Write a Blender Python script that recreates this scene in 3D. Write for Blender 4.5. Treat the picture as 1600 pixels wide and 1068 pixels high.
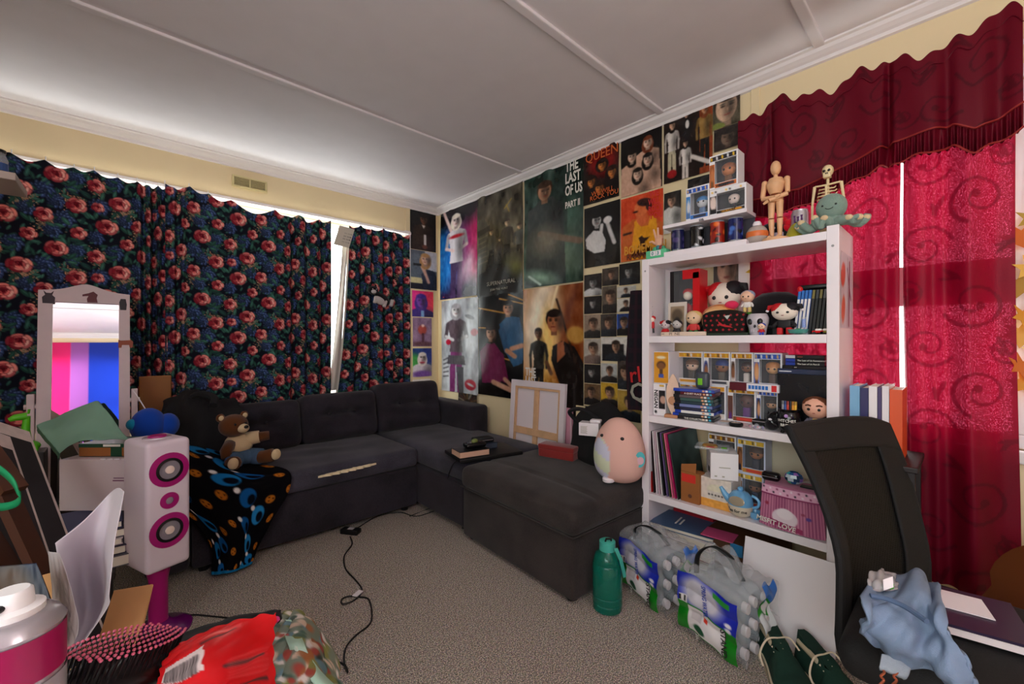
import bpy, bmesh, math, random
import numpy as np
from mathutils import Matrix, Vector, Euler
for o in list(bpy.data.objects): bpy.data.objects.remove(o)
SC = bpy.context.scene
COL = SC.collection
random.seed(7)
PI = math.pi
# ---------------------------------------------------------------- camera
FPX = 657.0                                  # focal length in pixels of the 1600 px frame
YAW = math.atan2(710, 657)
CZ = 1.108
cam_d = bpy.data.cameras.new('camera'); cam = bpy.data.objects.new('camera', cam_d); COL.objects.link(cam)
cam_d.sensor_fit = 'HORIZONTAL'; cam_d.sensor_width = 36.0; cam_d.lens = 36.0 * FPX / 1600.0
cam_d.clip_start = 0.02; cam_d.clip_end = 60
cam.location = (0, 0, CZ); cam.rotation_euler = (PI / 2, 0, YAW - PI / 2)
SC.camera = cam
# ---------------------------------------------------------------- world, light, exposure
W = bpy.data.worlds.new('world'); SC.world = W; W.use_nodes = True
bg = W.node_tree.nodes['Background']; bg.inputs[0].default_value = (0.93, 1.0, 0.98, 1); bg.inputs[1].default_value = 7.5
def area(name, loc, rot, sx, sy, power, col=(1, 1, 1), portal=False):
    l = bpy.data.lights.new(name, 'AREA'); l.shape = 'RECTANGLE'; l.size = sx; l.size_y = sy; l.energy = power; l.color = col
    o = bpy.data.objects.new(name, l); COL.objects.link(o); o.location = loc; o.rotation_euler = rot
    if portal: l.cycles.is_portal = True
    return o
area('daylight_portal_floral_window', (0.36, 3.60, 1.40), (-PI / 2, 0, 0), 3.1, 1.5, 1, portal=True)
area('daylight_portal_red_window', (2.37, 0.28, 1.36), (0, PI / 2, 0), 1.34, 0.92, 1, portal=True)
area('daylight_portal_flag_window', (-0.35, -1.99, 1.45), (PI / 2, 0, 0), 1.5, 1.3, 1, portal=True)
area('daylight_portal_fill_window', (-1.39, -0.45, 1.45), (0, -PI / 2, 0), 1.3, 1.9, 1, portal=True)  # portal of the window added in the left wall for fill
SC.view_settings.view_transform = 'Standard'; SC.view_settings.look = 'None'
SC.view_settings.exposure = 0.15; SC.view_settings.gamma = 1.0; SC.view_settings.use_curve_mapping = False
cy = SC.cycles
cy.use_denoising = True; cy.max_bounces = 10; cy.diffuse_bounces = 5; cy.glossy_bounces = 4; cy.transmission_bounces = 6
cy.transparent_max_bounces = 16; cy.caustics_reflective = False; cy.caustics_refractive = False; cy.sample_clamp_indirect = 6.0
# ---------------------------------------------------------------- projection helpers: a photo pixel on a plane of the room
_fw = (math.cos(YAW), math.sin(YAW)); _rt = (math.sin(YAW), -math.cos(YAW))
def ray(px, py):
    a = (px - 800) / FPX
    return Vector((_fw[0] + a * _rt[0], _fw[1] + a * _rt[1], (534 - py) / FPX))
def onX(px, py, X): d = ray(px, py); t = X / d.x; return Vector((X, d.y * t, CZ + d.z * t))
def onY(px, py, Y): d = ray(px, py); t = Y / d.y; return Vector((d.x * t, Y, CZ + d.z * t))
def onZ(px, py, Z): d = ray(px, py); t = (Z - CZ) / d.z; return Vector((d.x * t, d.y * t, Z))
def onD(px, py, t): d = ray(px, py); return Vector((d.x * t, d.y * t, CZ + d.z * t))
# ---------------------------------------------------------------- materials
def s2l(c):
    c = np.asarray(c, dtype=np.float32) / 255.0
    return np.where(c <= 0.04045, c / 12.92, ((c + 0.055) / 1.055) ** 2.4)
def lin(c): return tuple(float(v) for v in s2l(c)) + (1.0,)
MATS = {}
def mat(name, c=(200, 200, 200), rough=0.6, metal=0.0, spec=0.5, bump=0.0, bscale=60.0, var=0.0, vscale=8.0, trans=0.0, alpha=1.0, ior=1.45, sheen=0.0, emit=0.0, coat=0.0, attr=False, weave=False):
    if name in MATS: return MATS[name]
    m = bpy.data.materials.new(name); m.use_nodes = True; nt = m.node_tree; N = nt.nodes; L = nt.links
    b = N['Principled BSDF']
    b.inputs['Roughness'].default_value = rough; b.inputs['Metallic'].default_value = metal
    b.inputs['Specular IOR Level'].default_value = spec; b.inputs['IOR'].default_value = ior
    if trans: b.inputs['Transmission Weight'].default_value = trans
    if alpha < 1: b.inputs['Alpha'].default_value = alpha
    if sheen: b.inputs['Sheen Weight'].default_value = sheen
    if coat: b.inputs['Coat Weight'].default_value = coat; b.inputs['Coat Roughness'].default_value = 0.15
    col = None
    if attr:
        a = N.new('ShaderNodeVertexColor'); a.layer_name = 'Col'; col = a.outputs['Color']
    else: b.inputs['Base Color'].default_value = lin(c)
    tc = None
    if var or bump or weave:
        tc = N.new('ShaderNodeTexCoord')
    if var:
        n = N.new('ShaderNodeTexNoise'); n.inputs['Scale'].default_value = vscale; n.inputs['Detail'].default_value = 5
        L.new(tc.outputs['Object'], n.inputs['Vector'])
        mr = N.new('ShaderNodeMapRange'); mr.inputs[1].default_value = 0.3; mr.inputs[2].default_value = 0.7; mr.inputs[3].default_value = 1 - var; mr.inputs[4].default_value = 1 + var
        L.new(n.outputs['Fac'], mr.inputs[0])
        mx = N.new('ShaderNodeMix'); mx.data_type = 'RGBA'; mx.blend_type = 'MULTIPLY'; mx.inputs['Factor'].default_value = 1.0
        if col is not None: L.new(col, mx.inputs['A'])
        else: mx.inputs['A'].default_value = lin(c)
        L.new(mr.outputs[0], mx.inputs['B']); col = mx.outputs['Result']
    if col is not None: L.new(col, b.inputs['Base Color'])
    if emit:
        b.inputs['Emission Strength'].default_value = emit
        if col is not None: L.new(col, b.inputs['Emission Color'])
        else: b.inputs['Emission Color'].default_value = lin(c)
    if bump or weave:
        bp = N.new('ShaderNodeBump'); bp.inputs['Strength'].default_value = min(1, bump if bump else 0.3); bp.inputs['Distance'].default_value = 0.004
        if weave:
            w1 = N.new('ShaderNodeTexWave'); w1.bands_direction = 'Z'; w1.inputs['Scale'].default_value = bscale; w1.inputs['Distortion'].default_value = 3
            L.new(tc.outputs['Object'], w1.inputs['Vector']); L.new(w1.outputs['Fac'], bp.inputs['Height'])
        else:
            n2 = N.new('ShaderNodeTexNoise'); n2.inputs['Scale'].default_value = bscale; n2.inputs['Detail'].default_value = 4
            L.new(tc.outputs['Object'], n2.inputs['Vector']); L.new(n2.outputs['Fac'], bp.inputs['Height'])
        L.new(bp.outputs['Normal'], b.inputs['Normal'])
    MATS[name] = m
    return m
def plain(c, rough=0.5, **k):
    return mat('paint_%02x%02x%02x_%d' % (int(c[0]), int(c[1]), int(c[2]), int(rough * 100)) + ''.join(sorted(k)), c, rough, **k)
def glassy(name, c, alpha=0.35, rough=0.08, spec=0.6):       # thin plastic film / bottle wall
    return mat(name, c, rough, spec=spec, alpha=alpha)
PRINT = mat('printed_paper', rough=0.45, attr=True)
GLOSSY = mat('glossy_poster', rough=0.22, attr=True, bump=0.25, bscale=9)
# ---------------------------------------------------------------- geometry
def rot(rx=0, ry=0, rz=0): return Euler((rx, ry, rz), 'XYZ').to_matrix().to_4x4()
def TR(x, y, z, rx=0, ry=0, rz=0): return Matrix.Translation((x, y, z)) @ rot(rx, ry, rz)
class MB:
    def __init__(s): s.v = []; s.f = []; s.c = None
    def add(s, vs, fs, M=None):
        n = len(s.v)
        if M is not None: vs = [tuple(M @ Vector(p)) for p in vs]
        s.v.extend(tuple(p) for p in vs); s.f.extend([tuple(i + n for i in f) for f in fs]); return s
    def box(s, lo, hi, M=None):
        (a, b, c), (d, e, f) = lo, hi
        return s.add([(a, b, c), (d, b, c), (d, e, c), (a, e, c), (a, b, f), (d, b, f), (d, e, f), (a, e, f)],
                     [(0, 3, 2, 1), (4, 5, 6, 7), (0, 1, 5, 4), (1, 2, 6, 5), (2, 3, 7, 6), (3, 0, 4, 7)], M)
    def rbox(s, lo, hi, r=0.01, n=2, M=None, bulge=None, sub=0):
        c = [(lo[i] + hi[i]) / 2 for i in range(3)]; h = [(hi[i] - lo[i]) / 2 for i in range(3)]
        r = min(r, min(h) * 0.98)
        axs = []
        for i in range(3):
            e = [-h[i] + r * (1 - math.cos(k / n * PI / 2)) for k in range(n)] + [-h[i] + r]
            mid = [(-h[i] + r) + (2 * h[i] - 2 * r) * k / (sub + 1) for k in range(1, sub + 1)]
            axs.append(e + mid + [-q for q in reversed(e)])
        idx = {}; vs = []
        def vid(p):
            k = (round(p[0], 6), round(p[1], 6), round(p[2], 6))
            if k not in idx:
                q = [max(-(h[i] - r), min(h[i] - r, p[i])) for i in range(3)]
                d = [p[i] - q[i] for i in range(3)]; l = math.sqrt(sum(t * t for t in d))
                o = [q[i] + d[i] / l * r for i in range(3)] if l > 1e-9 else list(p)
                if bulge: o = bulge(o, h)
                idx[k] = len(vs); vs.append([o[i] + c[i] for i in range(3)])
            return idx[k]
        fs = []
        for ax in range(3):
            u, w = (ax + 1) % 3, (ax + 2) % 3
            for sg in (-1, 1):
                for i in range(len(axs[u]) - 1):
                    for j in range(len(axs[w]) - 1):
                        q = []
                        for (a, b) in ((i, j), (i + 1, j), (i + 1, j + 1), (i, j + 1)):
                            p = [0, 0, 0]; p[ax] = sg * h[ax]; p[u] = axs[u][a]; p[w] = axs[w][b]; q.append(vid(p))
                        if len(set(q)) > 2: fs.append(tuple(q) if sg > 0 else tuple(reversed(q)))
        return s.add(vs, fs, M)
    def lathe(s, prof, seg=16, M=None, sx=1.0, sy=1.0, cap=True):
        vs = []; fs = []
        for (r, z) in prof:
            for k in range(seg):
                a = 2 * PI * k / seg; vs.append((r * math.cos(a) * sx, r * math.sin(a) * sy, z))
        for i in range(len(prof) - 1):
            for k in range(seg):
                k2 = (k + 1) % seg
                fs.append((i * seg + k, i * seg + k2, (i + 1) * seg + k2, (i + 1) * seg + k))
        if cap:
            if prof[0][0] > 1e-6: fs.append(tuple(reversed(range(seg))))
            if prof[-1][0] > 1e-6: fs.append(tuple((len(prof) - 1) * seg + k for k in range(seg)))
        return s.add(vs, fs, M)
    def cyl(s, p0, p1, r0, r1=None, seg=12):
        p0 = Vector(p0); p1 = Vector(p1); d = p1 - p0; q = d.to_track_quat('Z', 'Y').to_matrix().to_4x4()
        return s.lathe([(r0, 0), (r0 if r1 is None else r1, d.length)], seg, Matrix.Translation(p0) @ q)
    def ell(s, c, r, seg=16, rings=10, M=None):
        pr = [(max(1e-7, math.sin(PI * k / rings)), -math.cos(PI * k / rings)) for k in range(rings + 1)]
        m = Matrix.Translation(c) @ Matrix.Diagonal((r[0], r[1], r[2], 1))
        return s.lathe(pr, seg, (M @ m) if M is not None else m, cap=False)
    def tube(s, pts, r, seg=6, closed=False):
        pts = [Vector(p) for p in pts]; n = len(pts); vs = []; fs = []; up = Vector((0, 0, 1)); prev = None
        for i, p in enumerate(pts):
            a = pts[i - 1] if (i > 0 or closed) else p; b = pts[(i + 1) % n] if (i < n - 1 or closed) else p
            t = (b - a).normalized() if (b - a).length > 1e-9 else Vector((0, 0, 1))
            if prev is None:
                x = t.cross(up if abs(t.z) < 0.95 else Vector((1, 0, 0))).normalized()
            else:
                x = (prev - t * prev.dot(t)); x = x.normalized() if x.length > 1e-6 else t.orthogonal().normalized()
            prev = x; y = t.cross(x); rr = r[i] if isinstance(r, (list, tuple)) else r
            for k in range(seg):
                an = 2 * PI * k / seg; vs.append(tuple(p + (x * math.cos(an) + y * math.sin(an)) * rr))
        m = n if closed else n - 1
        for i in range(m):
            for k in range(seg):
                k2 = (k + 1) % seg; j = (i + 1) % n
                fs.append((i * seg + k, i * seg + k2, j * seg + k2, j * seg + k))
        if not closed: fs.append(tuple(reversed(range(seg)))); fs.append(tuple((n - 1) * seg + k for k in range(seg)))
        return s.add(vs, fs)
    def prism(s, poly, t0, t1, M=None):                 # polygon in local x,y extruded along z
        n = len(poly); vs = [(p[0], p[1], t0) for p in poly] + [(p[0], p[1], t1) for p in poly]
        fs = [tuple(reversed(range(n))), tuple(range(n, 2 * n))] + [(i, (i + 1) % n, (i + 1) % n + n, i + n) for i in range(n)]
        return s.add(vs, fs, M)
    def grid(s, fn, nu, nv, M=None):                    # fn(u,v) -> point
        vs = [fn(i / nu, j / nv) for j in range(nv + 1) for i in range(nu + 1)]
        fs = [(j * (nu + 1) + i, j * (nu + 1) + i + 1, (j + 1) * (nu + 1) + i + 1, (j + 1) * (nu + 1) + i) for j in range(nv) for i in range(nu)]
        return s.add(vs, fs, M)
    def build(s, name, m, parent=None, smooth=False, world=False, bevel=0):
        vs = s.v
        if world and parent is not None:
            iv = parent_m(parent).inverted(); vs = [tuple(iv @ Vector(p)) for p in vs]
        me = bpy.data.meshes.new(name); me.from_pydata(vs, [], s.f); me.update()
        return link(name, me, m, parent, smooth, bevel)
def parent_m(p):
    m = Matrix.LocRotScale(p.location, p.rotation_euler, p.scale)
    return m if p.parent is None else parent_m(p.parent) @ m
def link(name, me, m, parent=None, smooth=False, bevel=0):
    o = bpy.data.objects.new(name, me); COL.objects.link(o)
    if isinstance(m, (list, tuple)):
        for q in m: me.materials.append(q)
    else: me.materials.append(m)
    if smooth:
        me.polygons.foreach_set('use_smooth', [True] * len(me.polygons))
        if smooth != 2:
            try: me.set_sharp_from_angle(angle=math.radians(42))
            except Exception: pass
    if parent is not None: o.parent = parent
    if bevel:
        b = o.modifiers.new('bevel', 'BEVEL'); b.width = bevel; b.segments = 2; b.limit_method = 'ANGLE'
    return o
def tag(o, label, cat=None, group=None, kind=None):
    if label: o['label'] = label
    if cat: o['category'] = cat
    if group: o['group'] = group
    if kind: o['kind'] = kind
    return o
def thing(name, label, cat, loc=(0, 0, 0), rz=0.0, group=None, r=None):
    o = bpy.data.objects.new(name, None); COL.objects.link(o); o.location = loc; o.rotation_euler = r if r else (0, 0, rz); o.empty_display_size = 0.05
    return tag(o, label, cat, group)
def struct(o): o['kind'] = 'structure'; return o
def bx(lo, hi): return MB().box(lo, hi)
def rb(lo, hi, r=0.01, n=2, **k): return MB().rbox(lo, hi, r, n, **k)
# ---- colour canvas painted with numpy, shown through a colour attribute on a fine sheet mesh
class Cv:
    def __init__(s, w, h, c=(0, 0, 0)):
        s.w, s.h = w, h; s.a = np.empty((h, w, 3), np.float32); s.a[:] = c
        s.y, s.x = np.mgrid[0:h, 0:w]; s.x = (s.x + .5) / w; s.y = (s.y + .5) / h; s.asp = w / h
    def mix(s, m, c):
        m = np.clip(m, 0, 1)[..., None]; s.a = s.a * (1 - m) + np.asarray(c, np.float32) * m; return s
    def ell(s, cx, cy, rx, ry, c, r=0, soft=0.0, al=1.0):       # units: fractions of width / height
        X = (s.x - cx) * s.asp; Y = s.y - cy; co, si = math.cos(r), math.sin(r)
        u = (X * co + Y * si) / (rx * s.asp); v = (-X * si + Y * co) / ry
        d = np.sqrt(u * u + v * v); e = max(soft, 1.2 / max(2.0, ry * s.h))
        return s.mix(al * (1 - (d - 1 + e / 2) / e), c)
    def poly(s, pts, c, al=1.0):
        m = np.zeros(s.x.shape, bool); n = len(pts)
        for i in range(n):
            (x0, y0), (x1, y1) = pts[i], pts[(i + 1) % n]
            if y0 == y1: continue
            cnd = ((s.y >= min(y0, y1)) & (s.y < max(y0, y1))) & (s.x < x0 + (s.y - y0) * (x1 - x0) / (y1 - y0))
            m ^= cnd
        return s.mix(m.astype(np.float32) * al, c)
    def rect(s, x0, y0, x1, y1, c, al=1.0): return s.mix(((s.x >= x0) & (s.x < x1) & (s.y >= y0) & (s.y < y1)) * al, c)
    def line(s, x0, y0, x1, y1, w, c, al=1.0):
        X, Y = s.x * s.asp, s.y; ax, ay, b_x, b_y = x0 * s.asp, y0, x1 * s.asp, y1; dx, dy = b_x - ax, b_y - ay
        t = np.clip(((X - ax) * dx + (Y - ay) * dy) / (dx * dx + dy * dy + 1e-9), 0, 1)
        d = np.hypot(X - ax - t * dx, Y - ay - t * dy); e = 1.0 / s.h
        return s.mix(al * (1 - (d - w / 2 + e) / (2 * e)), c)
    def vgrad(s, c0, c1, y0=0.0, y1=1.0, al=1.0):
        t = np.clip((s.y - y0) / (y1 - y0), 0, 1)[..., None]; g = np.asarray(c0, np.float32) * (1 - t) + np.asarray(c1, np.float32) * t
        s.a = s.a * (1 - al) + g * al; return s
    def hgrad(s, c0, c1, x0=0.0, x1=1.0, al=1.0):
        t = np.clip((s.x - x0) / (x1 - x0), 0, 1)[..., None]; g = np.asarray(c0, np.float32) * (1 - t) + np.asarray(c1, np.float32) * t
        s.a = s.a * (1 - al) + g * al; return s
    def noise(s, amp, n=6, seed=1, mono=True, y0=0, y1=1):
        rg = np.random.RandomState(seed); g = rg.rand(n + 2, n + 2) - .5
        X = s.x * n; Y = s.y * n; i = X.astype(int); j = Y.astype(int); fx_ = X - i; fy_ = Y - j
        fx_ = fx_ * fx_ * (3 - 2 * fx_); fy_ = fy_ * fy_ * (3 - 2 * fy_)
        v = (g[j, i] * (1 - fx_) + g[j, i + 1] * fx_) * (1 - fy_) + (g[j + 1, i] * (1 - fx_) + g[j + 1, i + 1] * fx_) * fy_
        m = ((s.y >= y0) & (s.y <= y1)) * v * amp * 2
        s.a = np.clip(s.a + m[..., None], 0, 255); return s
def vcol(me, cols):
    at = me.color_attributes.new('Col', 'FLOAT_COLOR', 'POINT')
    a = np.ones((len(me.vertices), 4), np.float32); a[:, :3] = s2l(np.clip(cols, 0, 255)); at.data.foreach_set('color', a.ravel())
def np_mesh(name, V, nu, nv):
    """V: (nv+1, nu+1, 3) array -> quad grid mesh"""
    n = (nu + 1) * (nv + 1); me = bpy.data.meshes.new(name); me.vertices.add(n); me.vertices.foreach_set('co', V.reshape(-1).astype(np.float32))
    j, i = np.mgrid[0:nv, 0:nu]; a = (j * (nu + 1) + i); q = np.stack([a, a + 1, a + nu + 2, a + nu + 1], -1).reshape(-1)
    nf = nu * nv; me.loops.add(nf * 4); me.loops.foreach_set('vertex_index', q.astype(np.int32))
    me.polygons.add(nf); me.polygons.foreach_set('loop_start', (np.arange(nf) * 4).astype(np.int32))
    try: me.polygons.foreach_set('loop_total', np.full(nf, 4, np.int32))
    except Exception: pass
    me.update(calc_edges=True); me.validate(); return me
def sheet(name, cv, fn, m=None, parent=None, smooth=2):
    """print canvas on a sheet; fn(U,V arrays 0..1; V down) -> X,Y,Z arrays"""
    U = np.linspace(0, 1, cv.w); Vv = np.linspace(0, 1, cv.h); U, Vv = np.meshgrid(U, Vv)
    X, Y, Z = fn(U, Vv); me = np_mesh(name, np.stack([X, Y, Z], -1), cv.w - 1, cv.h - 1)
    vcol(me, cv.a.reshape(-1, 3)); return link(name, me, m or PRINT, parent, smooth)
def flat(name, cv, p0, pu, pv, m=None, parent=None, wav=0.0, seed=0):
    """flat print: corner p0 (top left), pu to top right, pv to bottom left"""
    p0, pu, pv = Vector(p0), Vector(pu) - Vector(p0), Vector(pv) - Vector(p0); n = pu.cross(pv).normalized()
    ph = seed * 1.7
    def fn(U, V):
        w = wav * (np.sin(U * 7 + ph) * np.sin(V * 5 + ph * .7) + .5 * np.sin(U * 13 + V * 9 + ph))
        return [p0[k] + pu[k] * U + pv[k] * V + n[k] * w for k in range(3)]
    return sheet(name, cv, fn, m, parent)
def text(name, s, size, M, m, parent=None, ext=0.0003, align='LEFT', sx=1.0, bold=0.0, res=2):
    """lettering in the local xy plane of M, baseline at the origin"""
    c = bpy.data.curves.new(name, 'FONT'); c.body = s; c.size = size; c.extrude = ext; c.resolution_u = res; c.align_x = align; c.offset = bold * size
    o = bpy.data.objects.new(name, c); COL.objects.link(o); bpy.context.view_layer.update()
    me = bpy.data.meshes.new_from_object(o.evaluated_get(bpy.context.evaluated_depsgraph_get())); bpy.data.objects.remove(o); bpy.data.curves.remove(c)
    me.transform(M @ Matrix.Diagonal((sx, 1, 1, 1))); me.name = name
    return link(name, me, m, parent)
def basis(x, y, o=(0, 0, 0)):
    """matrix whose local x,y axes are given world vectors, origin o"""
    x = Vector(x).normalized(); y = Vector(y).normalized(); z = x.cross(y)
    return Matrix(((x.x, y.x, z.x, o[0]), (x.y, y.y, z.y, o[1]), (x.z, y.z, z.z, o[2]), (0, 0, 0, 1)))
def smooth_path(pts, n=8):
    pts = [Vector(p) for p in pts]; out = []
    for i in range(len(pts) - 1):
        p0, p1, p2, p3 = pts[max(0, i - 1)], pts[i], pts[i + 1], pts[min(len(pts) - 1, i + 2)]
        for k in range(n):
            t = k / n; out.append(0.5 * ((2 * p1) + (p2 - p0) * t + (2 * p0 - 5 * p1 + 4 * p2 - p3) * t * t + (3 * p1 - p0 - 3 * p2 + p3) * t ** 3))
    out.append(pts[-1]); return out
# ================================================================ ROOM
XW, YW, ZC = 2.27, 3.515, 2.40            # red-curtain wall, floral-curtain wall, ceiling
XL, YF = -1.30, -1.90
M_WALL = mat('cream_wall_paint', (228, 209, 168), 0.55, bump=0.06, bscale=140, var=0.03, vscale=3)
M_CEIL = mat('ceiling_paint', (226, 219, 222), 0.7, bump=0.12, bscale=220, var=0.02)
M_TRIM = mat('white_gloss_trim', (232, 226, 226), 0.35, var=0.02)
M_WHITE = mat('white_paint', (235, 232, 232), 0.4)
# carpet: speckled loop pile
def carpet_mat():
    m = bpy.data.materials.new('speckled_carpet'); m.use_nodes = True; N = m.node_tree.nodes; L = m.node_tree.links; b = N['Principled BSDF']
    b.inputs['Roughness'].default_value = 0.95; b.inputs['Specular IOR Level'].default_value = 0.1
    tc = N.new('ShaderNodeTexCoord'); n1 = N.new('ShaderNodeTexNoise'); n1.inputs['Scale'].default_value = 230; n1.inputs['Detail'].default_value = 3
    n2 = N.new('ShaderNodeTexVoronoi'); n2.inputs['Scale'].default_value = 260
    cr = N.new('ShaderNodeValToRGB'); e = cr.color_ramp.elements
    e[0].position = 0.39; e[0].color = lin((58, 48, 42)); e[1].position = 0.62; e[1].color = lin((232, 214, 192))
    k = cr.color_ramp.elements.new(0.5); k.color = lin((134, 118, 104))
    mx = N.new('ShaderNodeMix'); mx.data_type = 'RGBA'; mx.inputs['Factor'].default_value = 0.25
    hs = N.new('ShaderNodeHueSaturation'); hs.inputs['Saturation'].default_value = 0.35; hs.inputs['Value'].default_value = 0.7
    L.new(tc.outputs['Object'], n1.inputs['Vector']); L.new(tc.outputs['Object'], n2.inputs['Vector']); L.new(n1.outputs['Fac'], cr.inputs['Fac'])
    L.new(n2.outputs['Color'], hs.inputs['Color']); L.new(cr.outputs['Color'], mx.inputs['A']); L.new(hs.outputs['Color'], mx.inputs['B']); L.new(mx.outputs['Result'], b.inputs['Base Color'])
    bp = N.new('ShaderNodeBump'); bp.inputs['Strength'].default_value = 0.5; bp.inputs['Distance'].default_value = 0.003
    L.new(n1.outputs['Fac'], bp.inputs['Height']); L.new(bp.outputs['Normal'], b.inputs['Normal']); return m
M_CARPET = carpet_mat()
struct(bx((XL - .1, YF - .1, -.08), (XW + .1, YW + .1, 0)).build('floor', M_CARPET))
cei = struct(bx((XL - .1, YF - .1, ZC), (XW + .1, YW + .1, ZC + .08)).build('ceiling', M_CEIL))
for yb in (2.302, 1.165, 0.433, -0.71):     # cover battens over the ceiling sheet joints
    rb((XL, yb - .02, ZC - .012), (XW, yb + .02, ZC + .004), .005).build('ceiling_batten', M_CEIL, cei)
def wall_with_hole(name, axis, pos, t, a0, a1, h0, h1, z0, z1):
    """wall slab on plane axis=pos, spanning a0..a1, with an opening h0..h1 x z0..z1"""
    mb = MB()
    def slab(p0, p1, q0, q1):
        if axis == 'y': mb.box((p0, min(pos, pos + t), q0), (p1, max(pos, pos + t), q1))
        else: mb.box((min(pos, pos + t), p0, q0), (max(pos, pos + t), p1, q1))
    slab(a0, h0, 0, ZC); slab(h1, a1, 0, ZC); slab(h0, h1, 0, z0); slab(h0, h1, z1, ZC)
    return struct(mb.build(name, M_WALL))
WA0, WA1, WAZ0, WAZ1 = -1.15, 1.90, 0.68, 2.085     # floral window
WB0, WB1, WBZ0, WBZ1 = -0.16, 0.715, 0.735, 2.02   # red window
WC0, WC1, WCZ0, WCZ1 = -1.05, 0.35, 0.85, 2.05     # window behind the camera, behind the flag
wallA = wall_with_hole('wall_back', 'y', YW, .12, XL, XW + .12, WA0, WA1, WAZ0, WAZ1)
wallB = wall_with_hole('wall_right', 'x', XW, .12, YF, YW, WB0, WB1, WBZ0, WBZ1)
wallD = wall_with_hole('wall_front', 'y', YF, -.12, XL, XW + .12, WC0, WC1, WCZ0, WCZ1)
WL0, WL1, WLZ0, WLZ1 = -1.4, .5, .8, 2.1          # uncovered window added in the left wall, out of view, for fill daylight
wallL = wall_with_hole('wall_left', 'x', XL, -.12, YF, YW, WL0, WL1, WLZ0, WLZ1)
def strip(x, y, ax, z0, z1, w, par):
    if ax == 'y': rb((x - w / 2, YW - .008, z0), (x + w / 2, YW + .002, z1), .003).build('cover_strip', M_WALL, par)
    else: rb((XW - .008, y - w / 2, z0), (XW + .002, y + w / 2, z1), .003).build('cover_strip', M_WALL, par)
strip(1.935, 0, 'y', 0, ZC, .045, wallA); strip(0, .70, 'x', 0, ZC, .04, wallB)
for k in range(9):                            # grooved timber lining under the red window
    y = -.34 - k * .09 + .09
    rb((XW - .010, y, 0.12), (XW + .002, y + .082, .69), .004).build('lining_board', M_WALL, wallB)
# cornice: stepped cove along the walls
def cornice(name, p0, p1, nrm):
    p0, p1, nrm = Vector(p0), Vector(p1), Vector(nrm); prof = [(0, 0), (.062, 0), (.062, -.008), (.05, -.012), (.042, -.024), (.026, -.036), (.014, -.042), (.012, -.056), (0, -.06)]
    mb = MB(); n = len(prof); vs = [tuple(q + nrm * a + Vector((0, 0, b))) for q in (p0, p1) for a, b in prof]
    mb.add(vs, [(i, (i + 1) % n, n + (i + 1) % n, n + i) for i in range(n)]); return struct(mb.build(name, M_TRIM, smooth=False))
cornice('trim_1', (XL, YW, ZC), (XW, YW, ZC), (0, -1, 0)); cornice('trim_2', (XW, YW, ZC), (XW, YF, ZC), (-1, 0, 0))
cornice('trim_3', (XL, YF, ZC), (XL, YW, ZC), (1, 0, 0)); cornice('trim_4', (XW, YF, ZC), (XL, YF, ZC), (0, 1, 0))
for nm, lo, hi in (('baseboard_back', (XL, YW - .018, 0), (XW, YW, .09)), ('baseboard_right', (XW - .018, YF, 0), (XW, YW, .09)), ('baseboard_left', (XL, YF, 0), (XL + .018, YW, .09))):
    struct(rb(lo, hi, .005).build(nm, M_TRIM))
M_GLASS = mat('window_glass', (255, 255, 255), 0.02, alpha=0.04, spec=0.3)
def window(name, axis, pos, out, a0, a1, z0, z1, rails, mulls):
    """frame in a wall opening; out = direction of the outside"""
    w = thing(name, None, None); struct(w); t = .05
    def blk(nm, p0, p1, q0, q1, d0, d1, m=M_TRIM, r=.006):
        lo, hi = sorted((pos + out * d0, pos + out * d1))
        if axis == 'y': return rb((p0, lo, q0), (p1, hi, q1), r).build(nm, m, w)
        return rb((lo, p0, q0), (hi, p1, q1), r).build(nm, m, w)
    blk('head_jamb', a0, a1, z1 - t, z1, .02, .10); blk('bottom_rail', a0, a1, z0, z0 + t, .02, .10)
    blk('side_jamb', a0, a0 + t, z0 + t, z1 - t, .02, .10); blk('side_jamb', a1 - t, a1, z0 + t, z1 - t, .02, .10)
    for (q0, q1) in rails: blk('meeting_rail', a0 + t, a1 - t, q0, q1, .03, .09)
    for q in mulls: blk('mullion', q - .025, q + .025, z0 + t, z1 - t, .025, .095)
    zs = [z0 + t] + [v for r_ in rails for v in r_] + [z1 - t]; xs = [a0 + t] + [v for q in mulls for v in (q - .025, q + .025)] + [a1 - t]
    for i in range(0, len(zs), 2):
        for j in range(0, len(xs), 2): blk('pane', xs[j], xs[j + 1], zs[i], zs[i + 1], .055, .06, M_GLASS, .001)
    blk('architrave', a0 - .06, a0, z0 - .06, z1 + .05, -.015, .01); blk('architrave', a1, a1 + .06, z0 - .06, z1 + .05, -.015, .01); blk('architrave', a0 - .06, a1 + .06, z1, z1 + .04, -.016, .01)
    blk('sill', a0 - .07, a1 + .07, z0 - .045, z0, -.025, .02); return w
window('window_1', 'y', YW, 1, WA0, WA1, WAZ0, WAZ1, [], [-.15, .85])
window('window_2', 'x', XW, 1, WB0, WB1, WBZ0, WBZ1, [(1.25, 1.41)], [])
window('added_fill_window', 'x', XL, -1, WL0, WL1, WLZ0, WLZ1, [], [-.45])  # added opening beside the camera, lets in extra daylight
window('window_3', 'y', YF, -1, WC0, WC1, WCZ0, WCZ1, [(1.4, 1.45)], [-.35])
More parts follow.
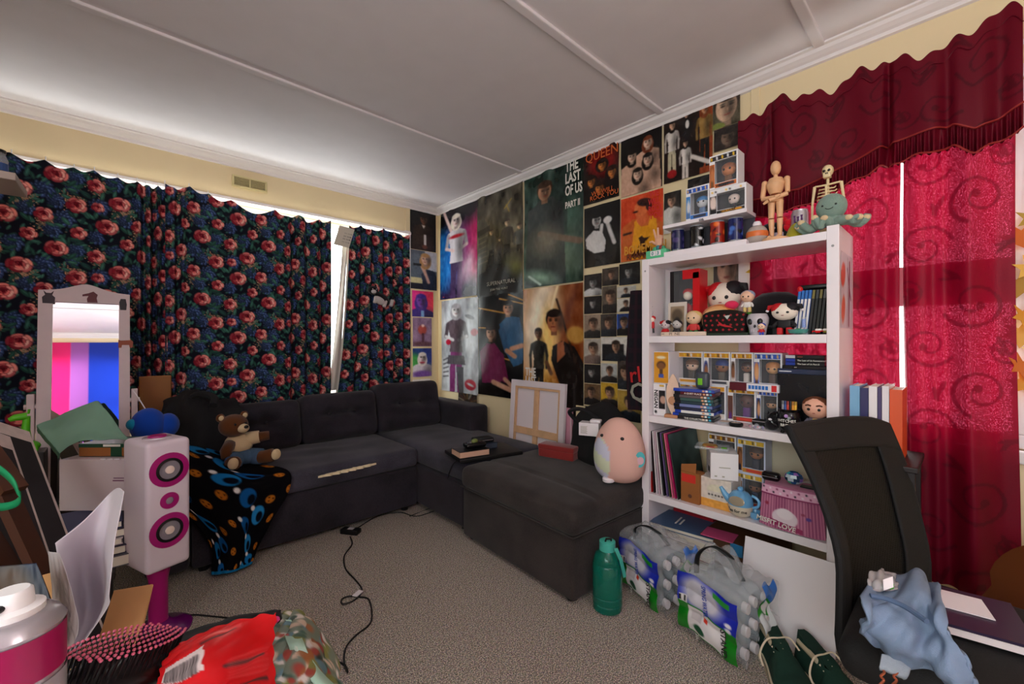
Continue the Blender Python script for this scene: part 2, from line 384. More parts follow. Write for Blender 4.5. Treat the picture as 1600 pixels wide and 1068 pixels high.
# wall vent above the floral curtains
v0, v1 = onY(362, 272, YW), onY(417, 302, YW); vz0, vz1 = v1.z, v0.z
vt = thing('air_vent', 'small cream slatted air vent high on the wall above the floral curtains', 'vent', (v0.x, YW, vz0))
M_VENT = mat('vent_cream', (214, 200, 148), 0.45); vw, vh = v1.x - v0.x, vz1 - vz0
bx((.01, -.004, .01), (vw - .01, -.0005, vh - .01)).build('backing', mat('vent_dark', (70, 62, 40), .8), vt)
f = MB(); f.rbox((0, -.014, 0), (vw, 0, .014), .003); f.rbox((0, -.014, vh - .014), (vw, 0, vh), .003); f.rbox((0, -.014, .014), (.014, 0, vh - .014), .003); f.rbox((vw - .014, -.014, .014), (vw, 0, vh - .014), .003)
f.box((vw / 2 - .004, -.012, .014), (vw / 2 + .004, 0, vh - .014)); f.build('frame', M_VENT, vt)
for k in range(6):
    zz = .019 + k * (vh - .032) / 6
    for x0, x1 in ((.014, vw / 2 - .004), (vw / 2 + .004, vw - .014)): MB().box((x0, -.011, zz), (x1, -.003, zz + .0032)).build('slat', M_VENT, vt)
# added fill lamp: unseen hanging globe behind the camera, brightens the ceiling
lp = thing('added_fill_lamp', 'round white globe lamp added behind the viewer to brighten the ceiling', 'lamp', (0.35, -0.75, ZC))
MB().lathe([(.05, 0), (.05, -.012), (.012, -.03)], 24).build('ceiling_rose', M_WHITE, lp, smooth=True)
MB().cyl((0, 0, -.02), (0, 0, -.28), .004).build('cord', M_WHITE, lp)
MB().ell((0, 0, -.45), (.18, .18, .17), 28, 16).build('globe', mat('fill_lamp_globe', (255, 246, 240), .5, emit=16.0), lp, smooth=2)
# flag hung in front of the window behind the camera (seen in the mirror)
cvf = Cv(90, 60); cvf.hgrad((214, 20, 110), (214, 20, 110)); cvf.rect(.0, 0, .464, 1, (20, 50, 160)); cvf.rect(.464, 0, .578, 1, (150, 84, 160)); cvf.rect(.578, 0, 1, 1, (214, 30, 104))
M_FLAG = mat('flag_cloth', rough=0.8, attr=True)
_n = M_FLAG.node_tree; _t = _n.nodes.new('ShaderNodeBsdfTranslucent'); _mx = _n.nodes.new('ShaderNodeMixShader'); _mx.inputs[0].default_value = .3
_n.links.new([q for q in _n.nodes if q.type == 'VERTEX_COLOR'][0].outputs['Color'], _t.inputs[0]); _n.links.new(_n.nodes['Principled BSDF'].outputs[0], _mx.inputs[1]); _n.links.new(_t.outputs[0], _mx.inputs[2]); _n.links.new(_mx.outputs[0], _n.nodes['Material Output'].inputs[0])
fl = flat('striped_flag', cvf, (0.36, YF + .05, 2.27), (-1.14, YF + .05, 2.27), (0.36, YF + .06, .80), M_FLAG, wav=.02, seed=2)
tag(fl, 'pink purple and blue striped flag over the far window, seen in the mirror', 'flag')
# ================================================================ FLORAL CURTAINS
def floral_tile(n=224):
    cv = Cv(n, n, (13, 15, 24)); rg = np.random.RandomState(5)
    def wrap(fn, cx, cy, rr):
        for ox in (-1, 0, 1):
            for oy in (-1, 0, 1):
                if -rr < cx + ox < 1 + rr and -rr < cy + oy < 1 + rr: fn(cx + ox, cy + oy)
    def leaf(cx, cy, L, a, c):
        def f(x, y): cv.ell(x, y, L, L * .42, c, a); cv.ell(x + math.cos(a) * L * .12, y + math.sin(a) * L * .12 - L * .1, L * .75, L * .16, tuple(min(255, q * 1.5) for q in c), a, .6, .6)
        wrap(f, cx, cy, L * 1.2)
    for k in range(150): leaf(rg.rand(), rg.rand(), .03 + .03 * rg.rand(), rg.rand() * 6.3, [(24, 48, 42), (34, 66, 58), (20, 38, 40), (40, 76, 66)][k % 4])
    for k in range(900):                                          # tan sprays
        cx, cy = (.12, .83) if k % 4 == 0 else [(.62, .2), (.9, .55), (.35, .45)][k % 4 - 1]
        x, y = cx + rg.randn() * .055, cy + rg.randn() * .055; cv.ell(x % 1, y % 1, .0065, .0065, [(140, 108, 84), (96, 72, 58), (164, 128, 100)][k % 3])
    def bluef(cx, cy, R):
        def f(x, y):
            for k in range(26):
                a = k * 2.4; r = R * math.sqrt(k / 26) if k else 0; b = .5 + .7 * ((k * 37) % 11) / 11
                cv.ell(x + r * math.cos(a), y + r * math.sin(a), R * .27, R * .19, (24 * b + 8, 36 * b + 9, 66 * b + 12), a + .7); cv.ell(x + r * math.cos(a) - R * .05, y + r * math.sin(a) - R * .05, R * .13, R * .07, (58 * b + 12, 78 * b + 14, 118 * b + 16), a + .7, .5)
        wrap(f, cx, cy, R * 1.4)
    for (x, y, R) in ((.08, .36, .11), (.40, .14, .09), (.64, .48, .11), (.28, .72, .11), (.92, .64, .09), (.60, .93, .09), (.80, .12, .10), (.2, .50, .09), (.36, .30, .07), (.16, .90, .09)): bluef(x, y, R)
    for k in range(46): leaf(rg.rand(), rg.rand(), .035 + .03 * rg.rand(), rg.rand() * 6.3, [(26, 54, 46), (38, 72, 62), (22, 44, 42)][k % 3])
    def rose(cx, cy, R, ph, sq=1.0):
        def f(x, y):
            lay = [(5, .74, .50, (96, 18, 32), (206, 128, 118)), (6, .50, .42, (110, 22, 34), (226, 158, 146)), (4, .26, .34, (84, 10, 24), (206, 112, 106)), (3, .10, .22, (64, 6, 18), (176, 64, 68))]
            cv.ell(x, y, R * .8, R * .75 * sq, (60, 8, 20), 0, .3)
            for li, (n_, ro, rp, cd, cl) in enumerate(lay):
                for k in range(n_):
                    a = ph + li * .6 + k * 2 * PI / n_; px, py = x + R * ro * math.cos(a), y + R * ro * sq * math.sin(a)
                    cv.ell(px, py, R * rp, R * rp * .72 * sq, tuple(q * .42 for q in cd), a + PI / 2)
                    li_ = .5 + .5 * math.sin(-a * 1.0 + .9 + li)
                    cv.ell(px + R * .03 * math.cos(a), py + R * .03 * math.sin(a), R * rp * .92, R * rp * .62 * sq, tuple(c0 * (1 - li_) + c1 * li_ for c0, c1 in zip(cd, cl)), a + PI / 2, .35)
                    cv.ell(px - R * .10 * math.cos(a), py - R * .10 * math.sin(a), R * rp * .7, R * rp * .30 * sq, cd, a + PI / 2, .5, .9)
            cv.ell(x, y, R * .13, R * .11, (70, 6, 18), 0, .5)
        wrap(f, cx, cy, R * 1.4)
    for a in ((.20, .14, .12, .2, .8), (.60, .20, .09, 1.1, 1.0), (.86, .40, .125, 2.0, .75), (.40, .52, .105, .5, .95), (.08, .70, .09, 1.7, 1.0), (.72, .76, .125, .9, .8), (.42, .90, .085, 2.4, .95), (.94, .98, .08, .1, 1.0), (.62, .50, .07, 2.9, .9)): rose(*a)
    return cv.a
FT = np.clip(floral_tile() * 1.3 + 4, 0, 255); TS = 0.40                       # one repeat = 40 cm
def sample_tile(S, V):
    n = FT.shape[0]; x = (S / TS % 1) * n; y = (V / TS % 1) * n
    i = np.floor(x).astype(int); j = np.floor(y).astype(int); fx_ = (x - i)[..., None]; fy_ = (y - j)[..., None]; i2 = (i + 1) % n; j2 = (j + 1) % n; i %= n; j %= n
    return (FT[j, i] * (1 - fx_) + FT[j, i2] * fx_) * (1 - fy_) + (FT[j2, i] * (1 - fx_) + FT[j2, i2] * fx_) * fy_
M_FLORAL = mat('floral_curtain_cloth', rough=0.85, attr=True, spec=0.15, bump=0.12, bscale=500)
M_LINING = mat('curtain_lining', (222, 216, 205), .9, bump=.1, bscale=300)
def floral(label, xs, ztop, zbot, folds, seed, y0=3.345, step=.0042, name='floral_curtain', shear=None, par=None):
    """xs: (x0,x1); ztop: list of (x,z) hook heights; folds: list of (x0,x1,amp,wavelength)"""
    x0, x1 = xs; nu = int((x1 - x0) / step); nv = int((2.1 - zbot) / step)
    x = np.linspace(x0, x1, nu + 1); tx = [p[0] for p in ztop]; tz = [p[1] for p in ztop]
    zt = np.interp(x, tx, tz)
    for a, b in zip(tx[:-1], tx[1:]):               # sag between hooks
        m = (x >= a) & (x <= b); t = (x[m] - a) / (b - a); zt[m] -= min(.055, .22 * (b - a)) * np.sin(np.pi * t) ** 1.2
    d = np.zeros_like(x); env = .008 * np.sin(x * 9 + seed) + .006 * np.sin(x * 23 + seed * 2)
    for (a, b, amp, wl) in folds:
        e = np.clip((x - a) / .05, 0, 1) * np.clip((b - x) / .05, 0, 1); d += e * amp * np.sin((x - a) / wl * 2 * np.pi)
    d += env; ds = np.sqrt(1 + np.gradient(d, x) ** 2); s = np.concatenate([[0], np.cumsum((ds[1:] + ds[:-1]) / 2 * np.diff(x))]) * 1.04
    v = np.linspace(0, 1, nv + 1)[:, None]
    Z = zt[None, :] * (1 - v) + zbot * v; X = np.repeat(x[None, :], nv + 1, 0).copy(); Dp = d[None, :] * (.75 + .45 * v) + .006 * np.sin(v * 5 + x[None, :] * 6 + seed)
    if shear is not None: X = shear(X, v)
    Yy = y0 + Dp
    root = thing(name, label, 'curtain', ((x0 + x1) / 2, y0, zbot), group='floral curtains on the wide window')
    V = np.stack([X - root.location.x, Yy - y0, Z - zbot], -1); me = np_mesh('cloth', V, nu, nv)
    vcol(me, sample_tile(np.repeat(s[None, :], nv + 1, 0) + seed * .31, 2.3 - Z + seed * .17).reshape(-1, 3)); link('cloth', me, M_FLORAL, root, 2)
    # lining just behind (light-blocking)
    nu2, nv2 = nu // 6, nv // 6; i = np.linspace(0, nu, nu2 + 1).astype(int); j = np.linspace(0, nv, nv2 + 1).astype(int)
    V2 = V[np.ix_(j, i)].copy(); V2[..., 1] = V2[..., 1] * .3 + .042; V2[..., 2] -= .03 * (1 - v[j]); me2 = np_mesh('lining', V2, nu2, nv2); link('lining', me2, M_LINING, root, 2)
    for a in tx: MB().tube([(a - root.location.x, .02, np.interp(a, tx, tz) - zbot - .03), (a - root.location.x, .035, np.interp(a, tx, tz) - zbot + .01), (a - root.location.x, .03, np.interp(a, tx, tz) - zbot + .03)], .0025, 5).build('hook', M_WHITE, root, smooth=True)
    return root
def hk(*px): return [(lambda q: (q.x, q.z))(onY(a, b, 3.35)) for a, b in px]
def xA(px): return onY(px, 534, 3.35).x
floral('wide floral curtain panel at the left, behind the white mirror', (-1.22, xA(262)), [(-1.22, 2.10), (-.8, 2.10)] + hk((16, 239), (70, 250), (115, 262), (147, 266), (184, 276), (214, 283), (228, 288), (247, 291), (262, 293)), .625,
       [(-1.2, -.62, .05, .16), (xA(205), xA(262), .03, .045)], 1, y0=3.35)
floral('floral curtain panel in the middle, beside the bright gap', (xA(258), xA(517)), hk((258, 287), (296, 292), (326, 303), (361, 313), (430, 328), (466, 336), (500, 343), (516, 345)), .625,
       [(xA(258), xA(300), .02, .05), (xA(430), xA(517), .035, .10)], 2)
rc = floral('narrow floral curtain panel at the right, with a cat plush hung on it', (xA(545), xA(641)), hk((545, 352), (565, 351), (583, 358), (600, 356), (618, 361), (641, 366)), .63,
       [(xA(545), xA(641), .028, .095)], 3, y0=3.35, shear=lambda X, v: X - .10 * (np.clip(v, 0, 1) ** 2.2) * np.clip((xA(600) - X) / .3, 0, 1))
# turned-back pale lining with a printed care panel, top corner of the narrow panel
cvl = Cv(24, 30, (214, 206, 190))
for k in range(4):
    for j in range(5): cvl.rect(.45 + .1 * j, .3 + .14 * k, .5 + .1 * j, .35 + .14 * k, (120, 116, 110))
a, b = onY(533, 352, 3.33), onY(549, 386, 3.33)
lt = thing('turned_back_lining', 'pale printed lining turned back at the bright curtain gap', 'lining', (b.x, 3.33, b.z))
flat('lining_print', cvl, (a.x - .01, 3.335, a.z), (b.x + .03, 3.338, a.z - .01), (a.x - .06, 3.325, b.z), None, lt).matrix_parent_inverse = Matrix.Translation(-lt.location)
ln = MB().grid(lambda u, v: (a.x + .03 + .04 * u - .06 * v - .05 * v * v * (1 - u), 3.38 + .012 * math.sin(u * 6 + v * 3), b.z + .03 - v * (b.z - .70)), 8, 24)
ln.build('lining_edge', M_LINING, lt, smooth=2, world=True)
# curtain track
tr = thing('curtain_track', 'slim white curtain track above the floral curtains', 'curtain rail', (.36, 3.45, 2.085))
rb((-1.55, -.012, .0), (1.57, .012, .022), .004).build('rail', M_TRIM, tr)
for k in range(5): rb((-1.5 + k * .75, .012, .002), (-1.47 + k * .75, .062, .02), .003).build('bracket', M_TRIM, tr)
# ================================================================ RED CURTAINS
def scroll_tile(n=150):
    """damask scrolls: mask 0..1"""
    cv = Cv(n, n * 2, (0, 0, 0))
    def spiral(cx, cy, R, a0, dr, w):
        pts = [(cx + R * (1 - .8 * t) * math.cos(a0 + dr * t * 8.5), cy + R * .5 * (1 - .8 * t) * math.sin(a0 + dr * t * 8.5)) for t in np.linspace(0, 1, 34)]
        for ox in (-1, 0, 1):
            for oy in (-1, 0, 1):
                for k, (p, q) in enumerate(zip(pts[:-1], pts[1:])):
                    if -.1 < p[0] + ox < 1.1 and -.1 < p[1] + oy < 1.1: cv.line(p[0] + ox, p[1] + oy, q[0] + ox, q[1] + oy, w * (1.1 - .6 * k / 34), (1, 1, 1))
        for ox in (-1, 0, 1): cv.ell(pts[-1][0] + ox, pts[-1][1], .04, .02, (1, 1, 1))
    cv.a = cv.a
    spiral(.32, .20, .27, .4, 1, .02); spiral(.72, .42, .24, 2.6, -1, .018); spiral(.28, .66, .26, 1.2, -1, .02); spiral(.74, .88, .25, 3.4, 1, .018); spiral(.9, .12, .16, 1, 1, .015); spiral(.08, .44, .15, 3, -1, .015)
    for (x, y, a) in ((.85, .15, .6), (.1, .42, 2.0), (.62, .66, 1.1), (.05, .9, .2), (.5, .04, 2.4)): cv.ell(x, y, .12, .014, (1, 1, 1), a); cv.ell(x + .04, y + .02, .09, .012, (1, 1, 1), a + .7)
    return cv.a[..., 0]
ST = scroll_tile(); SW = .34
def red_mat(name, base, sheer, transp):
    m = bpy.data.materials.new(name); m.use_nodes = True; N = m.node_tree.nodes; L = m.node_tree.links; b = N['Principled BSDF']
    va = N.new('ShaderNodeVertexColor'); va.layer_name = 'Col'
    mx = N.new('ShaderNodeMix'); mx.data_type = 'RGBA'; mx.inputs['A'].default_value = lin(base); mx.inputs['B'].default_value = lin(tuple(q * .74 for q in base)); L.new(va.outputs['Color'], mx.inputs['Factor'])
    b.inputs['Roughness'].default_value = .5; b.inputs['Specular IOR Level'].default_value = .15; L.new(mx.outputs['Result'], b.inputs['Base Color'])
    tc = N.new('ShaderNodeTexCoord'); nz = N.new('ShaderNodeTexNoise'); nz.inputs['Scale'].default_value = 320; nz.inputs['Detail'].default_value = 2; L.new(tc.outputs['Object'], nz.inputs['Vector'])
    bp = N.new('ShaderNodeBump'); bp.inputs['Strength'].default_value = .25; bp.inputs['Distance'].default_value = .002; L.new(nz.outputs['Fac'], bp.inputs['Height']); L.new(bp.outputs['Normal'], b.inputs['Normal'])
    t = N.new('ShaderNodeBsdfTranslucent'); t.inputs[0].default_value = lin((206, 8, 52)); tp = N.new('ShaderNodeBsdfTransparent'); tp.inputs[0].default_value = (1, .13, .27, 1)
    s1 = N.new('ShaderNodeMixShader'); s2 = N.new('ShaderNodeMixShader')
    f1 = N.new('ShaderNodeMapRange'); f1.inputs[3].default_value = sheer; f1.inputs[4].default_value = sheer * .7; L.new(va.outputs['Color'], f1.inputs[0])
    # open weave: fine speckle of see-through threads, less where the scroll is woven
    mr = N.new('ShaderNodeMapRange'); mr.inputs[1].default_value = .50; mr.inputs[2].default_value = .68; mr.inputs[3].default_value = 0; mr.inputs[4].default_value = transp; L.new(nz.outputs['Fac'], mr.inputs[0])
    ml = N.new('ShaderNodeMath'); ml.operation = 'MULTIPLY'; iv = N.new('ShaderNodeMapRange'); iv.inputs[3].default_value = 1; iv.inputs[4].default_value = .25; L.new(va.outputs['Color'], iv.inputs[0]); L.new(mr.outputs[0], ml.inputs[0]); L.new(iv.outputs[0], ml.inputs[1])
    L.new(f1.outputs[0], s1.inputs[0]); L.new(b.outputs[0], s1.inputs[1]); L.new(t.outputs[0], s1.inputs[2]); L.new(ml.outputs[0], s2.inputs[0]); L.new(s1.outputs[0], s2.inputs[1]); L.new(tp.outputs[0], s2.inputs[2])
    L.new(s2.outputs[0], N['Material Output'].inputs[0]); MATS[name] = m; return m
M_RED = red_mat('sheer_crimson_cloth', (100, 5, 30), .09, .075)
M_VAL = red_mat('crimson_damask', (92, 8, 28), .06, 0.0)
def red_panel(root, name, m, fn, nu, nv, sscale, y_len, z_len):
    u, v = np.meshgrid(np.linspace(0, 1, nu + 1), np.linspace(0, 1, nv + 1)); X, Y, Z = fn(u, v)
    me = np_mesh(name, np.stack([X, Y, Z], -1), nu, nv); n = ST.shape[1]
    i = ((u * y_len * sscale / SW) % 1 * n).astype(int) % n; j = ((v * z_len / (SW * 2)) % 1 * 2 * n).astype(int) % (2 * n)
    k = ST[j, i].reshape(-1) * 255; vcol(me, np.stack([k, k, k], -1)); return link(name, me, m, root, 2)
XR = 2.215
def red_curtain(label, y0, y1, seed, folds):
    z0, z1 = .22, 2.06; root = thing('sheer_red_curtain', label, 'curtain', (XR, (y0 + y1) / 2, z0), group='red curtains on the right window')
    def fn(u, v):
        d = .010 * np.sin(u * 11 + seed)
        for (c, w, a) in folds: d = d - a * np.exp(-((u - c) / w) ** 2)
        X = d * (.8 + .35 * v) + .005 * np.sin(v * 9 + u * 7 + seed); y = y0 + (y1 - y0) * u + .012 * np.sin(v * 4 + seed) * v
        return X, y - (y0 + y1) / 2, (z1 - z0) * (1 - v)
    red_panel(root, 'cloth', M_RED, fn, 130, 330, 1.15, y1 - y0, z1 - z0); return root
red_curtain('left sheer red curtain panel, half hidden behind the white bookcase', .170, .70, .3, [(.02, .05, .03), (.14, .05, .045), (.36, .04, .03), (.55, .05, .03), (.8, .06, .03)])
red_curtain('right sheer red curtain panel, nearest the right edge of the picture', -.115, .162, 1.1, [(.05, .1, .01), (.40, .14, .055), (.70, .07, .02), (.96, .06, .04)])
rr = thing('curtain_rod', 'thin white rod carrying the red curtains and valance', 'curtain rod', (XR - .03, .28, 2.10)); MB().cyl((0, -.42, 0), (0, .46, 0), .008).build('rod', M_WHITE, rr, smooth=True)
for s in (-.40, .44): MB().box((0, s - .008, -.01), (.115, s + .008, .01)).build('bracket', M_WHITE, rr)
# valance with scalloped ruffle
vy0, vy1 = -.125, .735
va = thing('red_valance', 'crimson valance with ruffled scalloped edge above the red curtains', 'valance', (XR - .08, (vy0 + vy1) / 2, 1.75))
def vz_bot(u):                                   # u: 0 = right end, 1 = left end
    y = vy0 + (vy1 - vy0) * u
    return np.interp(y, [vy0, -.07, -.02, .03, .12, .22, .36, .48, .58, .66, vy1], [1.875, 1.845, 1.825, 1.86, 1.852, 1.845, 1.80, 1.75, 1.75, 1.752, 1.765])
def dfold(u, v):
    d = .012 * np.sin(u * 14 + 1) + .006 * np.sin(u * 37 + v * 2)
    for (c, w, a) in ((.38, .012, .05), (.20, .02, .03), (.84, .015, .04), (.06, .03, .03), (.6, .05, .02)): d = d + a * np.exp(-((u - c) / w) ** 2) * (.35 + .65 * v)
    return d - .02 * v
def topz(u): return 2.165 + .020 * np.sin(u * 17 + .4) + .012 * np.sin(u * 41) + .035 * np.exp(-((u - .04) / .06) ** 2) + .01 * np.sin(u * 83)
def fnv(u, v): return dfold(u, v), (vy0 + (vy1 - vy0) * u) - (vy0 + vy1) / 2, topz(u) * (1 - v) + vz_bot(u) * v - 1.75
red_panel(va, 'valance_cloth', M_VAL, fnv, 220, 70, 1.3, vy1 - vy0, .4)
def fnr(u, v): return dfold(u, 1.0) - .006 - .014 * (.3 + v) * np.sin(u * 300 + 2 * np.sin(u * 40)), (vy0 + (vy1 - vy0) * u) - (vy0 + vy1) / 2, vz_bot(u) - 1.75 - v * (.078 + .006 * np.sin(u * 60))
u_, v_ = np.meshgrid(np.linspace(0, 1, 421), np.linspace(0, 1, 7)); mr_ = np_mesh('ruffle', np.stack(fnr(u_, v_), -1), 420, 6); vcol(mr_, np.zeros((421 * 7, 3))); link('ruffle', mr_, M_VAL, va, 2)
M_BRAID = mat('braid_trim', (140, 28, 26), .6, bump=.5, bscale=400)
for vv in (0.0, 1.0):
    uu = np.linspace(0, 1, 160); P = np.stack(fnr(uu, np.full_like(uu, vv)), -1); P[:, 0] -= .006; P[:, 0] = dfold(uu, 1.0) - .022; MB().tube([tuple(q) for q in P], .0035, 5).build('braid', M_BRAID, va, smooth=True)
uu = np.linspace(0, 1, 120); MB().tube([(float(dfold(q, .12)) - .004, vy0 + (vy1 - vy0) * q - (vy0 + vy1) / 2, float(topz(q)) - .05 - 1.75) for q in uu], .002, 4).build('rod_pocket_seam', M_VAL, va, smooth=True)
# autumn leaf garland beside the red curtain
gl = thing('leaf_garland', 'string of orange and yellow autumn leaves hanging right of the red curtain', 'garland', (XW - .02, -.135, .95))
MB().tube([(0, -.02, .9), (.004, 0, .5), (0, -.01, 0)], .0025, 5).build('string', mat('twine', (120, 96, 60), .9), gl, smooth=True)
LP = [(0, .05), (.012, .018), (.045, .03), (.03, .004), (.05, -.02), (.018, -.018), (0, -.05), (-.018, -.018), (-.05, -.02), (-.03, .004), (-.045, .03), (-.012, .018)]
for k in range(11):
    z = .02 + k * .055; MB().prism(LP, -.0008, .0008, TR(-.012 - .01 * (k % 3), -.005 + .018 * math.sin(k * 2.3), z, PI / 2 + .3 * math.sin(k), .4 * math.cos(k * 1.7), PI / 2 + k)).build('leaf', mat('autumn_leaf_%d' % (k % 4), [(214, 150, 50), (206, 110, 44), (176, 140, 60), (222, 176, 84)][k % 4], .7), gl)
# ================================================================ SOFA
def fabric(name, c, c2, scale=5.0, rough=.95):
    m = bpy.data.materials.new(name); m.use_nodes = True; N = m.node_tree.nodes; L = m.node_tree.links; b = N['Principled BSDF']; b.inputs['Roughness'].default_value = rough; b.inputs['Specular IOR Level'].default_value = .12; b.inputs['Sheen Weight'].default_value = .12
    tc = N.new('ShaderNodeTexCoord'); n1 = N.new('ShaderNodeTexNoise'); n1.inputs['Scale'].default_value = scale; n1.inputs['Detail'].default_value = 5; n2 = N.new('ShaderNodeTexNoise'); n2.inputs['Scale'].default_value = 420; n2.inputs['Detail'].default_value = 2
    mp = N.new('ShaderNodeMapping'); mp.inputs['Scale'].default_value = (1, 1, .3); L.new(tc.outputs['Object'], mp.inputs[0]); L.new(mp.outputs[0], n2.inputs['Vector']); L.new(tc.outputs['Object'], n1.inputs['Vector'])
    ad = N.new('ShaderNodeMath'); ad.operation = 'MULTIPLY_ADD'; ad.inputs[1].default_value = .55; L.new(n2.outputs['Fac'], ad.inputs[0]); L.new(n1.outputs['Fac'], ad.inputs[2])
    cr = N.new('ShaderNodeValToRGB'); cr.color_ramp.elements[0].position = .55; cr.color_ramp.elements[1].position = .95; cr.color_ramp.elements[0].color = lin(c); cr.color_ramp.elements[1].color = lin(c2); L.new(ad.outputs[0], cr.inputs[0]); L.new(cr.outputs[0], b.inputs['Base Color'])
    bp = N.new('ShaderNodeBump'); bp.inputs['Strength'].default_value = .5; bp.inputs['Distance'].default_value = .0015; L.new(n2.outputs['Fac'], bp.inputs['Height']); L.new(bp.outputs['Normal'], b.inputs['Normal']); return m
M_SOFA = fabric('charcoal_sofa_fabric', (34, 31, 36), (54, 50, 58)); M_SEAT = fabric('worn_seat_fabric', (38, 36, 43), (76, 74, 86), 3.2); M_OTT = fabric('ottoman_fabric', (38, 34, 34), (64, 58, 56))
M_DARK = mat('black_plastic', (18, 17, 19), .4); M_FOAM = mat('exposed_foam', (232, 214, 178), .9, bump=.4, bscale=90)
sf = thing('corner_sofa', 'charcoal fabric corner sofa with torn seat along the window wall', 'sofa', (1.0, 2.95, 0))
def sofa(mb, nm, m=M_SOFA, **k): return mb.build(nm, m, sf, smooth=True, world=True, **k)
SX0 = 0.24
sofa(rb((SX0, 2.475, .03), (1.44, 3.36, .285), .02, 3), 'base')
sofa(rb((1.445, 1.975, .03), (2.10, 3.36, .285), .02, 3), 'chaise_base')
def seat_b(o, h):
    x, y, z = o; tx = max(0, 1 - (x / h[0]) ** 2); ty = max(0, 1 - (y / h[1]) ** 2); w = tx * ty
    if z > 0: z += .014 * w + .004 * math.sin(x * 17 + y * 5) * w * (1 if abs(x) < h[0] * .9 else 0) + .003 * math.sin(y * 31 + math.sin(x * 6) * 2) * w
    return [x, y, z]
s1 = sofa(rb((SX0, 2.462, .288), (1.437, 3.12, .405), .03, 3, bulge=seat_b, sub=26), 'seat_cushion', M_SEAT)
s2 = sofa(rb((1.443, 1.955, .288), (2.115, 3.2, .405), .045, 4, bulge=seat_b, sub=18), 'chaise_cushion', M_SEAT)
# torn front edge showing foam
p0, p1 = onZ(497, 744, .408), onZ(588, 723, .408)
pts = []; n = 22
for k in range(n + 1):
    t = k / n; w = .024 * math.sin(PI * t) ** .7 * (.7 + .3 * math.sin(k * 2.1)); pts.append((p0.x + (p1.x - p0.x) * t, p0.y + (p1.y - p0.y) * t - w, w, p0.y + (p1.y - p0.y) * t + w * .25 + .002 * math.sin(k * 3)))
tm = MB(); vs = [(a, b, .411) for a, b, _, _ in pts] + [(a, d, .4125) for a, _, _, d in pts]; tm.add(vs, [(k, k + 1, n + 2 + k, n + 1 + k) for k in range(n)]); tm.add([(a, b, .400) for a, b, _, _ in pts], []); m0 = len(pts)
tm.f += [(2 * m0 + k, 2 * m0 + k + 1, k + 1, k) for k in range(n)]
tm.build('exposed_foam', M_FOAM, s1, world=False).matrix_parent_inverse = Matrix.Translation(-sf.location)
tf = MB().tube([(a, d + .002 * math.sin(i * 5), .413) for i, (a, _, _, d) in enumerate(pts)], .0035, 5); tf.build('frayed_edge', M_SEAT, s1).matrix_parent_inverse = Matrix.Translation(-sf.location)
def back_cushion(x0, x1, ztop, yb, lean, nbut):
    w, hgt, dp = (x1 - x0), ztop - .40, .20
    buts = [(w * (k + 1) / (nbut + 1) - w / 2, 0) for k in range(nbut)]
    def bl(o, h):
        x, y, z = o; tx = max(0, 1 - (x / h[0]) ** 4); tz = max(0, 1 - (z / h[2]) ** 4)
        if y < 0:
            y -= .03 * tx * tz
            for bx_, bz in buts: y += .04 * math.exp(-(((x - bx_) / .045) ** 2 + ((z - bz - .02) / .035) ** 2)); y += .016 * math.exp(-((z - bz - .02) / .014) ** 2) * max(0, 1 - abs(x) / (h[0] * .8))
            y += .0035 * math.sin(z * 60 + x * 9) * (z < 0)
        return [x, y, z]
    M = Matrix.Translation(((x0 + x1) / 2, yb, .40)) @ rot(lean, 0, 0) @ Matrix.Translation((0, 0, hgt / 2))
    mb = MB().rbox((-w / 2, -dp / 2, -hgt / 2), (w / 2, dp / 2, hgt / 2), .05, 4, M, bulge=bl, sub=24); o = sofa(mb, 'back_cushion')
    for bx_, bz in buts: MB().ell(tuple(M @ Vector((bx_, -dp / 2 + .012, .02))), (.011, .006, .011), 10, 6).build('button', M_SOFA, o, smooth=True).matrix_parent_inverse = Matrix.Translation(-sf.location)
back_cushion(.25, .885, .715, 3.09, -.22, 2); back_cushion(.895, 1.43, .735, 3.11, -.2, 2); back_cushion(1.44, 2.00, .775, 3.12, -.2, 2)
sofa(rb((SX0, 3.20, .28), (2.10, 3.345, .60), .03, 3), 'back_frame')
sofa(rb((2.005, 2.64, .28), (2.19, 3.345, .60), .035, 4, sub=4), 'armrest')
sofa(rb((SX0 - .17, 2.475, .03), (SX0 - .005, 3.345, .56), .035, 4, sub=4), 'armrest')
for (x, y) in ((SX0 + .05, 2.53), (1.37, 2.53), (1.50, 2.03), (2.04, 2.03), (2.04, 3.28), (SX0 + .05, 3.28)): MB().lathe([(.022, 0), (.026, .032)], 14, Matrix.Translation((x, y, 0))).build('foot', M_DARK, sf, world=True)
# ottoman
ot = thing('ottoman', 'large square charcoal storage ottoman in front of the bookcase', 'ottoman', (1.415, 1.945, 0), -.045)
OW, OD = .77, .832                                      # along local +x (towards the wall), along local -y (towards the camera)
rb((.0, -OD, .015), (OW, 0, .285), .022, 3).build('base', M_OTT, ot, smooth=True)
def ott_b(o, h):
    x, y, z = o
    if z > 0: z += .022 * max(0, 1 - (x / h[0]) ** 4) * max(0, 1 - (y / h[1]) ** 4) - .010 * math.exp(-((x + h[0] * .52) / .012) ** 2)
    return [x, y, z]
lid = rb((-.012, -OD - .012, .285), (OW + .012, .012, .405), .04, 4, bulge=ott_b, sub=40).build('cushion_lid', M_OTT, ot, smooth=True)
MB().tube([(-.006, -OD - .006, .292), (OW, -OD - .006, .292), (OW + .006, .006, .292), (-.006, .006, .292)], .004, 6, True).build('piping', M_OTT, lid, smooth=True)
for (x, y) in ((.05, -.05), (OW - .05, -.05), (.05, -OD + .05), (OW - .05, -OD + .05)): MB().lathe([(.025, 0), (.025, .018)], 12, Matrix.Translation((x, y, 0))).build('foot', M_DARK, ot)
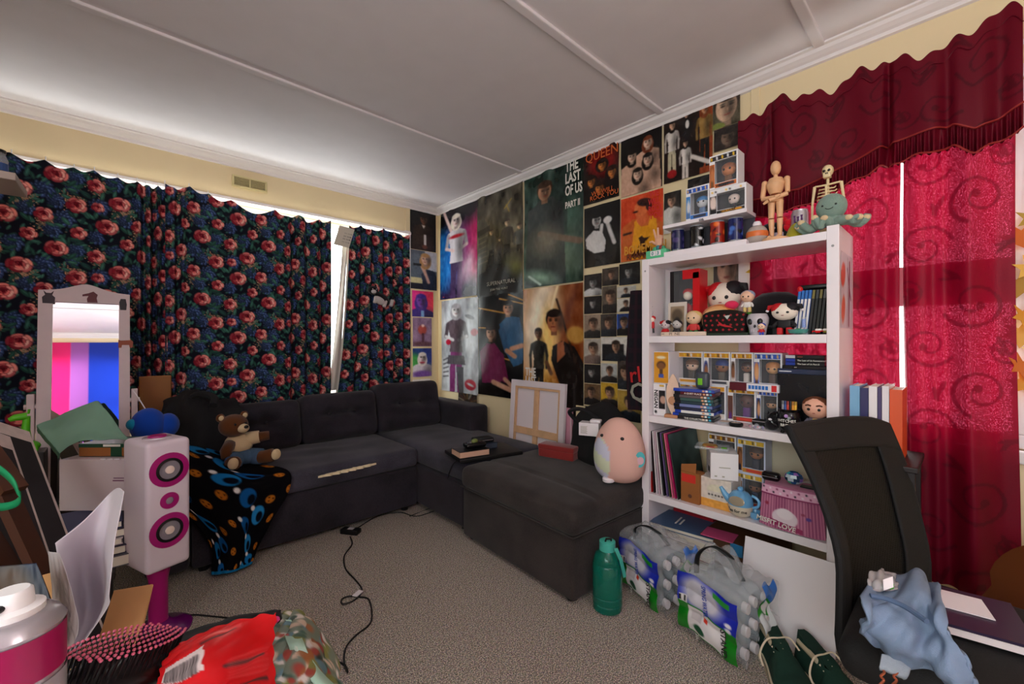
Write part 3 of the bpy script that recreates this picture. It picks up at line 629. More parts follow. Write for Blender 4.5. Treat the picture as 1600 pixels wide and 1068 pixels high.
# ================================================================ BOOKCASE
M_BC = mat('white_laminate', (236, 228, 232), .32, spec=.5)
BX0, BX1, BY0, BY1 = 1.88, 2.15, .309, 1.088; ST_T = .032
SHZ = [1.512, 1.136, .751, .372, .045]                  # upper faces of the boards
bc = thing('bookcase', 'tall open white bookcase crammed with toys boxes and books', 'bookcase', ((BX0 + BX1) / 2, (BY0 + BY1) / 2, 0))
for y0, y1, zt in ((BY0, BY0 + .037, 1.530), (BY1 - .037, BY1, 1.512)):
    sp = rb((BX0, y0, 0), (BX1, y1, zt), .002, 1).build('side_panel', M_BC, bc, world=True)
    MB().cyl((BX0 - .0015, (y0 + y1) / 2, 1.455), (BX0 + .002, (y0 + y1) / 2, 1.455), .0045, seg=12).build('screw_cap', mat('grey_cap', (150, 148, 150), .4), sp).matrix_parent_inverse = Matrix.Translation(-bc.location)
rb((BX1 - .006, BY0 + .04, SHZ[3]), (BX1, .80, SHZ[2] - .034), .001, 1).build('back_panel', mat('cream_hardboard', (206, 196, 170), .6), bc, world=True)
for z in SHZ: rb((BX0 + .001, BY0 + .037, z - ST_T), (BX1, BY1 - .037, z), .002, 1).build('shelf', M_BC, bc, world=True)
# ================================================================ POSTERS AND PRINTS
def head(cv, cx, cy, r, skin, hair, hl=1.15, turn=0.0, dark=.45):
    """generic face: r = half height of the face as a fraction of the canvas height"""
    rx = r * .74 / cv.asp; s = np.asarray(skin, float); sh = tuple(s * dark); h = tuple(np.asarray(hair, float))
    cv.ell(cx, cy - r * .30, rx * 1.2, r * .95, h)
    if hl > 1.3: cv.ell(cx, cy + r * (hl - 1) * .75, rx * 1.45, r * hl * .85, h)
    cv.rect(cx - rx * .45, cy + r * .5, cx + rx * .45, cy + r * 1.35, tuple(s * .7))
    cv.ell(cx, cy, rx, r, tuple(s)); cv.ell(cx + rx * (.55 - turn), cy + r * .1, rx * .6, r * .85, sh, 0, .9, .8)
    cv.ell(cx, cy - r * .78, rx * 1.08, r * .38, h, 0, .25)
    for e in (-1, 1):
        ex = cx + e * rx * .40 + turn * rx * .4
        cv.ell(ex, cy - r * .10, rx * .22, r * .075, tuple(s * .22)); cv.ell(ex, cy - r * .26, rx * .28, r * .05, tuple(np.minimum(s * .35, 60)))
    cv.ell(cx + turn * rx * .5, cy + r * .18, rx * .13, r * .18, tuple(s * .75), 0, .6, .7); cv.ell(cx + turn * rx * .45, cy + r * .52, rx * .34, r * .065, tuple(s * np.array([.62, .4, .4])))
def bust(cv, cx, cy, r, skin, hair, shirt, hl=1.15, turn=0.0, coll=None, dark=.45):
    w = r * 2.1 / cv.asp; s = np.asarray(shirt, float)
    cv.poly([(cx - w * .35, cy + r * 1.15), (cx + w * .35, cy + r * 1.15), (cx + w * .95, cy + r * 1.75), (cx + w * 1.15, 1.05), (cx - w * 1.15, 1.05), (cx - w * .95, cy + r * 1.75)], tuple(s))
    cv.ell(cx + w * .6, cy + r * 3, w * .5, r * 1.6, tuple(s * .5), 0, .9, .7)
    if coll: cv.poly([(cx - w * .22, cy + r * 1.1), (cx + w * .22, cy + r * 1.1), (cx, cy + r * 2.1)], coll)
    head(cv, cx, cy, r, skin, hair, hl, turn, dark)
def figure(cv, cx, top, H, skin, hair, shirt, pants, hl=1.15, arms=None):
    r = H / 15; w = H * .13 / cv.asp; s = np.asarray(shirt, float); p = np.asarray(pants, float); sy = top + H * .16
    cv.poly([(cx - w * .55, top + H * .5), (cx + w * .55, top + H * .5), (cx + w * .62, top + H), (cx + w * .14, top + H), (cx, top + H * .58), (cx - w * .14, top + H), (cx - w * .62, top + H)], tuple(p))
    cv.poly([(cx - w * .3, sy), (cx + w * .3, sy), (cx + w * .86, sy + H * .035), (cx + w * .55, top + H * .40), (cx + w * .66, top + H * .54), (cx - w * .66, top + H * .54), (cx - w * .55, top + H * .40), (cx - w * .86, sy + H * .035)], tuple(s))
    for e in (-1, 1): cv.line(cx + e * w * .80, sy + H * .06, cx + e * w * 1.0, top + H * .36, H * .042, tuple(s * .75)); cv.line(cx + e * w * 1.0, top + H * .36, cx + e * w * (.3 if arms else .95), top + H * (.40 if arms else .52), H * .036, tuple(s * .85) if not arms else arms)
    cv.ell(cx + w * .4, top + H * .36, w * .45, H * .2, tuple(s * .5), 0, .8, .6); head(cv, cx, top + r, r, skin, hair, hl)
def soften(cv, n=1):
    for _ in range(n):
        p = np.pad(cv.a, ((1, 1), (1, 1), (0, 0)), 'edge'); cv.a = (p[:-2, 1:-1] + p[2:, 1:-1] + p[1:-1, :-2] + p[1:-1, 2:] + 2 * p[1:-1, 1:-1]) / 6
    return cv.noise(9, 17, 5).noise(7, 37, 6)
def posterB(name, label, cat, px0, px1, t0, b0, cv, m=None, group=None, wav=.0015, seed=1, X=None):
    soften(cv); X = X or (XW - .010); a, c = onX(px0, t0, X), onX(px0, b0, X); y1 = onX(px1, 534, X).y
    o = flat(name, cv, a, (X, y1, a.z), c, m, None, wav, seed); tag(o, label, cat, group); o['_r'] = 0; del o['_r']
    return o, a.y, y1, a.z, c.z
def posterA(name, label, cat, px0, px1, t0, b0, cv, m=None, group=None, wav=.001, seed=1):
    soften(cv); Y = YW - .005; a, c = onY(px0, t0, Y), onY(px0, b0, Y); x1 = onY(px1, 534, Y).x
    return tag(flat(name, cv, a, (x1, Y, a.z), c, m, None, wav, seed), label, cat, group), a.x, x1, a.z, c.z
def letterB(o, s, px, py, size, m, X=None, sx=1.0, bold=0.02, tilt=0):
    p = onX(px, py, (X or XW) - .0165); return text('lettering', s, size, basis((0, -1, tilt), (0, tilt, 1), p), m, o, sx=sx, bold=bold)
M_INKW = mat('white_ink', (226, 222, 214), .6); M_INKO = mat('orange_ink', (206, 96, 40), .6); M_INKR = mat('red_ink', (206, 40, 44), .6); M_INKK = mat('black_ink', (20, 18, 20), .6); M_INKY = mat('yellow_ink', (214, 150, 48), .6); M_INKG = mat('grey_ink', (170, 164, 150), .6)
SK = (206, 160, 134)
# 1 glossy blue / pink poster
cv = Cv(72, 160, (16, 14, 30)); cv.hgrad((20, 92, 160), (200, 30, 110), .1, .9); cv.ell(.3, .02, .9, .22, (14, 12, 22), 0, .7); cv.ell(.6, 1.0, .6, .2, (22, 16, 48), 0, .8); cv.ell(.15, .6, .3, .25, (20, 110, 190), 0, .9, .8); cv.noise(22, 24, 3)
cv.line(.12, .03, .36, .30, .035, (226, 196, 190)); figure(cv, .46, .10, .95, (232, 208, 206), (226, 214, 200), (214, 206, 214), (60, 40, 80), 1.5, (220, 190, 190)); cv.ell(.46, .33, .2, .02, (170, 30, 44), 0, .5, .8); cv.ell(.70, .70, .16, .2, (214, 190, 206), .3, .8, .55)
o, *_ = posterB('glossy_poster', 'glossy blue and pink poster of a standing figure, nearest the room corner, upper row', 'poster', 688, 745.5, 331.6, 468.5, cv, GLOSSY, 'posters on the poster wall', .003, 1)
letterB(o, '•••', 692, 466, .03, M_INKR, sx=.8)
# 2 dark stormy poster
cv = Cv(84, 190, (52, 48, 38)); cv.vgrad((46, 42, 34), (86, 80, 58), 0, .45).noise(36, 7, 5).noise(22, 15, 6); cv.vgrad((30, 28, 22), (20, 19, 16), .55, .9, .0); cv.ell(.5, 1.0, 1.0, .42, (24, 22, 18), 0, .7)
cv.poly([(.02, .52), (.02, .26), (.14, .2), (.26, .32), (.26, .55), (.2, .75), (.02, .78)], (60, 58, 48)); cv.poly([(0, .34), (.3, .31), (.3, .36), (0, .4)], (36, 34, 28))
for k in range(6): cv.line(.03, .42 + k * .05, .24, .40 + k * .05, .008, (92, 88, 70))
for x, t, H, s in ((.33, .36, .36, (62, 60, 46)), (.68, .31, .42, (50, 46, 36)), (.92, .38, .34, (70, 72, 66)), (.52, .46, .22, (44, 36, 26))): figure(cv, x, t, H, (176, 150, 112), (44, 34, 24), s, (30, 28, 22))
cv.line(.62, .2, .76, .13, .006, (160, 130, 44)); cv.line(.66, .17, .72, .24, .006, (150, 120, 40)); cv.ell(.85, .75, .18, .12, (84, 84, 44), -.7, .9, .7); cv.a *= 1.3
o, *_ = posterB('stormy_poster', 'dark brown poster of people under storm clouds by an old house', 'poster', 746, 817, 309.5, 465, cv, GLOSSY, 'posters on the poster wall', .003, 2)
letterB(o, 'SUPERNATURAL', 760.5, 447, .046, M_INKG, sx=1.05, bold=0); letterB(o, 'JOIN THE HUNT', 766, 454.5, .025, M_INKG, sx=1.2, bold=0)
# 3 green poster
cv = Cv(104, 208, (24, 40, 34)); cv.hgrad((30, 52, 44), (20, 32, 28)); cv.noise(26, 9, 7).noise(16, 21, 8); cv.ell(.5, .75, .5, .3, (74, 96, 80), .2, .9, .8); cv.ell(.7, .42, .3, .12, (66, 98, 84), .4, .9, .5); cv.rect(.55, 0, .75, .6, (18, 30, 26), .5)
cv.poly([(.1, .36), (.3, .26), (.52, .26), (.62, .34), (.6, .55), (.3, .72), (.05, .6)], (42, 48, 46)); bust(cv, .38, .20, .075, (150, 110, 84), (46, 30, 20), (40, 48, 46), 1.3, .35, dark=.4); cv.line(.3, .55, .95, .68, .05, (86, 72, 58)); cv.ell(.4, .62, .25, .12, (96, 92, 80), .1, .9, .7); cv.ell(.3, .92, .3, .06, (120, 150, 130), .3, .8, .6); cv.line(.1, .9, .3, .98, .02, (150, 170, 160)); cv.a *= 1.3
o, *_ = posterB('green_poster', 'tall dark green poster of a person in a misty forest with white title', 'poster', 819, 911.5, 276, 450.7, cv, GLOSSY, 'posters on the poster wall', .0035, 3)
for s, px, py, sz, w in (('THE', 883.5, 269, .082, .80), ('LAST', 883, 287.5, .082, .80), ('OF US', 883, 306.5, .080, .74), ('PART II', 883, 326, .052, .86)): letterB(o, s, px, py, sz * 1.18, M_INKW, sx=w * .78, bold=.03)
# 4 silver-grey poster
cv = Cv(72, 166, (176, 180, 186)); cv.noise(30, 8, 11).noise(18, 20, 12); figure(cv, .42, .06, .94, (214, 208, 208), (150, 146, 150), (84, 70, 78), (112, 40, 96), 1.5, (200, 196, 198)); cv.poly([(.2, .60), (.64, .60), (.68, .70), (.16, .70)], (70, 66, 72)); cv.poly([(.43, .72), (.62, .72), (.62, 1), (.5, 1)], (70, 70, 76))
for k in range(5): cv.line(.06, .66 + k * .045, .2, .63 + k * .05, .012, (60, 58, 64))
cv.ell(.78, .20, .12, .02, (90, 92, 98), .4); cv.ell(.90, .36, .09, .035, (168, 24, 50)); cv.ell(.2, .46, .07, .03, (168, 24, 50)); cv.ell(.80, .90, .14, .055, (176, 34, 56), .4); cv.ell(.80, .90, .09, .012, (190, 190, 196), .4); cv.rect(.68, .62, .86, .82, (140, 142, 150), .5)
posterB('silver_poster', 'silver grey poster of a figure in magenta leggings with red lips mark', 'poster', 690, 747, 470.5, 609, cv, GLOSSY, 'posters on the poster wall', .003, 4)
# 5 two men seated
cv = Cv(84, 180, (18, 15, 14)); cv.noise(14, 7, 15)
for a in ((0, .12, .6, .19), (.5, .05, 1, .12), (.55, .62, .95, .66), (.5, .78, .92, .82), (0, .32, .25, .33), (.7, .02, 1, .09)): cv.line(*a, .012, (196, 120, 34)); cv.line(*a, .004, (244, 200, 110))
cv.poly([(.55, .72), (1, .66), (1, 1), (.6, 1)], (14, 12, 14)); cv.poly([(.50, .30), (.66, .22), (.92, .24), (1.0, .40), (.98, .66), (.8, .70), (.62, .56)], (34, 84, 124)); cv.line(.55, .36, .66, .55, .06, (30, 74, 112)); cv.line(.66, .55, .82, .60, .045, (196, 140, 110)); cv.line(.97, .5, .76, .53, .045, (196, 140, 110))
head(cv, .68, .15, .062, (206, 146, 108), (34, 24, 20)); cv.poly([(.04, .56), (.2, .48), (.4, .48), (.56, .58), (.66, .80), (.5, .86), (.1, .88)], (112, 26, 72)); cv.line(.52, .6, .62, .82, .07, (104, 22, 66)); cv.line(.36, .86, .82, .93, .05, (200, 150, 124)); cv.line(.62, .82, .86, .92, .04, (190, 140, 116)); head(cv, .30, .38, .065, (190, 140, 110), (40, 26, 20), 1.5)
o, *_ = posterB('two_men_poster', 'dark poster of two seated men, one in magenta and one in blue shirt', 'poster', 747.5, 817.5, 463, 615, cv, GLOSSY, 'posters on the poster wall', .002, 5)
# 6 orange poster
cv = Cv(104, 208, (150, 78, 30)); cv.hgrad((176, 106, 50), (120, 58, 24)); cv.ell(.30, .25, .28, .42, (246, 226, 196), .15, .9); cv.ell(.42, .45, .16, .3, (250, 200, 110), .1, .9, .9); cv.noise(20, 12, 17); cv.vgrad((190, 136, 50), (96, 60, 22), .62, .95, 0); cv.ell(.3, .80, .6, .14, (176, 124, 46), 0, .6, .8); cv.noise(30, 40, 18, y0=.68, y1=.95)
figure(cv, .28, .31, .56, (120, 80, 54), (40, 28, 20), (52, 50, 44), (34, 30, 26)); cv.line(.5, .64, .42, .56, .03, (100, 66, 44)); cv.poly([(.52, .44), (.68, .40), (.86, .44), (1, .56), (1, 1), (.66, 1), (.66, .74), (.5, .54)], (30, 24, 22)); cv.poly([(.60, .42), (.70, .40), (.72, .5), (.6, .56)], (160, 92, 58)); cv.line(.58, .10, .96, .66, .016, (44, 28, 20)); head(cv, .54, .26, .075, (176, 108, 70), (36, 24, 18), 1.25, -.35); cv.ell(.88, .36, .14, .06, (186, 136, 62), .2, .3); cv.line(.5, .16, .60, .0, .02, (250, 226, 180))
o, *_ = posterB('orange_poster', 'tall orange poster of two hikers against glowing ruins, behind the blank canvas', 'poster', 818, 911.5, 453, 651, cv, GLOSSY, 'posters on the poster wall', .003, 6)
letterB(o, 'THE', 821, 585.5, .082, M_INKW, sx=.72, bold=.03); letterB(o, 'LAST', 821, 597, .07, M_INKW, sx=.72, bold=.03)
# 7 small kaleidoscope print
cv = Cv(30, 26, (26, 18, 12))
for k in range(16): a = k * PI / 8; cv.line(.5 + .2 * math.cos(a), .5 + .2 * math.sin(a), .5 + .52 * math.cos(a), .5 + .5 * math.sin(a), .04, [(200, 150, 50), (230, 222, 200), (120, 40, 30), (170, 120, 60)][k % 4])
posterB('small_square_print', 'tiny square gold and black kaleidoscope print just above the sofa arm', 'print', 716, 745, 612.5, 639, cv)
# 8 magazine style band poster with curled corner
cv = Cv(66, 110, (20, 13, 10)); cv.ell(.55, .3, .42, .26, (120, 16, 16), 0, .7)
for x, y in ((.54, .36), (.24, .60), (.80, .54), (.47, .76)): cv.ell(x, y, .18, .13, (34, 16, 10)); head(cv, x, y, .082, (206, 124, 58), (40, 20, 12), 1.3)
o, *_ = posterB('band_poster', 'dark red and orange poster of four faces under an orange title', 'poster', 911.5, 967, 238.6, 322, cv, GLOSSY, 'posters on the poster wall', .004, 7)
letterB(o, 'QUEEN', 914.5, 256, .084, M_INKO, sx=.92, bold=0); letterB(o, 'WE WILL', 924, 307, .042, M_INKO, bold=0); letterB(o, 'ROCK YOU', 921.5, 314.5, .042, M_INKO, bold=0)
# 9 four bare shouldered musicians
cv = Cv(72, 112, (10, 9, 9))
for x, y, hr in ((.28, .40, (24, 16, 12)), (.66, .26, (104, 48, 26)), (.66, .52, (20, 14, 12)), (.42, .70, (22, 16, 12))): bust(cv, x, y, .085, (222, 184, 160), hr, (206, 164, 140), 1.7, dark=.6)
posterB('musicians_poster', 'poster of four long haired bare shouldered musicians on black', 'poster', 970.5, 1034.5, 213, 309, cv, GLOSSY, 'posters on the poster wall', .002, 8)
# 10 group in white suits
cv = Cv(86, 120, (26, 14, 12)); cv.rect(.55, 0, 1, 1, (140, 62, 30)); cv.rect(.55, .1, .75, 1, (30, 18, 14))
figure(cv, .18, .12, .8, (214, 170, 140), (20, 14, 12), (216, 208, 200), (190, 180, 150), 1.8); figure(cv, .48, .06, .6, (220, 180, 150), (20, 14, 12), (24, 22, 26), (26, 22, 24), 1.7); figure(cv, .84, .06, .85, (206, 150, 110), (120, 60, 30), (150, 116, 60), (18, 16, 16), 1.9); figure(cv, .46, .46, .62, (216, 174, 146), (20, 14, 12), (222, 214, 206), (206, 196, 186), 1.7); cv.line(.60, .72, .92, .86, .06, (212, 204, 196)); cv.ell(.18, .88, .10, .06, (150, 20, 24)); cv.ell(.5, .24, .04, .06, (226, 220, 214))
posterB('group_poster', 'poster of a four person band in white and patterned clothes', 'poster', 1037.5, 1113.5, 183, 288, cv, GLOSSY, 'posters on the poster wall', .002, 9)
# 11-12 close-up faces
cv = Cv(46, 60, (70, 64, 48)); cv.noise(20, 5, 3); head(cv, .5, .45, .40, (206, 170, 142), (44, 34, 28), 1.1, .2); cv.ell(.15, .95, .3, .12, (120, 130, 60))
posterB('face_photo', 'large close-up colour photo of a short haired man, topmost right', 'photo', 1114, 1156.5, 151, 204, cv, None, 'photos of a short haired man')
cv = Cv(46, 40, (40, 32, 28)); cv.noise(14, 5, 4); head(cv, .48, .5, .34, (120, 98, 84), (36, 30, 26), 1.1)
posterB('dark_face_photo', 'dim sepia photo of a man hung crooked under the topmost right face', 'photo', 1115.5, 1161, 204.5, 238, cv, None, 'photos of a short haired man', .001, 3, XW - .014)
# 13 singer in black and white
cv = Cv(62, 108, (16, 16, 16)); cv.poly([(.05, .52), (.28, .40), (.5, .44), (.62, .6), (.58, .78), (.3, .78), (.08, .68)], (206, 204, 202)); head(cv, .36, .25, .095, (212, 210, 208), (18, 18, 18), 1.15, .5); cv.line(.16, .55, .42, .74, .075, (214, 212, 210)); cv.line(.42, .74, .50, .34, .055, (206, 204, 202)); cv.line(.84, .66, .66, .34, .06, (196, 194, 192)); cv.ell(.66, .28, .12, .06, (216, 214, 212)); cv.poly([(.35, .8), (.62, .8), (.7, 1), (.3, 1)], (40, 40, 40)); cv.noise(16, 30, 4, y0=.8, y1=1)
posterB('singer_poster', 'black and white poster of a singer holding a microphone', 'poster', 913, 969, 326.5, 419, cv, GLOSSY, 'posters on the poster wall', .002, 10)
# 14 orange film poster
cv = Cv(72, 108, (206, 70, 34)); cv.noise(14, 5, 4); cv.poly([(.02, 1), (.05, .45), (.3, .36), (.7, .36), (.98, .5), (1, 1)], (196, 96, 40)); cv.poly([(.26, .98), (.34, .40), (.44, .36), (.52, .5), (.66, .5), (.72, .36), (.84, .4), (.92, .98)], (224, 152, 28)); cv.poly([(.36, .3), (.62, .26), (.7, .42), (.5, .5), (.4, .42)], (206, 96, 50)); cv.ell(.50, .22, .17, .12, (214, 108, 58)); cv.ell(.58, .14, .18, .06, (50, 22, 18), .2); cv.ell(.68, .2, .07, .08, (50, 22, 18)); cv.ell(.36, .255, .06, .015, (50, 22, 18)); cv.line(.08, .57, .26, .56, .03, (40, 20, 18))
cv.poly([(.44, .66), (.52, .64), (.56, .68), (.7, .67), (.58, .74), (.6, .84), (.5, .78), (.4, .84), (.48, .74)], (50, 26, 20)); cv.vgrad((0, 0, 0), (0, 0, 0), 0, 1, 0)
for k in range(24): cv.ell(.3 + k * .026, .90 + .015 * math.sin(k * 2.1), .02, .05, (70, 34, 18))
o, *_ = posterB('film_poster', 'orange film poster of a singer in a yellow vest above yellow title letters', 'poster', 970.3, 1036, 312, 410, cv, GLOSSY, 'posters on the poster wall', .002, 11)
letterB(o, 'BOHEMIAN', 975, 399, .075, M_INKY, sx=.72, bold=.02); letterB(o, 'RHAPSODY', 979, 406.5, .05, mat('brown_ink', (96, 40, 22), .6), sx=.86, bold=.02)
for s, py in (('WE', 307), ('WILL', 319.5), ('ROCK', 330.5), ('YOU', 341)): letterB(o, s, 1014.5 if len(s) < 4 else 1013, py + 1.5, .05, M_INKR, sx=.62 if len(s) > 3 else .8, bold=.02)
# 15 prints half hidden by the boxes
cv = Cv(30, 66, (34, 30, 28)); cv.noise(20, 5, 2); bust(cv, .45, .22, .13, SK, (40, 30, 24), (206, 204, 200))
posterB('half_hidden_photo', 'photo of a person in white half hidden behind the stacked toy boxes', 'photo', 1037.5, 1064, 303, 366, cv)
cv = Cv(34, 24, (22, 20, 20)); head(cv, .45, .6, .4, (90, 76, 68), (20, 18, 18)); posterB('dark_small_photo', 'tiny dark portrait photo above the stacked toy boxes', 'photo', 1074.5, 1110, 281, 306, cv)
cv = Cv(40, 60, (80, 72, 66)); head(cv, .5, .42, .32, (196, 150, 126), (50, 40, 34)); posterB('wall_face_photo', 'close-up face photo on the wall seen through the top bookcase opening', 'photo', 1115, 1157, 385, 470, cv)
# 16 collage of small portraits
CE = [(912.8, 940.3, 430, 463, 1), (941, 966.5, 420, 447, 1), (967.5, 1000, 413, 446, 1), (912.8, 940.3, 464, 490.5, 1), (941, 963.5, 448, 490, 1), (964.2, 994, 448.5, 465.5, 1), (964.2, 994, 467, 487, 1),
      (912.8, 938.2, 492, 528, 2), (938.8, 963.3, 491, 525.5, 2), (964, 988, 490.5, 524, 2), (912.8, 938.2, 529, 567.5, 3), (938.8, 987, 526.5, 563, 3), (912.8, 938.2, 568.5, 597.5, 4), (938.8, 964.3, 567, 596, 4), (965, 988, 563, 607, 4), (912.8, 938.2, 598.5, 631, 5), (938.8, 965, 597, 634, 5), (965.5, 1001, 609, 655, 5), (912.8, 965, 633.5, 662, 6)]
BGS = [(36, 32, 32), (70, 60, 54), (26, 24, 24), (30, 26, 26), (84, 74, 64), (196, 190, 182), (206, 200, 190), (150, 130, 112), (60, 54, 52), (44, 66, 120), (178, 168, 156), (214, 208, 200), (28, 24, 26), (176, 176, 172), (64, 54, 50), (112, 86, 60), (200, 158, 50), (176, 140, 60), (32, 24, 16)]
ORD = ['top left', 'top middle', 'top right', 'second row left', 'second row middle', 'small, second row upper right', 'small, second row lower right', 'third row left', 'third row middle', 'third row right, blue edged', 'smiling, fourth row left', 'wide, fourth row right', 'dark, fifth row left', 'pale, fifth row middle', 'fifth row right', 'brown, sixth row left', 'yellow, sixth row middle', 'ochre, sixth row right', 'wide dark, at the very bottom']
for k, (a, b, t, d, _) in enumerate(CE):
    w = max(16, int((b - a) * 1.1)); h = max(18, int((d - t) * 1.1)); cv = Cv(w, h, BGS[k]); cv.noise(14, 4, k); bw = k in (0, 2, 3, 12); sk = (190, 186, 184) if bw else (206, 158, 128)
    if k == 11: cv.rect(.05, .3, .75, 1, (28, 26, 28))
    if k == 9: cv.rect(0, 0, .08, 1, (40, 90, 200))
    bust(cv, .5 + .06 * math.sin(k * 2), .40, .21, tuple(q * (.5 if k in (18,) else .85) for q in sk), (50, 36, 28) if not bw else (26, 26, 26), (206, 204, 204) if k == 0 else [(26, 24, 26), (44, 40, 38), (36, 40, 48), (120, 100, 92)][3 if k == 10 else k % 3], turn=.3 * math.sin(k * 3.1))
    posterB('portrait_photo', 'small portrait photo in the collage beside the bookcase: ' + ORD[k], 'photo', a, b, t, d, cv, None, 'portrait collage beside the bookcase', .0006, k, XW - .009 - .0006 * (k % 3))
# 17 dark checked shirt hanging behind the bookcase
cv = Cv(40, 130, (20, 16, 26))
for k in range(5): cv.rect(k * .22, 0, k * .22 + .07, 1, (52, 16, 30), .7)
for k in range(9): cv.rect(0, k * .12, 1, k * .12 + .04, (46, 16, 30), .6)
Xs = XW - .045; sa, sb = onX(984, 455, Xs), onX(1030, 645, Xs)
sh = thing('hanging_shirt', 'dark checked fabric with red script lettering hanging beside the bookcase', 'shirt', (Xs, (sa.y + sb.y) / 2, sb.z))
def fsh(U, V): return Xs - .012 * np.sin(U * 9 + V * 2) - .01 - sh.location.x, sa.y + (sb.y - sa.y) * U + .035 * (1 - V) * (1 - U) - sh.location.y - .075 * np.clip(.6 - V, 0, 1) * (1 - U), sa.z + (sb.z - sa.z) * V - sh.location.z
sheet('cloth', cv, fsh, mat('checked_cloth', rough=.9, attr=True), sh)
for s, px, py, sz, m in (('rley', 984, 597, .13, M_INKR), ('Qu', 985, 626, .15, M_INKG)):
    p = onX(px, py, Xs - .03); text('lettering', s, sz, basis((0, -1, .12), (0, .12, 1), p), m, sh, bold=.01).matrix_parent_inverse = Matrix.Translation(-sh.location)
# ---- window-wall prints
cv = Cv(46, 72, (16, 15, 17)); cv.noise(10, 5, 1); cv.poly([(.16, .48), (.4, .36), (.66, .38), (.84, .52), (.84, 1), (.1, 1)], (48, 34, 26)); bust(cv, .53, .24, .105, (120, 80, 60), (24, 18, 16), (48, 34, 26), coll=(214, 208, 204)); cv.rect(.55, .6, .62, .9, (206, 202, 198)); cv.ell(.58, .9, .1, .05, (110, 60, 44))
posterA('suited_man_photo', 'dark photo of a man in brown coat, topmost beside the curtain', 'photo', 639, 681, 323, 387.5, cv)
cv = Cv(46, 70, (86, 96, 108)); cv.rect(.55, 0, 1, .5, (190, 188, 194)); cv.rect(0, .7, .5, .85, (196, 184, 140)); cv.rect(0, .85, 1, 1, (24, 24, 34)); cv.poly([(.42, .62), (.6, .46), (.9, .5), (1, .7), (1, 1), (.5, 1)], (34, 38, 54)); cv.line(.5, .45, .68, .8, .07, (206, 160, 140)); cv.line(.42, .4, .56, .6, .06, (210, 166, 144)); head(cv, .56, .22, .13, (220, 176, 150), (176, 128, 76), 1.7, -.3); cv.rect(.12, .34, .42, .40, (20, 20, 24))
posterA('woman_with_camera_photo', 'photo of a blonde woman holding a camera, under the man in the brown coat', 'photo', 640.5, 682.5, 388.5, 450, cv)
cv = Cv(36, 44, (220, 40, 92)); cv.hgrad((206, 40, 130), (232, 60, 80)); bust(cv, .42, .40, .23, (120, 70, 170), (60, 40, 130), (60, 40, 120), 1.5); cv.rect(.42, .75, .56, 1, (120, 160, 210))
posterA('neon_portrait_print', 'small pink and violet painted portrait, middle of the strip by the corner', 'print', 644, 677, 453, 494, cv)
cv = Cv(32, 50, (132, 104, 136)); cv.noise(24, 6, 3); cv.ell(.5, .42, .22, .16, (170, 70, 60), 0, .4); cv.ell(.52, .28, .08, .05, (230, 190, 180)); cv.rect(.48, .55, .58, .9, (80, 44, 60)); cv.ell(.5, .9, .5, .08, (96, 60, 70), 0, .7)
posterA('dusky_figure_print', 'small mauve print with a tiny red figure, below the violet portrait', 'print', 645, 674.5, 495.5, 541, cv)
cv = Cv(32, 48, (40, 70, 130)); cv.noise(40, 5, 9); cv.ell(.1, .5, .3, .3, (60, 150, 70), 0, .7); cv.ell(.8, .3, .35, .3, (34, 50, 130), 0, .7); bust(cv, .5, .34, .16, (226, 206, 210), (222, 214, 208), (206, 196, 210), 1.6); cv.ell(.5, .9, .5, .12, (110, 70, 150), 0, .6); cv.ell(.5, .50, .14, .03, (170, 40, 60))
posterA('rainbow_figure_print', 'small blue and green print of a pale haired figure, lowest of the strip', 'print', 645, 674.5, 544, 589, cv)
cv = Cv(30, 12, (226, 220, 216)); o, x0, x1, zt, zb = posterA('word_sign', 'small white word sign just above the sofa back by the corner', 'sign', 645, 672, 593, 610, cv)
text('lettering', '!! \u2665', .055, basis((1, 0, 0), (0, 0, 1), (x0 + .01, YW - .008, zb + .02)), M_INKK, o, sx=.55, bold=.02)
# ================================================================ THINGS ON THE BOOKCASE
RZ = -PI / 2                                       # local x = to the viewer's right, local y = away into the shelf, z up
def yX(px, X): return onX(px, 534, X).y
def WID(a, b, X): return yX(a, X) - yX(b, X)
def ZAT(px, py, X): return onX(px, py, X).z
def sh_thing(name, label, cat, px, X, zb, group=None, rz=0.0, r=None): return thing(name, label, cat, (X, yX(px, X), zb + .0008), RZ + rz, group, r)
def eyes(par, p, dx, r, m=None, z=0):
    for e in (-1, 1): MB().ell((p[0] + e * dx, p[1], p[2]), (r, r * .5, r), 10, 6).build('eye', m or M_DARK, par, smooth=True)
def fuzz(c, name=None): return mat(name or 'plush_%02x%02x%02x' % c, c, .95, spec=.1, bump=.5, bscale=420, sheen=.2)
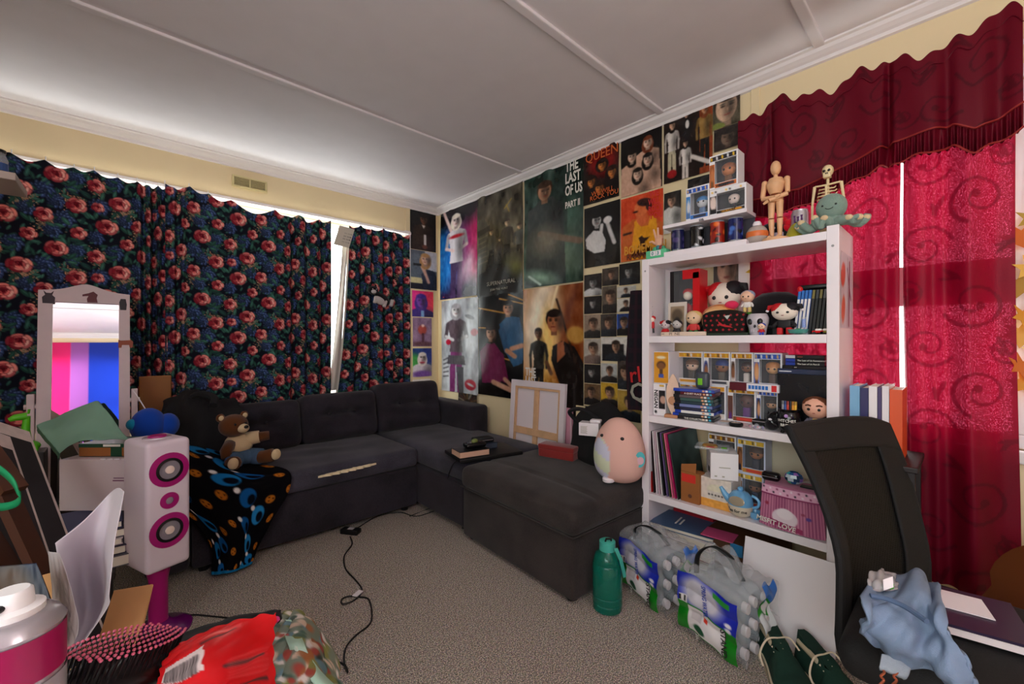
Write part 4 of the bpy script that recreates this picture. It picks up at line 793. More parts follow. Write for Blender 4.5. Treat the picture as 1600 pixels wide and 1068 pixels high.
# ---- window boxes with a figurine inside
M_CLEAR = mat('clear_window_film', (235, 238, 245), .04, alpha=.04, spec=.8)
def pop_box(label, px0, px1, X, zb, h, d, front, strip, hair, skin, body, side=(236, 234, 236), rz=0.0, wide=False, txt=None, sidetxt=None, name='boxed_figurine', group='boxed figurines'):
    w = WID(px0, px1, X); r = sh_thing(name, label, 'toy box', (px0 + px1) / 2, X, zb, group, rz); t = .0016; fx0, fx1, fz0, fz1 = -w / 2 + w * .20, w / 2 - .006, h * .16, h * .82
    r.location.y = (yX(px0, X) + yX(px1, X)) / 2
    c = MB(); M_S = plain(side, .4)
    c.box((-w / 2, 0.0, 0), (w / 2, d, t)); c.box((-w / 2, 0, h - t), (w / 2, d, h)); c.box((-w / 2, 0, t), (-w / 2 + t, d, h - t)); c.box((w / 2 - t, 0, t), (w / 2, d, h - t)); c.box((-w / 2 + t, d - t, t), (w / 2 - t, d, h - t))
    c.box((-w / 2 + t, 0, t), (fx0, t, h - t)); c.box((fx1, 0, t), (w / 2 - t, t, h - t)); c.box((fx0, 0, t), (fx1, t, fz0)); c.box((fx0, 0, fz1), (fx1, t, h - t)); cb = c.build('carton', M_S, r)
    bx((-w / 2 + .004, d - .005, .004), (w / 2 - .004, d - .003, h - .004)).build('inner_card', plain((44, 42, 46), .7), cb); bx((fx0, -.0004, fz0), (fx1, .0002, fz1)).build('window_film', M_CLEAR, cb)
    cv = Cv(20, 5, strip); 
    for k in range(9): cv.rect(.04 + k * .1, .2, .10 + k * .1, .8, [(236, 190, 40), (40, 40, 44), (236, 236, 236), strip][k % 4])
    flat('brand_strip', cv, (-w / 2 + .004, -.0008, h - .006), (w / 2 - .006, -.0008, h - .006), (-w / 2 + .004, -.0008, fz1 + .002), None, cb)
    cv = Cv(8, 10, front); cv.ell(.5, .4, .42, .36, hair); cv.ell(.55, .5, .34, .28, skin); cv.rect(.25, .75, .8, 1, body)
    flat('side_portrait', cv, (-w / 2 + .001, -.0008, h * .74), (fx0 - .001, -.0008, h * .74), (-w / 2 + .001, -.0008, h * .06), None, cb)
    cv = Cv(16, 4, front); cv.rect(.2, .25, .85, .75, [(206, 60, 50), (60, 60, 70), (220, 150, 40)][int(px0) % 3]); flat('name_strip', cv, (fx0, -.0008, fz0 - .002), (fx1, -.0008, fz0 - .002), (fx0, -.0008, .004), None, cb)
    fg = MB(); cx = (fx0 + fx1) / 2; hr = min(w * .26, h * .2); f = MB().ell((cx, d * .5, fz0 + h * .40), (hr, hr * .8, hr * .9), 12, 8); f.build('figurine_head', plain(skin, .4), r, smooth=True)
    MB().ell((cx, d * .52, fz0 + h * .40 + hr * .3), (hr * 1.06, hr * .86, hr * .78), 12, 8).build('figurine_hair', plain(hair, .5), r, smooth=True)
    MB().rbox((cx - hr * .5, d * .35, fz0 - h * .1), (cx + hr * .5, d * .65, fz0 + h * .24), .006, 2).build('figurine_body', plain(body, .5), r, smooth=True)
    eyes(r, (cx, d * .5 - hr * .78, fz0 + h * .39), hr * .42, hr * .16)
    if txt: text('lettering', txt, h * .12, basis((1, 0, 0), (0, 0, 1), (fx0 + .004, -.0014, .006)), M_INKK, cb, sx=.8, bold=.02)
    if sidetxt: text('lettering', sidetxt, w * .15, basis((0, 0, -1), (1, 0, 0), (-w / 2 + .003, -.0014, h * .86)), M_INKK, cb, sx=.9, bold=.02)
    return r
# ---------------------------------------------------------------- top of the bookcase
Z0 = SHZ[0]; XF = 1.892
# boxed set of printed glasses: white tray, white lid and four glasses between
gx0, gx1 = 1037, 1166; gw = WID(gx0, gx1, XF); gh = ZAT(gx0, 353, XF) - Z0
gs = thing('glass_set_tray', 'white open gift pack holding four printed glasses, left on top of the bookcase', 'gift pack', (XF, (yX(gx0, XF) + yX(gx1, XF)) / 2, Z0 + .0008), RZ)
rb((-gw / 2, 0, 0), (gw / 2, .11, .022), .002, 1).build('lower_tray', M_BC, gs); rb((-gw / 2 - .003, -.004, gh - .016), (gw / 2 + .003, .11, gh), .002, 1).build('lid', M_BC, gs); bx((-gw / 2, .106, .022), (gw / 2, .11, gh - .016)).build('back_card', plain((60, 58, 66), .5), gs)
text('lettering', 'STAR', .008, basis((1, 0, 0), (0, 0, 1), (-.012, -.0045, gh - .010)), M_INKK, gs, bold=.03); text('lettering', 'WARS', .008, basis((1, 0, 0), (0, 0, 1), (-.012, -.0045, gh - .0155)), M_INKK, gs, bold=.03)
for k, (px, c1, c2, lb) in enumerate(((1059, (26, 30, 70), (70, 60, 110), 'navy printed glass, leftmost in the white gift pack'), (1089, (20, 20, 22), (220, 220, 224), 'black and white printed glass, second in the white gift pack'), (1121, (150, 34, 22), (224, 110, 40), 'red and orange printed glass, third in the white gift pack'), (1149, (20, 30, 90), (70, 110, 190), 'blue printed glass, rightmost in the white gift pack'))):
    g = thing('printed_glass', lb, 'glass', (XF + .05, yX(px, XF + .05) , Z0 + .0235), RZ, 'glasses in the white gift pack'); hh = gh - .042
    MB().lathe([(.026, 0), (.027, .004), (.030, hh), (.0285, hh), (.026, .006), (.0005, .006)], 24, cap=False).build('tumbler', mat('drinking_glass', (210, 216, 226), .05, alpha=.28, spec=.7), g, smooth=True)
    cv = Cv(40, 22, c1); rg = np.random.RandomState(k)
    for q in range(26): cv.ell(rg.rand(), rg.rand(), .02 + .05 * rg.rand(), .04 + .10 * rg.rand(), [c2, tuple(v * .5 for v in c1), c2, (20, 18, 20)][q % 4], rg.rand() * 3)
    sheet('printed_wrap', cv, lambda U, V: (.0302 * np.cos(U * 2 * PI), .0302 * np.sin(U * 2 * PI), hh * (.95 - .85 * V)), mat('gloss_print', rough=.2, attr=True), g)
zt = Z0 + gh + .0012
pop_box('boxed blue figurine, left box on the white gift pack', 1072, 1108, XF + .01, zt, .148, .08, (60, 120, 200), (40, 90, 190), (60, 130, 190), (206, 206, 210), (90, 120, 160))
b2 = pop_box('wide boxed figurine in black, right box on the white gift pack', 1109, 1166, XF + .01, zt, .112, .08, (40, 36, 40), (230, 228, 232), (220, 200, 190), (226, 206, 196), (24, 22, 26), txt='DARTH VADER')
text('lettering', 'STAR WARS', .010, basis((1, 0, .12), (0, -.0, 1), (.018, -.0016, .013)), M_INKK, b2, sx=.8, bold=.03)
pop_box('boxed brown furry figurine on the very top of the toy boxes', 1108.5, 1153, XF + .01, zt + .1132, .148, .075, (206, 110, 50), (40, 36, 44), (150, 84, 44), (196, 120, 70), (120, 80, 50), txt='WICKET')
# block calendar 03
r = sh_thing('block_calendar', 'green block calendar showing 03 at the left end of the bookcase top', 'calendar', 1024.5, XF + .004, Z0); M_GRN = mat('mint_green_plastic', (92, 190, 140), .35)
cw = WID(1009, 1041, XF) / 2
rb((-cw, 0, 0), (cw, .05, .042), .004).build('holder', M_GRN, r, smooth=True)
for s in (-1, 1): bd = rb((s * .014 - .0125, -.005, .013), (s * .014 + .0125, .02, .037), .002).build('number_block', M_BC, r); text('lettering', '0' if s < 0 else '3', .024, basis((1, 0, 0), (0, 0, 1), (s * .014, -.0055, .0165)), mat('teal_ink', (40, 130, 130), .5), bd, align='CENTER', bold=.02)
for k, (x, z, c) in enumerate(((-.02, .05, (70, 170, 120)), (-.004, .056, (40, 120, 130)), (.012, .054, (150, 60, 60)), (.024, .05, (60, 150, 110)))): MB().ell((x, .03, z), (.012, .010, .014), 10, 8).build('flower', plain(c, .4), r, smooth=True)
# hand ornament
r = sh_thing('hand_ornament', 'small peach hand ornament with two fingers raised behind the calendar', 'ornament', 1029, XF + .07, Z0); M_PEACH = mat('peach_skin_paint', (224, 170, 140), .5)
hb = MB(); hb.tube([(0, 0, 0), (0, 0, .05), (.002, 0, .085)], [.016, .014, .015], 10); hb.rbox((-.018, -.009, .075), (.02, .009, .115), .008, 2); hb.build('palm', M_PEACH, r, smooth=True)
for x, l, a in ((-.012, .05, -.25), (-.002, .055, .0), (.008, .018, .1), (.017, .014, .2)): MB().tube([(x, 0, .11), (x + a * l * .5, -.002, .11 + l * .5), (x + a * l, -.004, .11 + l)], [.0062, .0056, .0045], 8).build('finger', M_PEACH, r, smooth=True)
MB().tube([(-.015, 0, .085), (-.032, -.006, .10), (-.045, -.008, .098)], [.007, .006, .005], 8).build('thumb', M_PEACH, r, smooth=True); MB().lathe([(.0165, .055), (.0165, .064)], 12).build('bracelet', M_DARK, r)
# two-part ball toy
r = sh_thing('ball_ornament', 'grey ball ornament with orange band and white knob beside the wooden mannequin', 'ornament', 1183, XF + .05, Z0); M_GW = mat('toy_grey', (176, 164, 156), .35); M_OR = mat('toy_orange', (214, 110, 52), .4)
MB().ell((0, 0, .041), (.041, .041, .041), 20, 14).build('ball', M_GW, r, smooth=True)
for z0, z1 in ((.030, .052),): MB().lathe([(math.sqrt(.0412 ** 2 - (z - .041) ** 2) + .0004, z) for z in np.linspace(z0, z1, 6)], 28, cap=False).build('orange_band', M_OR, r, smooth=True)
MB().lathe([(.016, 0), (.018, .006), (.012, .018), (.0005, .022)], 16, TR(0, 0, .078)).build('white_knob', M_BC, r, smooth=True)
# wooden artist's mannequin
r = sh_thing('wooden_mannequin', 'jointed pale wooden artist mannequin standing on top of the bookcase', 'mannequin', 1212, XF + .055, Z0); M_BEECH = mat('beech_wood', (222, 172, 128), .45, var=.08, vscale=30)
S = (ZAT(1210, 253, XF + .055) - Z0) / .30
def mq(nm, pts, rad, seg=10): MB().tube([(x * S, y * S, z * S) for x, y, z in pts], [q * S for q in rad], seg).build(nm, M_BEECH, r, smooth=True)
MB().lathe([(.045 * S, 0), (.045 * S, .010 * S), (.042 * S, .014 * S)], 24).build('base', M_BEECH, r, smooth=True); MB().ell((0, 0, .275 * S), (.017 * S, .02 * S, .027 * S), 14, 10).build('head', M_BEECH, r, smooth=True); mq('neck', [(0, 0, .235), (0, 0, .255)], [.007, .007])
mq('chest', [(0, 0, .178), (0, 0, .19), (0, 0, .215), (0, 0, .236)], [.018, .024, .032, .022], 14); mq('hips', [(0, 0, .148), (0, 0, .16), (0, 0, .172)], [.020, .025, .016], 14)
for s in (-1, 1):
    mq('leg', [(s * .013, 0, .152), (s * .014, -.002, .09)], [.0125, .0095]); mq('leg', [(s * .014, -.002, .086), (s * .013, .002, .024)], [.0105, .007]); mq('foot', [(s * .013, .006, .018), (s * .015, -.024, .016)], [.008, .007]); MB().ell((s * .036 * S, 0, .226 * S), (.011 * S,) * 3, 10, 8).build('shoulder_joint', M_BEECH, r, smooth=True)
mq('arm', [(.037, 0, .222), (.040, -.008, .175)], [.0095, .008]); mq('arm', [(.040, -.01, .17), (-.012, -.036, .150)], [.0085, .0065]); mq('hand', [(-.014, -.037, .149), (-.03, -.038, .14)], [.007, .004])
mq('arm', [(-.037, 0, .222), (-.042, -.006, .172)], [.0095, .008]); mq('arm', [(-.041, -.008, .168), (.006, -.030, .16)], [.0085, .0065]); mq('hand', [(.008, -.03, .16), (.022, -.03, .165)], [.007, .004])
# black plush with pink belly and red pompoms
r = sh_thing('black_pompom_plush', 'black round plush with red pompoms and pink trim behind the mannequin', 'plush', 1206, 2.06, Z0); M_BF = fuzz((26, 22, 26), 'black_fur')
MB().ell((0, 0, .055), (.062, .05, .055), 18, 12).build('body', M_BF, r, smooth=True); MB().ell((.0, -.012, .022), (.064, .05, .018), 16, 8).build('pink_trim', fuzz((222, 130, 150)), r, smooth=True); eyes(r, (0, -.046, .075), .02, .006, M_BC)
for x, z in ((-.055, .09), (.045, .11), (.062, .095), (.058, .075), (-.06, .045)): MB().ell((x, -.01, z), (.016, .016, .016), 10, 8).build('pompom', fuzz((214, 30, 44)), r, smooth=True)
rb((-.02, -.07, .0), (.06, -.058, .05), .004).build('patterned_label', plain((190, 180, 200), .5), r)
# energy drink can
r = sh_thing('drink_can', 'silver energy drink can with dark claw marks beside the octopus plush', 'can', 1250, 2.05, Z0); M_ALU = mat('aluminium', (196, 192, 200), .28, metal=.6)
MB().lathe([(.024, 0), (.031, .008), (.032, .012), (.032, .122), (.027, .134), (.028, .137), (.026, .135), (.001, .133)], 28).build('can_body', M_ALU, r, smooth=True); MB().tube([(-.006, -.004, .136), (-.006, .008, .137), (.006, .008, .137), (.006, -.004, .136)], .0014, 5, True).build('pull_tab', M_ALU, r)
for k in range(3):
    P = [(.0325 * math.sin(a + .012 * math.sin(z * 90)), -.0325 * math.cos(a + .012 * math.sin(z * 90)), z) for z in np.linspace(.05, .105 + .006 * (k != 1), 8) for a in ((k - 1) * .38,)]; MB().tube(P, [.002, .003, .004, .0035, .004, .004, .003, .005], 5).build('claw_mark', plain((80, 24, 96), .4), r, smooth=True)
# yellow-green pear-shaped plush
r = sh_thing('lime_plush', 'small yellow green plush creature in front of the drink can', 'plush', 1243, 1.985, Z0)
M_LM = fuzz((168, 158, 48)); MB().lathe([(.001, 0), (.03, .006), (.034, .025), (.024, .05), (.014, .066), (.001, .074)], 14).build('body', M_LM, r, smooth=True); MB().tube([(.0, -.01, .058), (.022, -.018, .066), (.04, -.02, .06)], [.012, .010, .004], 8).build('snout', M_LM, r, smooth=True); eyes(r, (.012, -.022, .07), .006, .003)
for s in (-1, 1): MB().ell((s * .022, -.02, .008), (.012, .016, .009), 8, 6).build('foot', M_LM, r, smooth=True)
# skeleton
r = sh_thing('toy_skeleton', 'small ivory toy skeleton sitting behind the octopus plush', 'skeleton', 1293, 2.03, Z0); M_BONE = mat('ivory_plastic', (226, 206, 160), .5)
zk = ZAT(1293, 258, 2.03) - Z0; k_ = zk / .24
def bone(nm, pts, rad): MB().tube([(x * k_, y * k_, z * k_) for x, y, z in pts], [q * k_ for q in rad], 7).build(nm, M_BONE, r, smooth=True)
sk = MB(); sk.ell((0, .004 * k_, .222 * k_), (.016 * k_, .02 * k_, .019 * k_), 14, 10); sk.rbox((-.010 * k_, -.016 * k_, .196 * k_), (.010 * k_, .006 * k_, .212 * k_), .003, 2); s_ = sk.build('skull', M_BONE, r, smooth=True); eyes(s_, (0, -.0155 * k_, .218 * k_), .0065 * k_, .0042 * k_)
for s in (-1, 1): MB().ell((s * .0022 * k_, -.0165 * k_, .209 * k_), (.0016 * k_, .001, .003 * k_), 6, 5).build('nostril', M_DARK, s_)
bone('spine', [(0, .006, .0), (0, .01, .05), (0, .006, .12), (0, .004, .2)], [.006, .005, .005, .004])
for q in range(7):
    z = .165 - q * .0105; w = .022 + .004 * math.sin(q * .6); MB().tube([(w * k_ * math.cos(a), (w * .7 * math.sin(a) - .004) * k_, (z - .006 * (math.sin(a) < 0)) * k_) for a in np.linspace(0, 2 * PI, 14)[:-1]], .0019 * k_, 5, True).build('rib', M_BONE, r, smooth=True)
bone('collarbone', [(-.034, .002, .178), (0, -.006, .174), (.034, .002, .178)], [.003, .003, .003]); bone('sternum', [(0, -.019, .168), (0, -.021, .11)], [.004, .002]); MB().rbox((-.022 * k_, -.004 * k_, .005 * k_), (.022 * k_, .014 * k_, .035 * k_), .006, 2).build('pelvis', M_BONE, r, smooth=True)
for s in (-1, 1): bone('upper_arm', [(s * .035, .002, .178), (s * .042, .004, .12)], [.005, .0035]); bone('forearm', [(s * .042, .004, .118), (s * .040, -.01, .06)], [.004, .003]); bone('hand', [(s * .040, -.01, .058), (s * .038, -.016, .04)], [.004, .002]); bone('thigh', [(s * .016, 0, .02), (s * .03, -.05, .012)], [.005, .004]); bone('shin', [(s * .03, -.05, .012), (s * .026, -.02, .004)], [.004, .003])
# octopus plush
r = sh_thing('octopus_plush', 'sage green octopus plush with curled tentacles on the bookcase top corner', 'plush', 1299, XF + .035, Z0); M_OC = fuzz((128, 150, 138), 'sage_fur'); M_OU = fuzz((218, 190, 150), 'cream_fur')
ow = WID(1274, 1324, XF + .03) / 2; oz0 = .045; ohh = ZAT(1299, 304, XF + .03) - Z0
hb = MB(); hb.ell((0, 0, oz0 + (ohh - oz0) * .52), (ow, ow * .85, (ohh - oz0) * .52), 22, 16); b_ = hb.build('head', M_OC, r, smooth=2); eyes(b_, (.0, -ow * .80, oz0 + (ohh - oz0) * .52), ow * .42, .0035)
MB().tube([(x, -ow * .85 + abs(x) * .25, oz0 + (ohh - oz0) * .36 + x * x * 40) for x in np.linspace(-.012, .012, 7)], .0012, 5).build('smile', M_DARK, b_)
for q, (a, L, curl) in enumerate(((2.9, .10, 1), (3.5, .085, -1), (4.1, .08, 1), (4.7, .075, -1), (5.3, .08, 1), (5.85, .095, -1), (.25, .10, 1), (1.57, .06, 1))):
    P = []; R_ = []
    for t in np.linspace(0, 1, 14):
        d = .02 + L * t; x, y = d * math.cos(a), d * math.sin(a) * .55; z = .042 - .026 * t + .014 * math.sin(t * 8 + q) * t
        if t > .6: k2 = (t - .6) / .4; z += .022 * math.sin(k2 * 2.6); d2 = .02 + L * (.6 + .3 * math.sin(k2 * 2.4)); x, y = d2 * math.cos(a + curl * .3 * k2), d2 * math.sin(a + curl * .3 * k2) * .55
        P.append((x, y, max(.017 - .008 * t, z))); R_.append(.020 - .010 * t)
    tn = MB().tube(P, R_, 10).build('tentacle', M_OC, r, smooth=True); e = P[-4]; MB().ell((e[0], e[1] - .008, e[2] + .002), (.012, .007, .010), 10, 8).build('cream_underside', M_OU, tn, smooth=True)
# ---------------------------------------------------------------- first shelf
Z1 = SHZ[1]
def chibi(label, px, X, zb, h, skin, hair, body, legs, name='toy_figure', cat='figurine', group=None, hoodR=None, rz=0.0, hw=.30, face=True):
    """big-headed little figure; hoodR: second colour of a two-tone hood"""
    r = sh_thing(name, label, cat, px, X, zb, group, rz); hh = h * .55; R_ = hh / 2
    for s in (-1, 1):
        MB().rbox((s * h * .10 - h * .065, -h * .09, 0), (s * h * .10 + h * .065, h * .07, h * .24), h * .04, 2).build('leg', plain(legs, .6), r, smooth=True)
        MB().tube([(s * h * .15, 0, h * .42), (s * h * .23, -h * .04, h * .30), (s * h * .22, -h * .07, h * .24)], [h * .05, h * .05, h * .045], 8).build('arm', plain(body, .6), r, smooth=True)
    MB().rbox((-h * .16, -h * .09, h * .2), (h * .16, h * .09, h * .48), h * .06, 2).build('body', plain(body, .6), r, smooth=True)
    hd = MB().ell((0, 0, h - R_), (R_ * 1.08, R_ * .92, R_), 18, 12).build('head', plain(skin, .55), r, smooth=2)
    if hoodR is None: MB().ell((0, R_ * .14, h - R_ * .80), (R_ * 1.14, R_ * .95, R_ * .86), 16, 10).build('hair', plain(hair, .7), r, smooth=2)
    else:
        for s, c in ((-1, hair), (1, hoodR)):
            hd2 = MB().ell((s * R_ * .5, R_ * .16, h - R_ * .62), (R_ * .66, R_ * .92, R_ * .72), 14, 10); hd2.build('hood_half', plain(c, .7), r, smooth=2)
            MB().tube([(s * R_ * .9, R_ * .05, h - R_ * .4), (s * R_ * 1.25, 0, h - R_ * .35), (s * R_ * 1.4, -R_ * .05, h - R_ * .75)], [R_ * .34, R_ * .24, R_ * .10], 8).build('hood_tail', plain(c, .7), r, smooth=True); MB().ell((s * R_ * 1.42, -R_ * .05, h - R_ * .82), (R_ * .15,) * 3, 8, 6).build('bobble', M_BC, r, smooth=True)
    if face:
        eyes(hd, (0, -R_ * .86, h - R_ * 1.08), R_ * .40, R_ * .13); MB().ell((0, -R_ * .88, h - R_ * 1.42), (R_ * .12, R_ * .04, R_ * .035), 8, 6).build('mouth', plain((150, 50, 50), .5), hd)
    return r
CR, RD, BK = (236, 222, 206), (190, 20, 30), (22, 18, 22)
# hanging red doll charm
r = sh_thing('hanging_doll_charm', 'tiny red and black doll charm hanging at the left of the top shelf', 'charm', 1019, 1.915, Z1 + .06); r.location.z = ZAT(1019, 521, 1.915)
MB().tube([(0, 0, .085), (.004, 0, .105), (-.003, 0, .12), (.002, 0, .135)], .0012, 5).build('chain', M_ALU, r); MB().rbox((-.012, -.006, .025), (.012, .006, .058), .005, 2).build('body', plain(RD, .5), r, smooth=True); MB().ell((0, 0, .07), (.014, .012, .014), 12, 8).build('head', plain(CR, .5), r, smooth=True); MB().ell((0, .004, .077), (.016, .013, .012), 12, 8).build('hood', plain(RD, .5), r, smooth=True)
for s in (-1, 1): MB().tube([(s * .006, 0, .028), (s * .008, 0, .004)], .005, 7).build('leg', plain(RD if s < 0 else BK, .5), r, smooth=True)
# boxed doll in black and red window carton
Xd = 1.985; dw = WID(1047, 1092, Xd); dh = ZAT(1047, 425, Xd) - Z1
r = thing('boxed_doll', 'black and red window box holding a doll, left of the top shelf', 'toy box', (Xd, (yX(1047, Xd) + yX(1092, Xd)) / 2, Z1 + .001), RZ); M_K = plain((24, 20, 24), .35); M_R = plain((200, 20, 30), .35)
c = MB(); c.box((-dw / 2, .001, 0), (dw / 2, .09, .004)); c.box((-dw / 2, .001, dh - .004), (dw / 2, .09, dh)); c.box((-dw / 2, .001, .004), (-dw / 2 + .004, .09, dh - .004)); c.box((-dw / 2, .086, .004), (dw / 2, .09, dh - .004)); c.box((-dw / 2, 0, 0), (dw / 2, .002, dh * .12)); c.box((-dw / 2, 0, dh * .12), (-dw / 2 + .02, .002, dh)); c.build('carton', M_K, r)
c = MB(); c.box((dw / 2, 0, dh * .25), (dw / 2 + .003, .09, dh)); c.box((dw / 2 - .028, -.002, dh * .35), (dw / 2, .0, dh * .95)); c.box((-dw * .05, -.002, dh * .86), (dw / 2, 0, dh)); c.build('red_panel', M_R, r); bx((dw / 2, 0, 0), (dw / 2 + .003, .09, dh * .25)).build('lower_side', M_K, r); bx((-dw / 2 + .02, -.001, dh * .12), (dw / 2, .0, dh)).build('window_film', M_CLEAR, r)
for nm, cc, rr_, col in (('doll_head', (-.0, .04, dh * .62), (.022, .02, .022), CR), ('doll_hood', (-.002, .05, dh * .67), (.027, .02, .022), RD), ('doll_body', (.006, .04, dh * .42), (.016, .012, .028), RD), ('doll_skirt', (.01, .04, dh * .28), (.022, .014, .022), BK)): MB().ell(cc, rr_, 12, 8).build(nm, plain(col, .5), r, smooth=True)
for s in (-1, 1): MB().tube([(s * .012, .035, dh * .5), (s * .03, .02, dh * .48)], .005, 6).build('doll_arm', plain(BK if s > 0 else RD, .5), r, smooth=True)
chibi('plush doll in red and black two-tone hood, behind the ginger plush', 1133, 2.075, Z1, .25, CR, RD, (200, 60, 80), BK, 'hooded_plush', 'plush', None, BK)
chibi('tiny red and black hooded vinyl figure at the left of the top shelf', 1040, 1.925, Z1, .075, (206, 190, 190), RD, RD, BK, 'hooded_vinyl_figure', 'figurine', None, BK)
chibi('small dark grey figure holding a tiny sign on the top shelf', 1058, 1.915, Z1 + .0, .075, (190, 186, 182), (40, 36, 40), (46, 42, 46), (90, 76, 60), 'dark_figure')
chibi('blonde big-headed vinyl figure with a bun on the top shelf', 1084, 1.935, Z1, .115, (232, 196, 160), (222, 188, 120), (206, 60, 60), (60, 120, 60), 'blonde_vinyl_figure')
# picture in a plain mount
cv = Cv(30, 40, (206, 196, 184)); cv.rect(.12, .12, .88, .88, (150, 130, 106)); cv.ell(.5, .40, .3, .2, (90, 76, 60), 0, .4); cv.ell(.5, .65, .2, .2, (40, 36, 36), 0, .3); Xp = 1.965; a = onX(1043, 473, Xp); b = onX(1072, 470, Xp); w_ = a.y - b.y
r = thing('mounted_picture', 'small sepia picture leaning in front of the boxed doll', 'picture', (Xp, (a.y + b.y) / 2, Z1 + .001), RZ); ph = a.z - Z1; rb((-w_ / 2, 0, 0), (w_ / 2, .004, ph), .001, 1, M=rot(-.06)).build('board', plain((200, 190, 178), .7), r); flat('picture_print', cv, (-w_ / 2 + .001, -.0008 + ph * .06, ph - .001), (w_ / 2 - .001, -.0008 + ph * .06, ph - .001), (-w_ / 2 + .001, -.0012, .001), None, r)
# small plank sign
r = sh_thing('plank_sign', 'narrow white plank sign with carved letters along the top shelf edge', 'sign', 1066, 1.889, Z1); pw = WID(1031, 1101, 1.889); rb((-pw / 2, 0, 0), (pw / 2, .012, .018), .002, 1).build('plank', plain((222, 200, 180), .6), r); text('lettering', '••    PI  NE', .018, basis((1, 0, 0), (0, 0, 1), (-pw / 2 + .004, -.0006, .003)), mat('brown_ink2', (70, 44, 40), .6), r, sx=1.15)
# ginger plush head behind the spotted tin
r = sh_thing('ginger_plush', 'round ginger plush head with brown eyebrows, behind the spotted black tin', 'plush', 1123, 1.985, Z1); MB().ell((0, 0, .07), (.074, .05, .068), 20, 14).build('head', fuzz((232, 170, 104)), r, smooth=2); MB().ell((0, .01, .088), (.078, .048, .056), 18, 10).build('hair', fuzz((206, 116, 50)), r, smooth=2)
MB().ell((.0, -.03, .085), (.06, .024, .036), 16, 10).build('forehead', fuzz((240, 190, 130)), r, smooth=2)
for s in (-1, 1): MB().tube([(s * .012, -.053, .092), (s * .03, -.049, .099), (s * .045, -.039, .093)], .003, 6).build('eyebrow', plain((70, 36, 26), .8), r, smooth=True)
MB().ell((.055, .0, .135), (.03, .022, .02), 12, 8).build('pink_bow', fuzz((226, 50, 90)), r, smooth=True)
# spotted tin
Xt = 1.905; tw = WID(1097, 1162, Xt); r = sh_thing('spotted_tin', 'black domed tin with red spots at the front of the top shelf', 'tin', 1129.5, Xt, Z1 + .012); th_ = ZAT(1129, 484, Xt) - Z1 - .012; M_TIN = mat('black_tin', (26, 20, 22), .25)
prof = [(-tw / 2, 0), (tw / 2, 0), (tw / 2 * 1.0, th_ * .78)] + [(tw / 2 * math.cos(q), th_ * .78 + th_ * .22 * math.sin(q)) for q in np.linspace(.15, PI - .15, 9)] + [(-tw / 2, th_ * .78)]
MB().prism(prof, -.045, 0, rot(PI / 2)).build('tin_body', M_TIN, r); rg = random.Random(3)
for i in range(7):
    for j in range(4): x = -tw / 2 * .88 + i * tw * .147 + (j % 2) * .006; MB().lathe([(.0052, 0), (.0045, .0008)], 10, TR(x, 0, .012 + j * th_ * .21, PI / 2)).build('red_spot', plain((150, 22, 34), .4), r)
MB().prism([(-.02, .05), (0, .035), (.03, .028), (.04, .02), (.01, .024), (-.015, .032)], 0, .0008, TR(0, -.0002, 0, PI / 2)).build('red_motif', plain((180, 30, 40), .4), r); MB().prism([(.005, .072), (.03, .074), (.018, .056)], 0, .0008, TR(0, -.0002, 0, PI / 2)).build('white_motif', plain((190, 196, 190), .4), r)
r = sh_thing('dark_green_tray', 'dark green tray under the spotted black tin', 'tray', 1130, Xt - .008, Z1); rb((-tw / 2 - .012, 0, 0), (tw / 2 + .01, .075, .011), .003).build('tray', plain((30, 50, 36), .4), r)
# green tin with doll on top
r = sh_thing('green_tin', 'green printed tin mug behind the spotted tin', 'tin', 1160, 1.975, Z1); MB().lathe([(.034, 0), (.036, .004), (.036, .095), (.034, .098), (.0005, .098)], 24).build('tin_body', plain((70, 130, 40), .35), r, smooth=True)
cv = Cv(40, 24, (80, 140, 44)); [cv.ell(.2 + .2 * k, .5, .08, .3, [(200, 120, 60), (40, 60, 30), (230, 220, 190)][k % 3]) for k in range(4)]; sheet('printed_wrap', cv, lambda U, V: (.0364 * np.cos(U * 2 * PI), .0364 * np.sin(U * 2 * PI), .09 - .08 * V), MATS['gloss_print'], r)
chibi('blonde figurine with silver helmet standing on the green tin', 1168, 1.985, Z1 + .0995, .095, (236, 190, 160), (150, 156, 180), (226, 220, 214), (222, 190, 120), 'helmet_figurine')
# yellow maple leaf on the wall
r = sh_thing('maple_leaf', 'yellow maple leaf hanging by the window edge above the top shelf', 'leaf', 1179, 2.24, Z1); r.location.z = ZAT(1179, 441, 2.24); MB().prism([(p[0] * 1.1, p[1] * 1.1 + .06) for p in LP], -.0008, .0008, rot(PI / 2, .3)).build('blade', mat('autumn_leaf_9', (216, 176, 40), .7), r); MB().tube([(0, 0, .01), (.004, 0, -.02)], .0015, 5).build('stalk', mat('autumn_leaf_9'), r)
# skull mug
r = sh_thing('skull_mug', 'grey skull shaped mug in front of the black hat on the top shelf', 'mug', 1184, 1.935, Z1); M_SK = mat('grey_ceramic', (190, 184, 190), .35)
MB().lathe([(.026, 0), (.030, .004), (.034, .03), (.040, .05), (.041, .07), (.034, .086), (.030, .088), (.032, .07), (.001, .06)], 22).build('mug_body', M_SK, r, smooth=True)
for s in (-1, 1): MB().ell((s * .017, -.034, .055), (.012, .007, .013), 12, 8).build('eye_socket', M_DARK, r, smooth=True)
MB().ell((0, -.036, .036), (.005, .005, .007), 8, 6).build('nose_socket', M_DARK, r)
for k in range(5): MB().rbox((-.016 + k * .0065, -.034, .012), (-.011 + k * .0065, -.028, .024), .001, 1).build('tooth', M_SK, r)
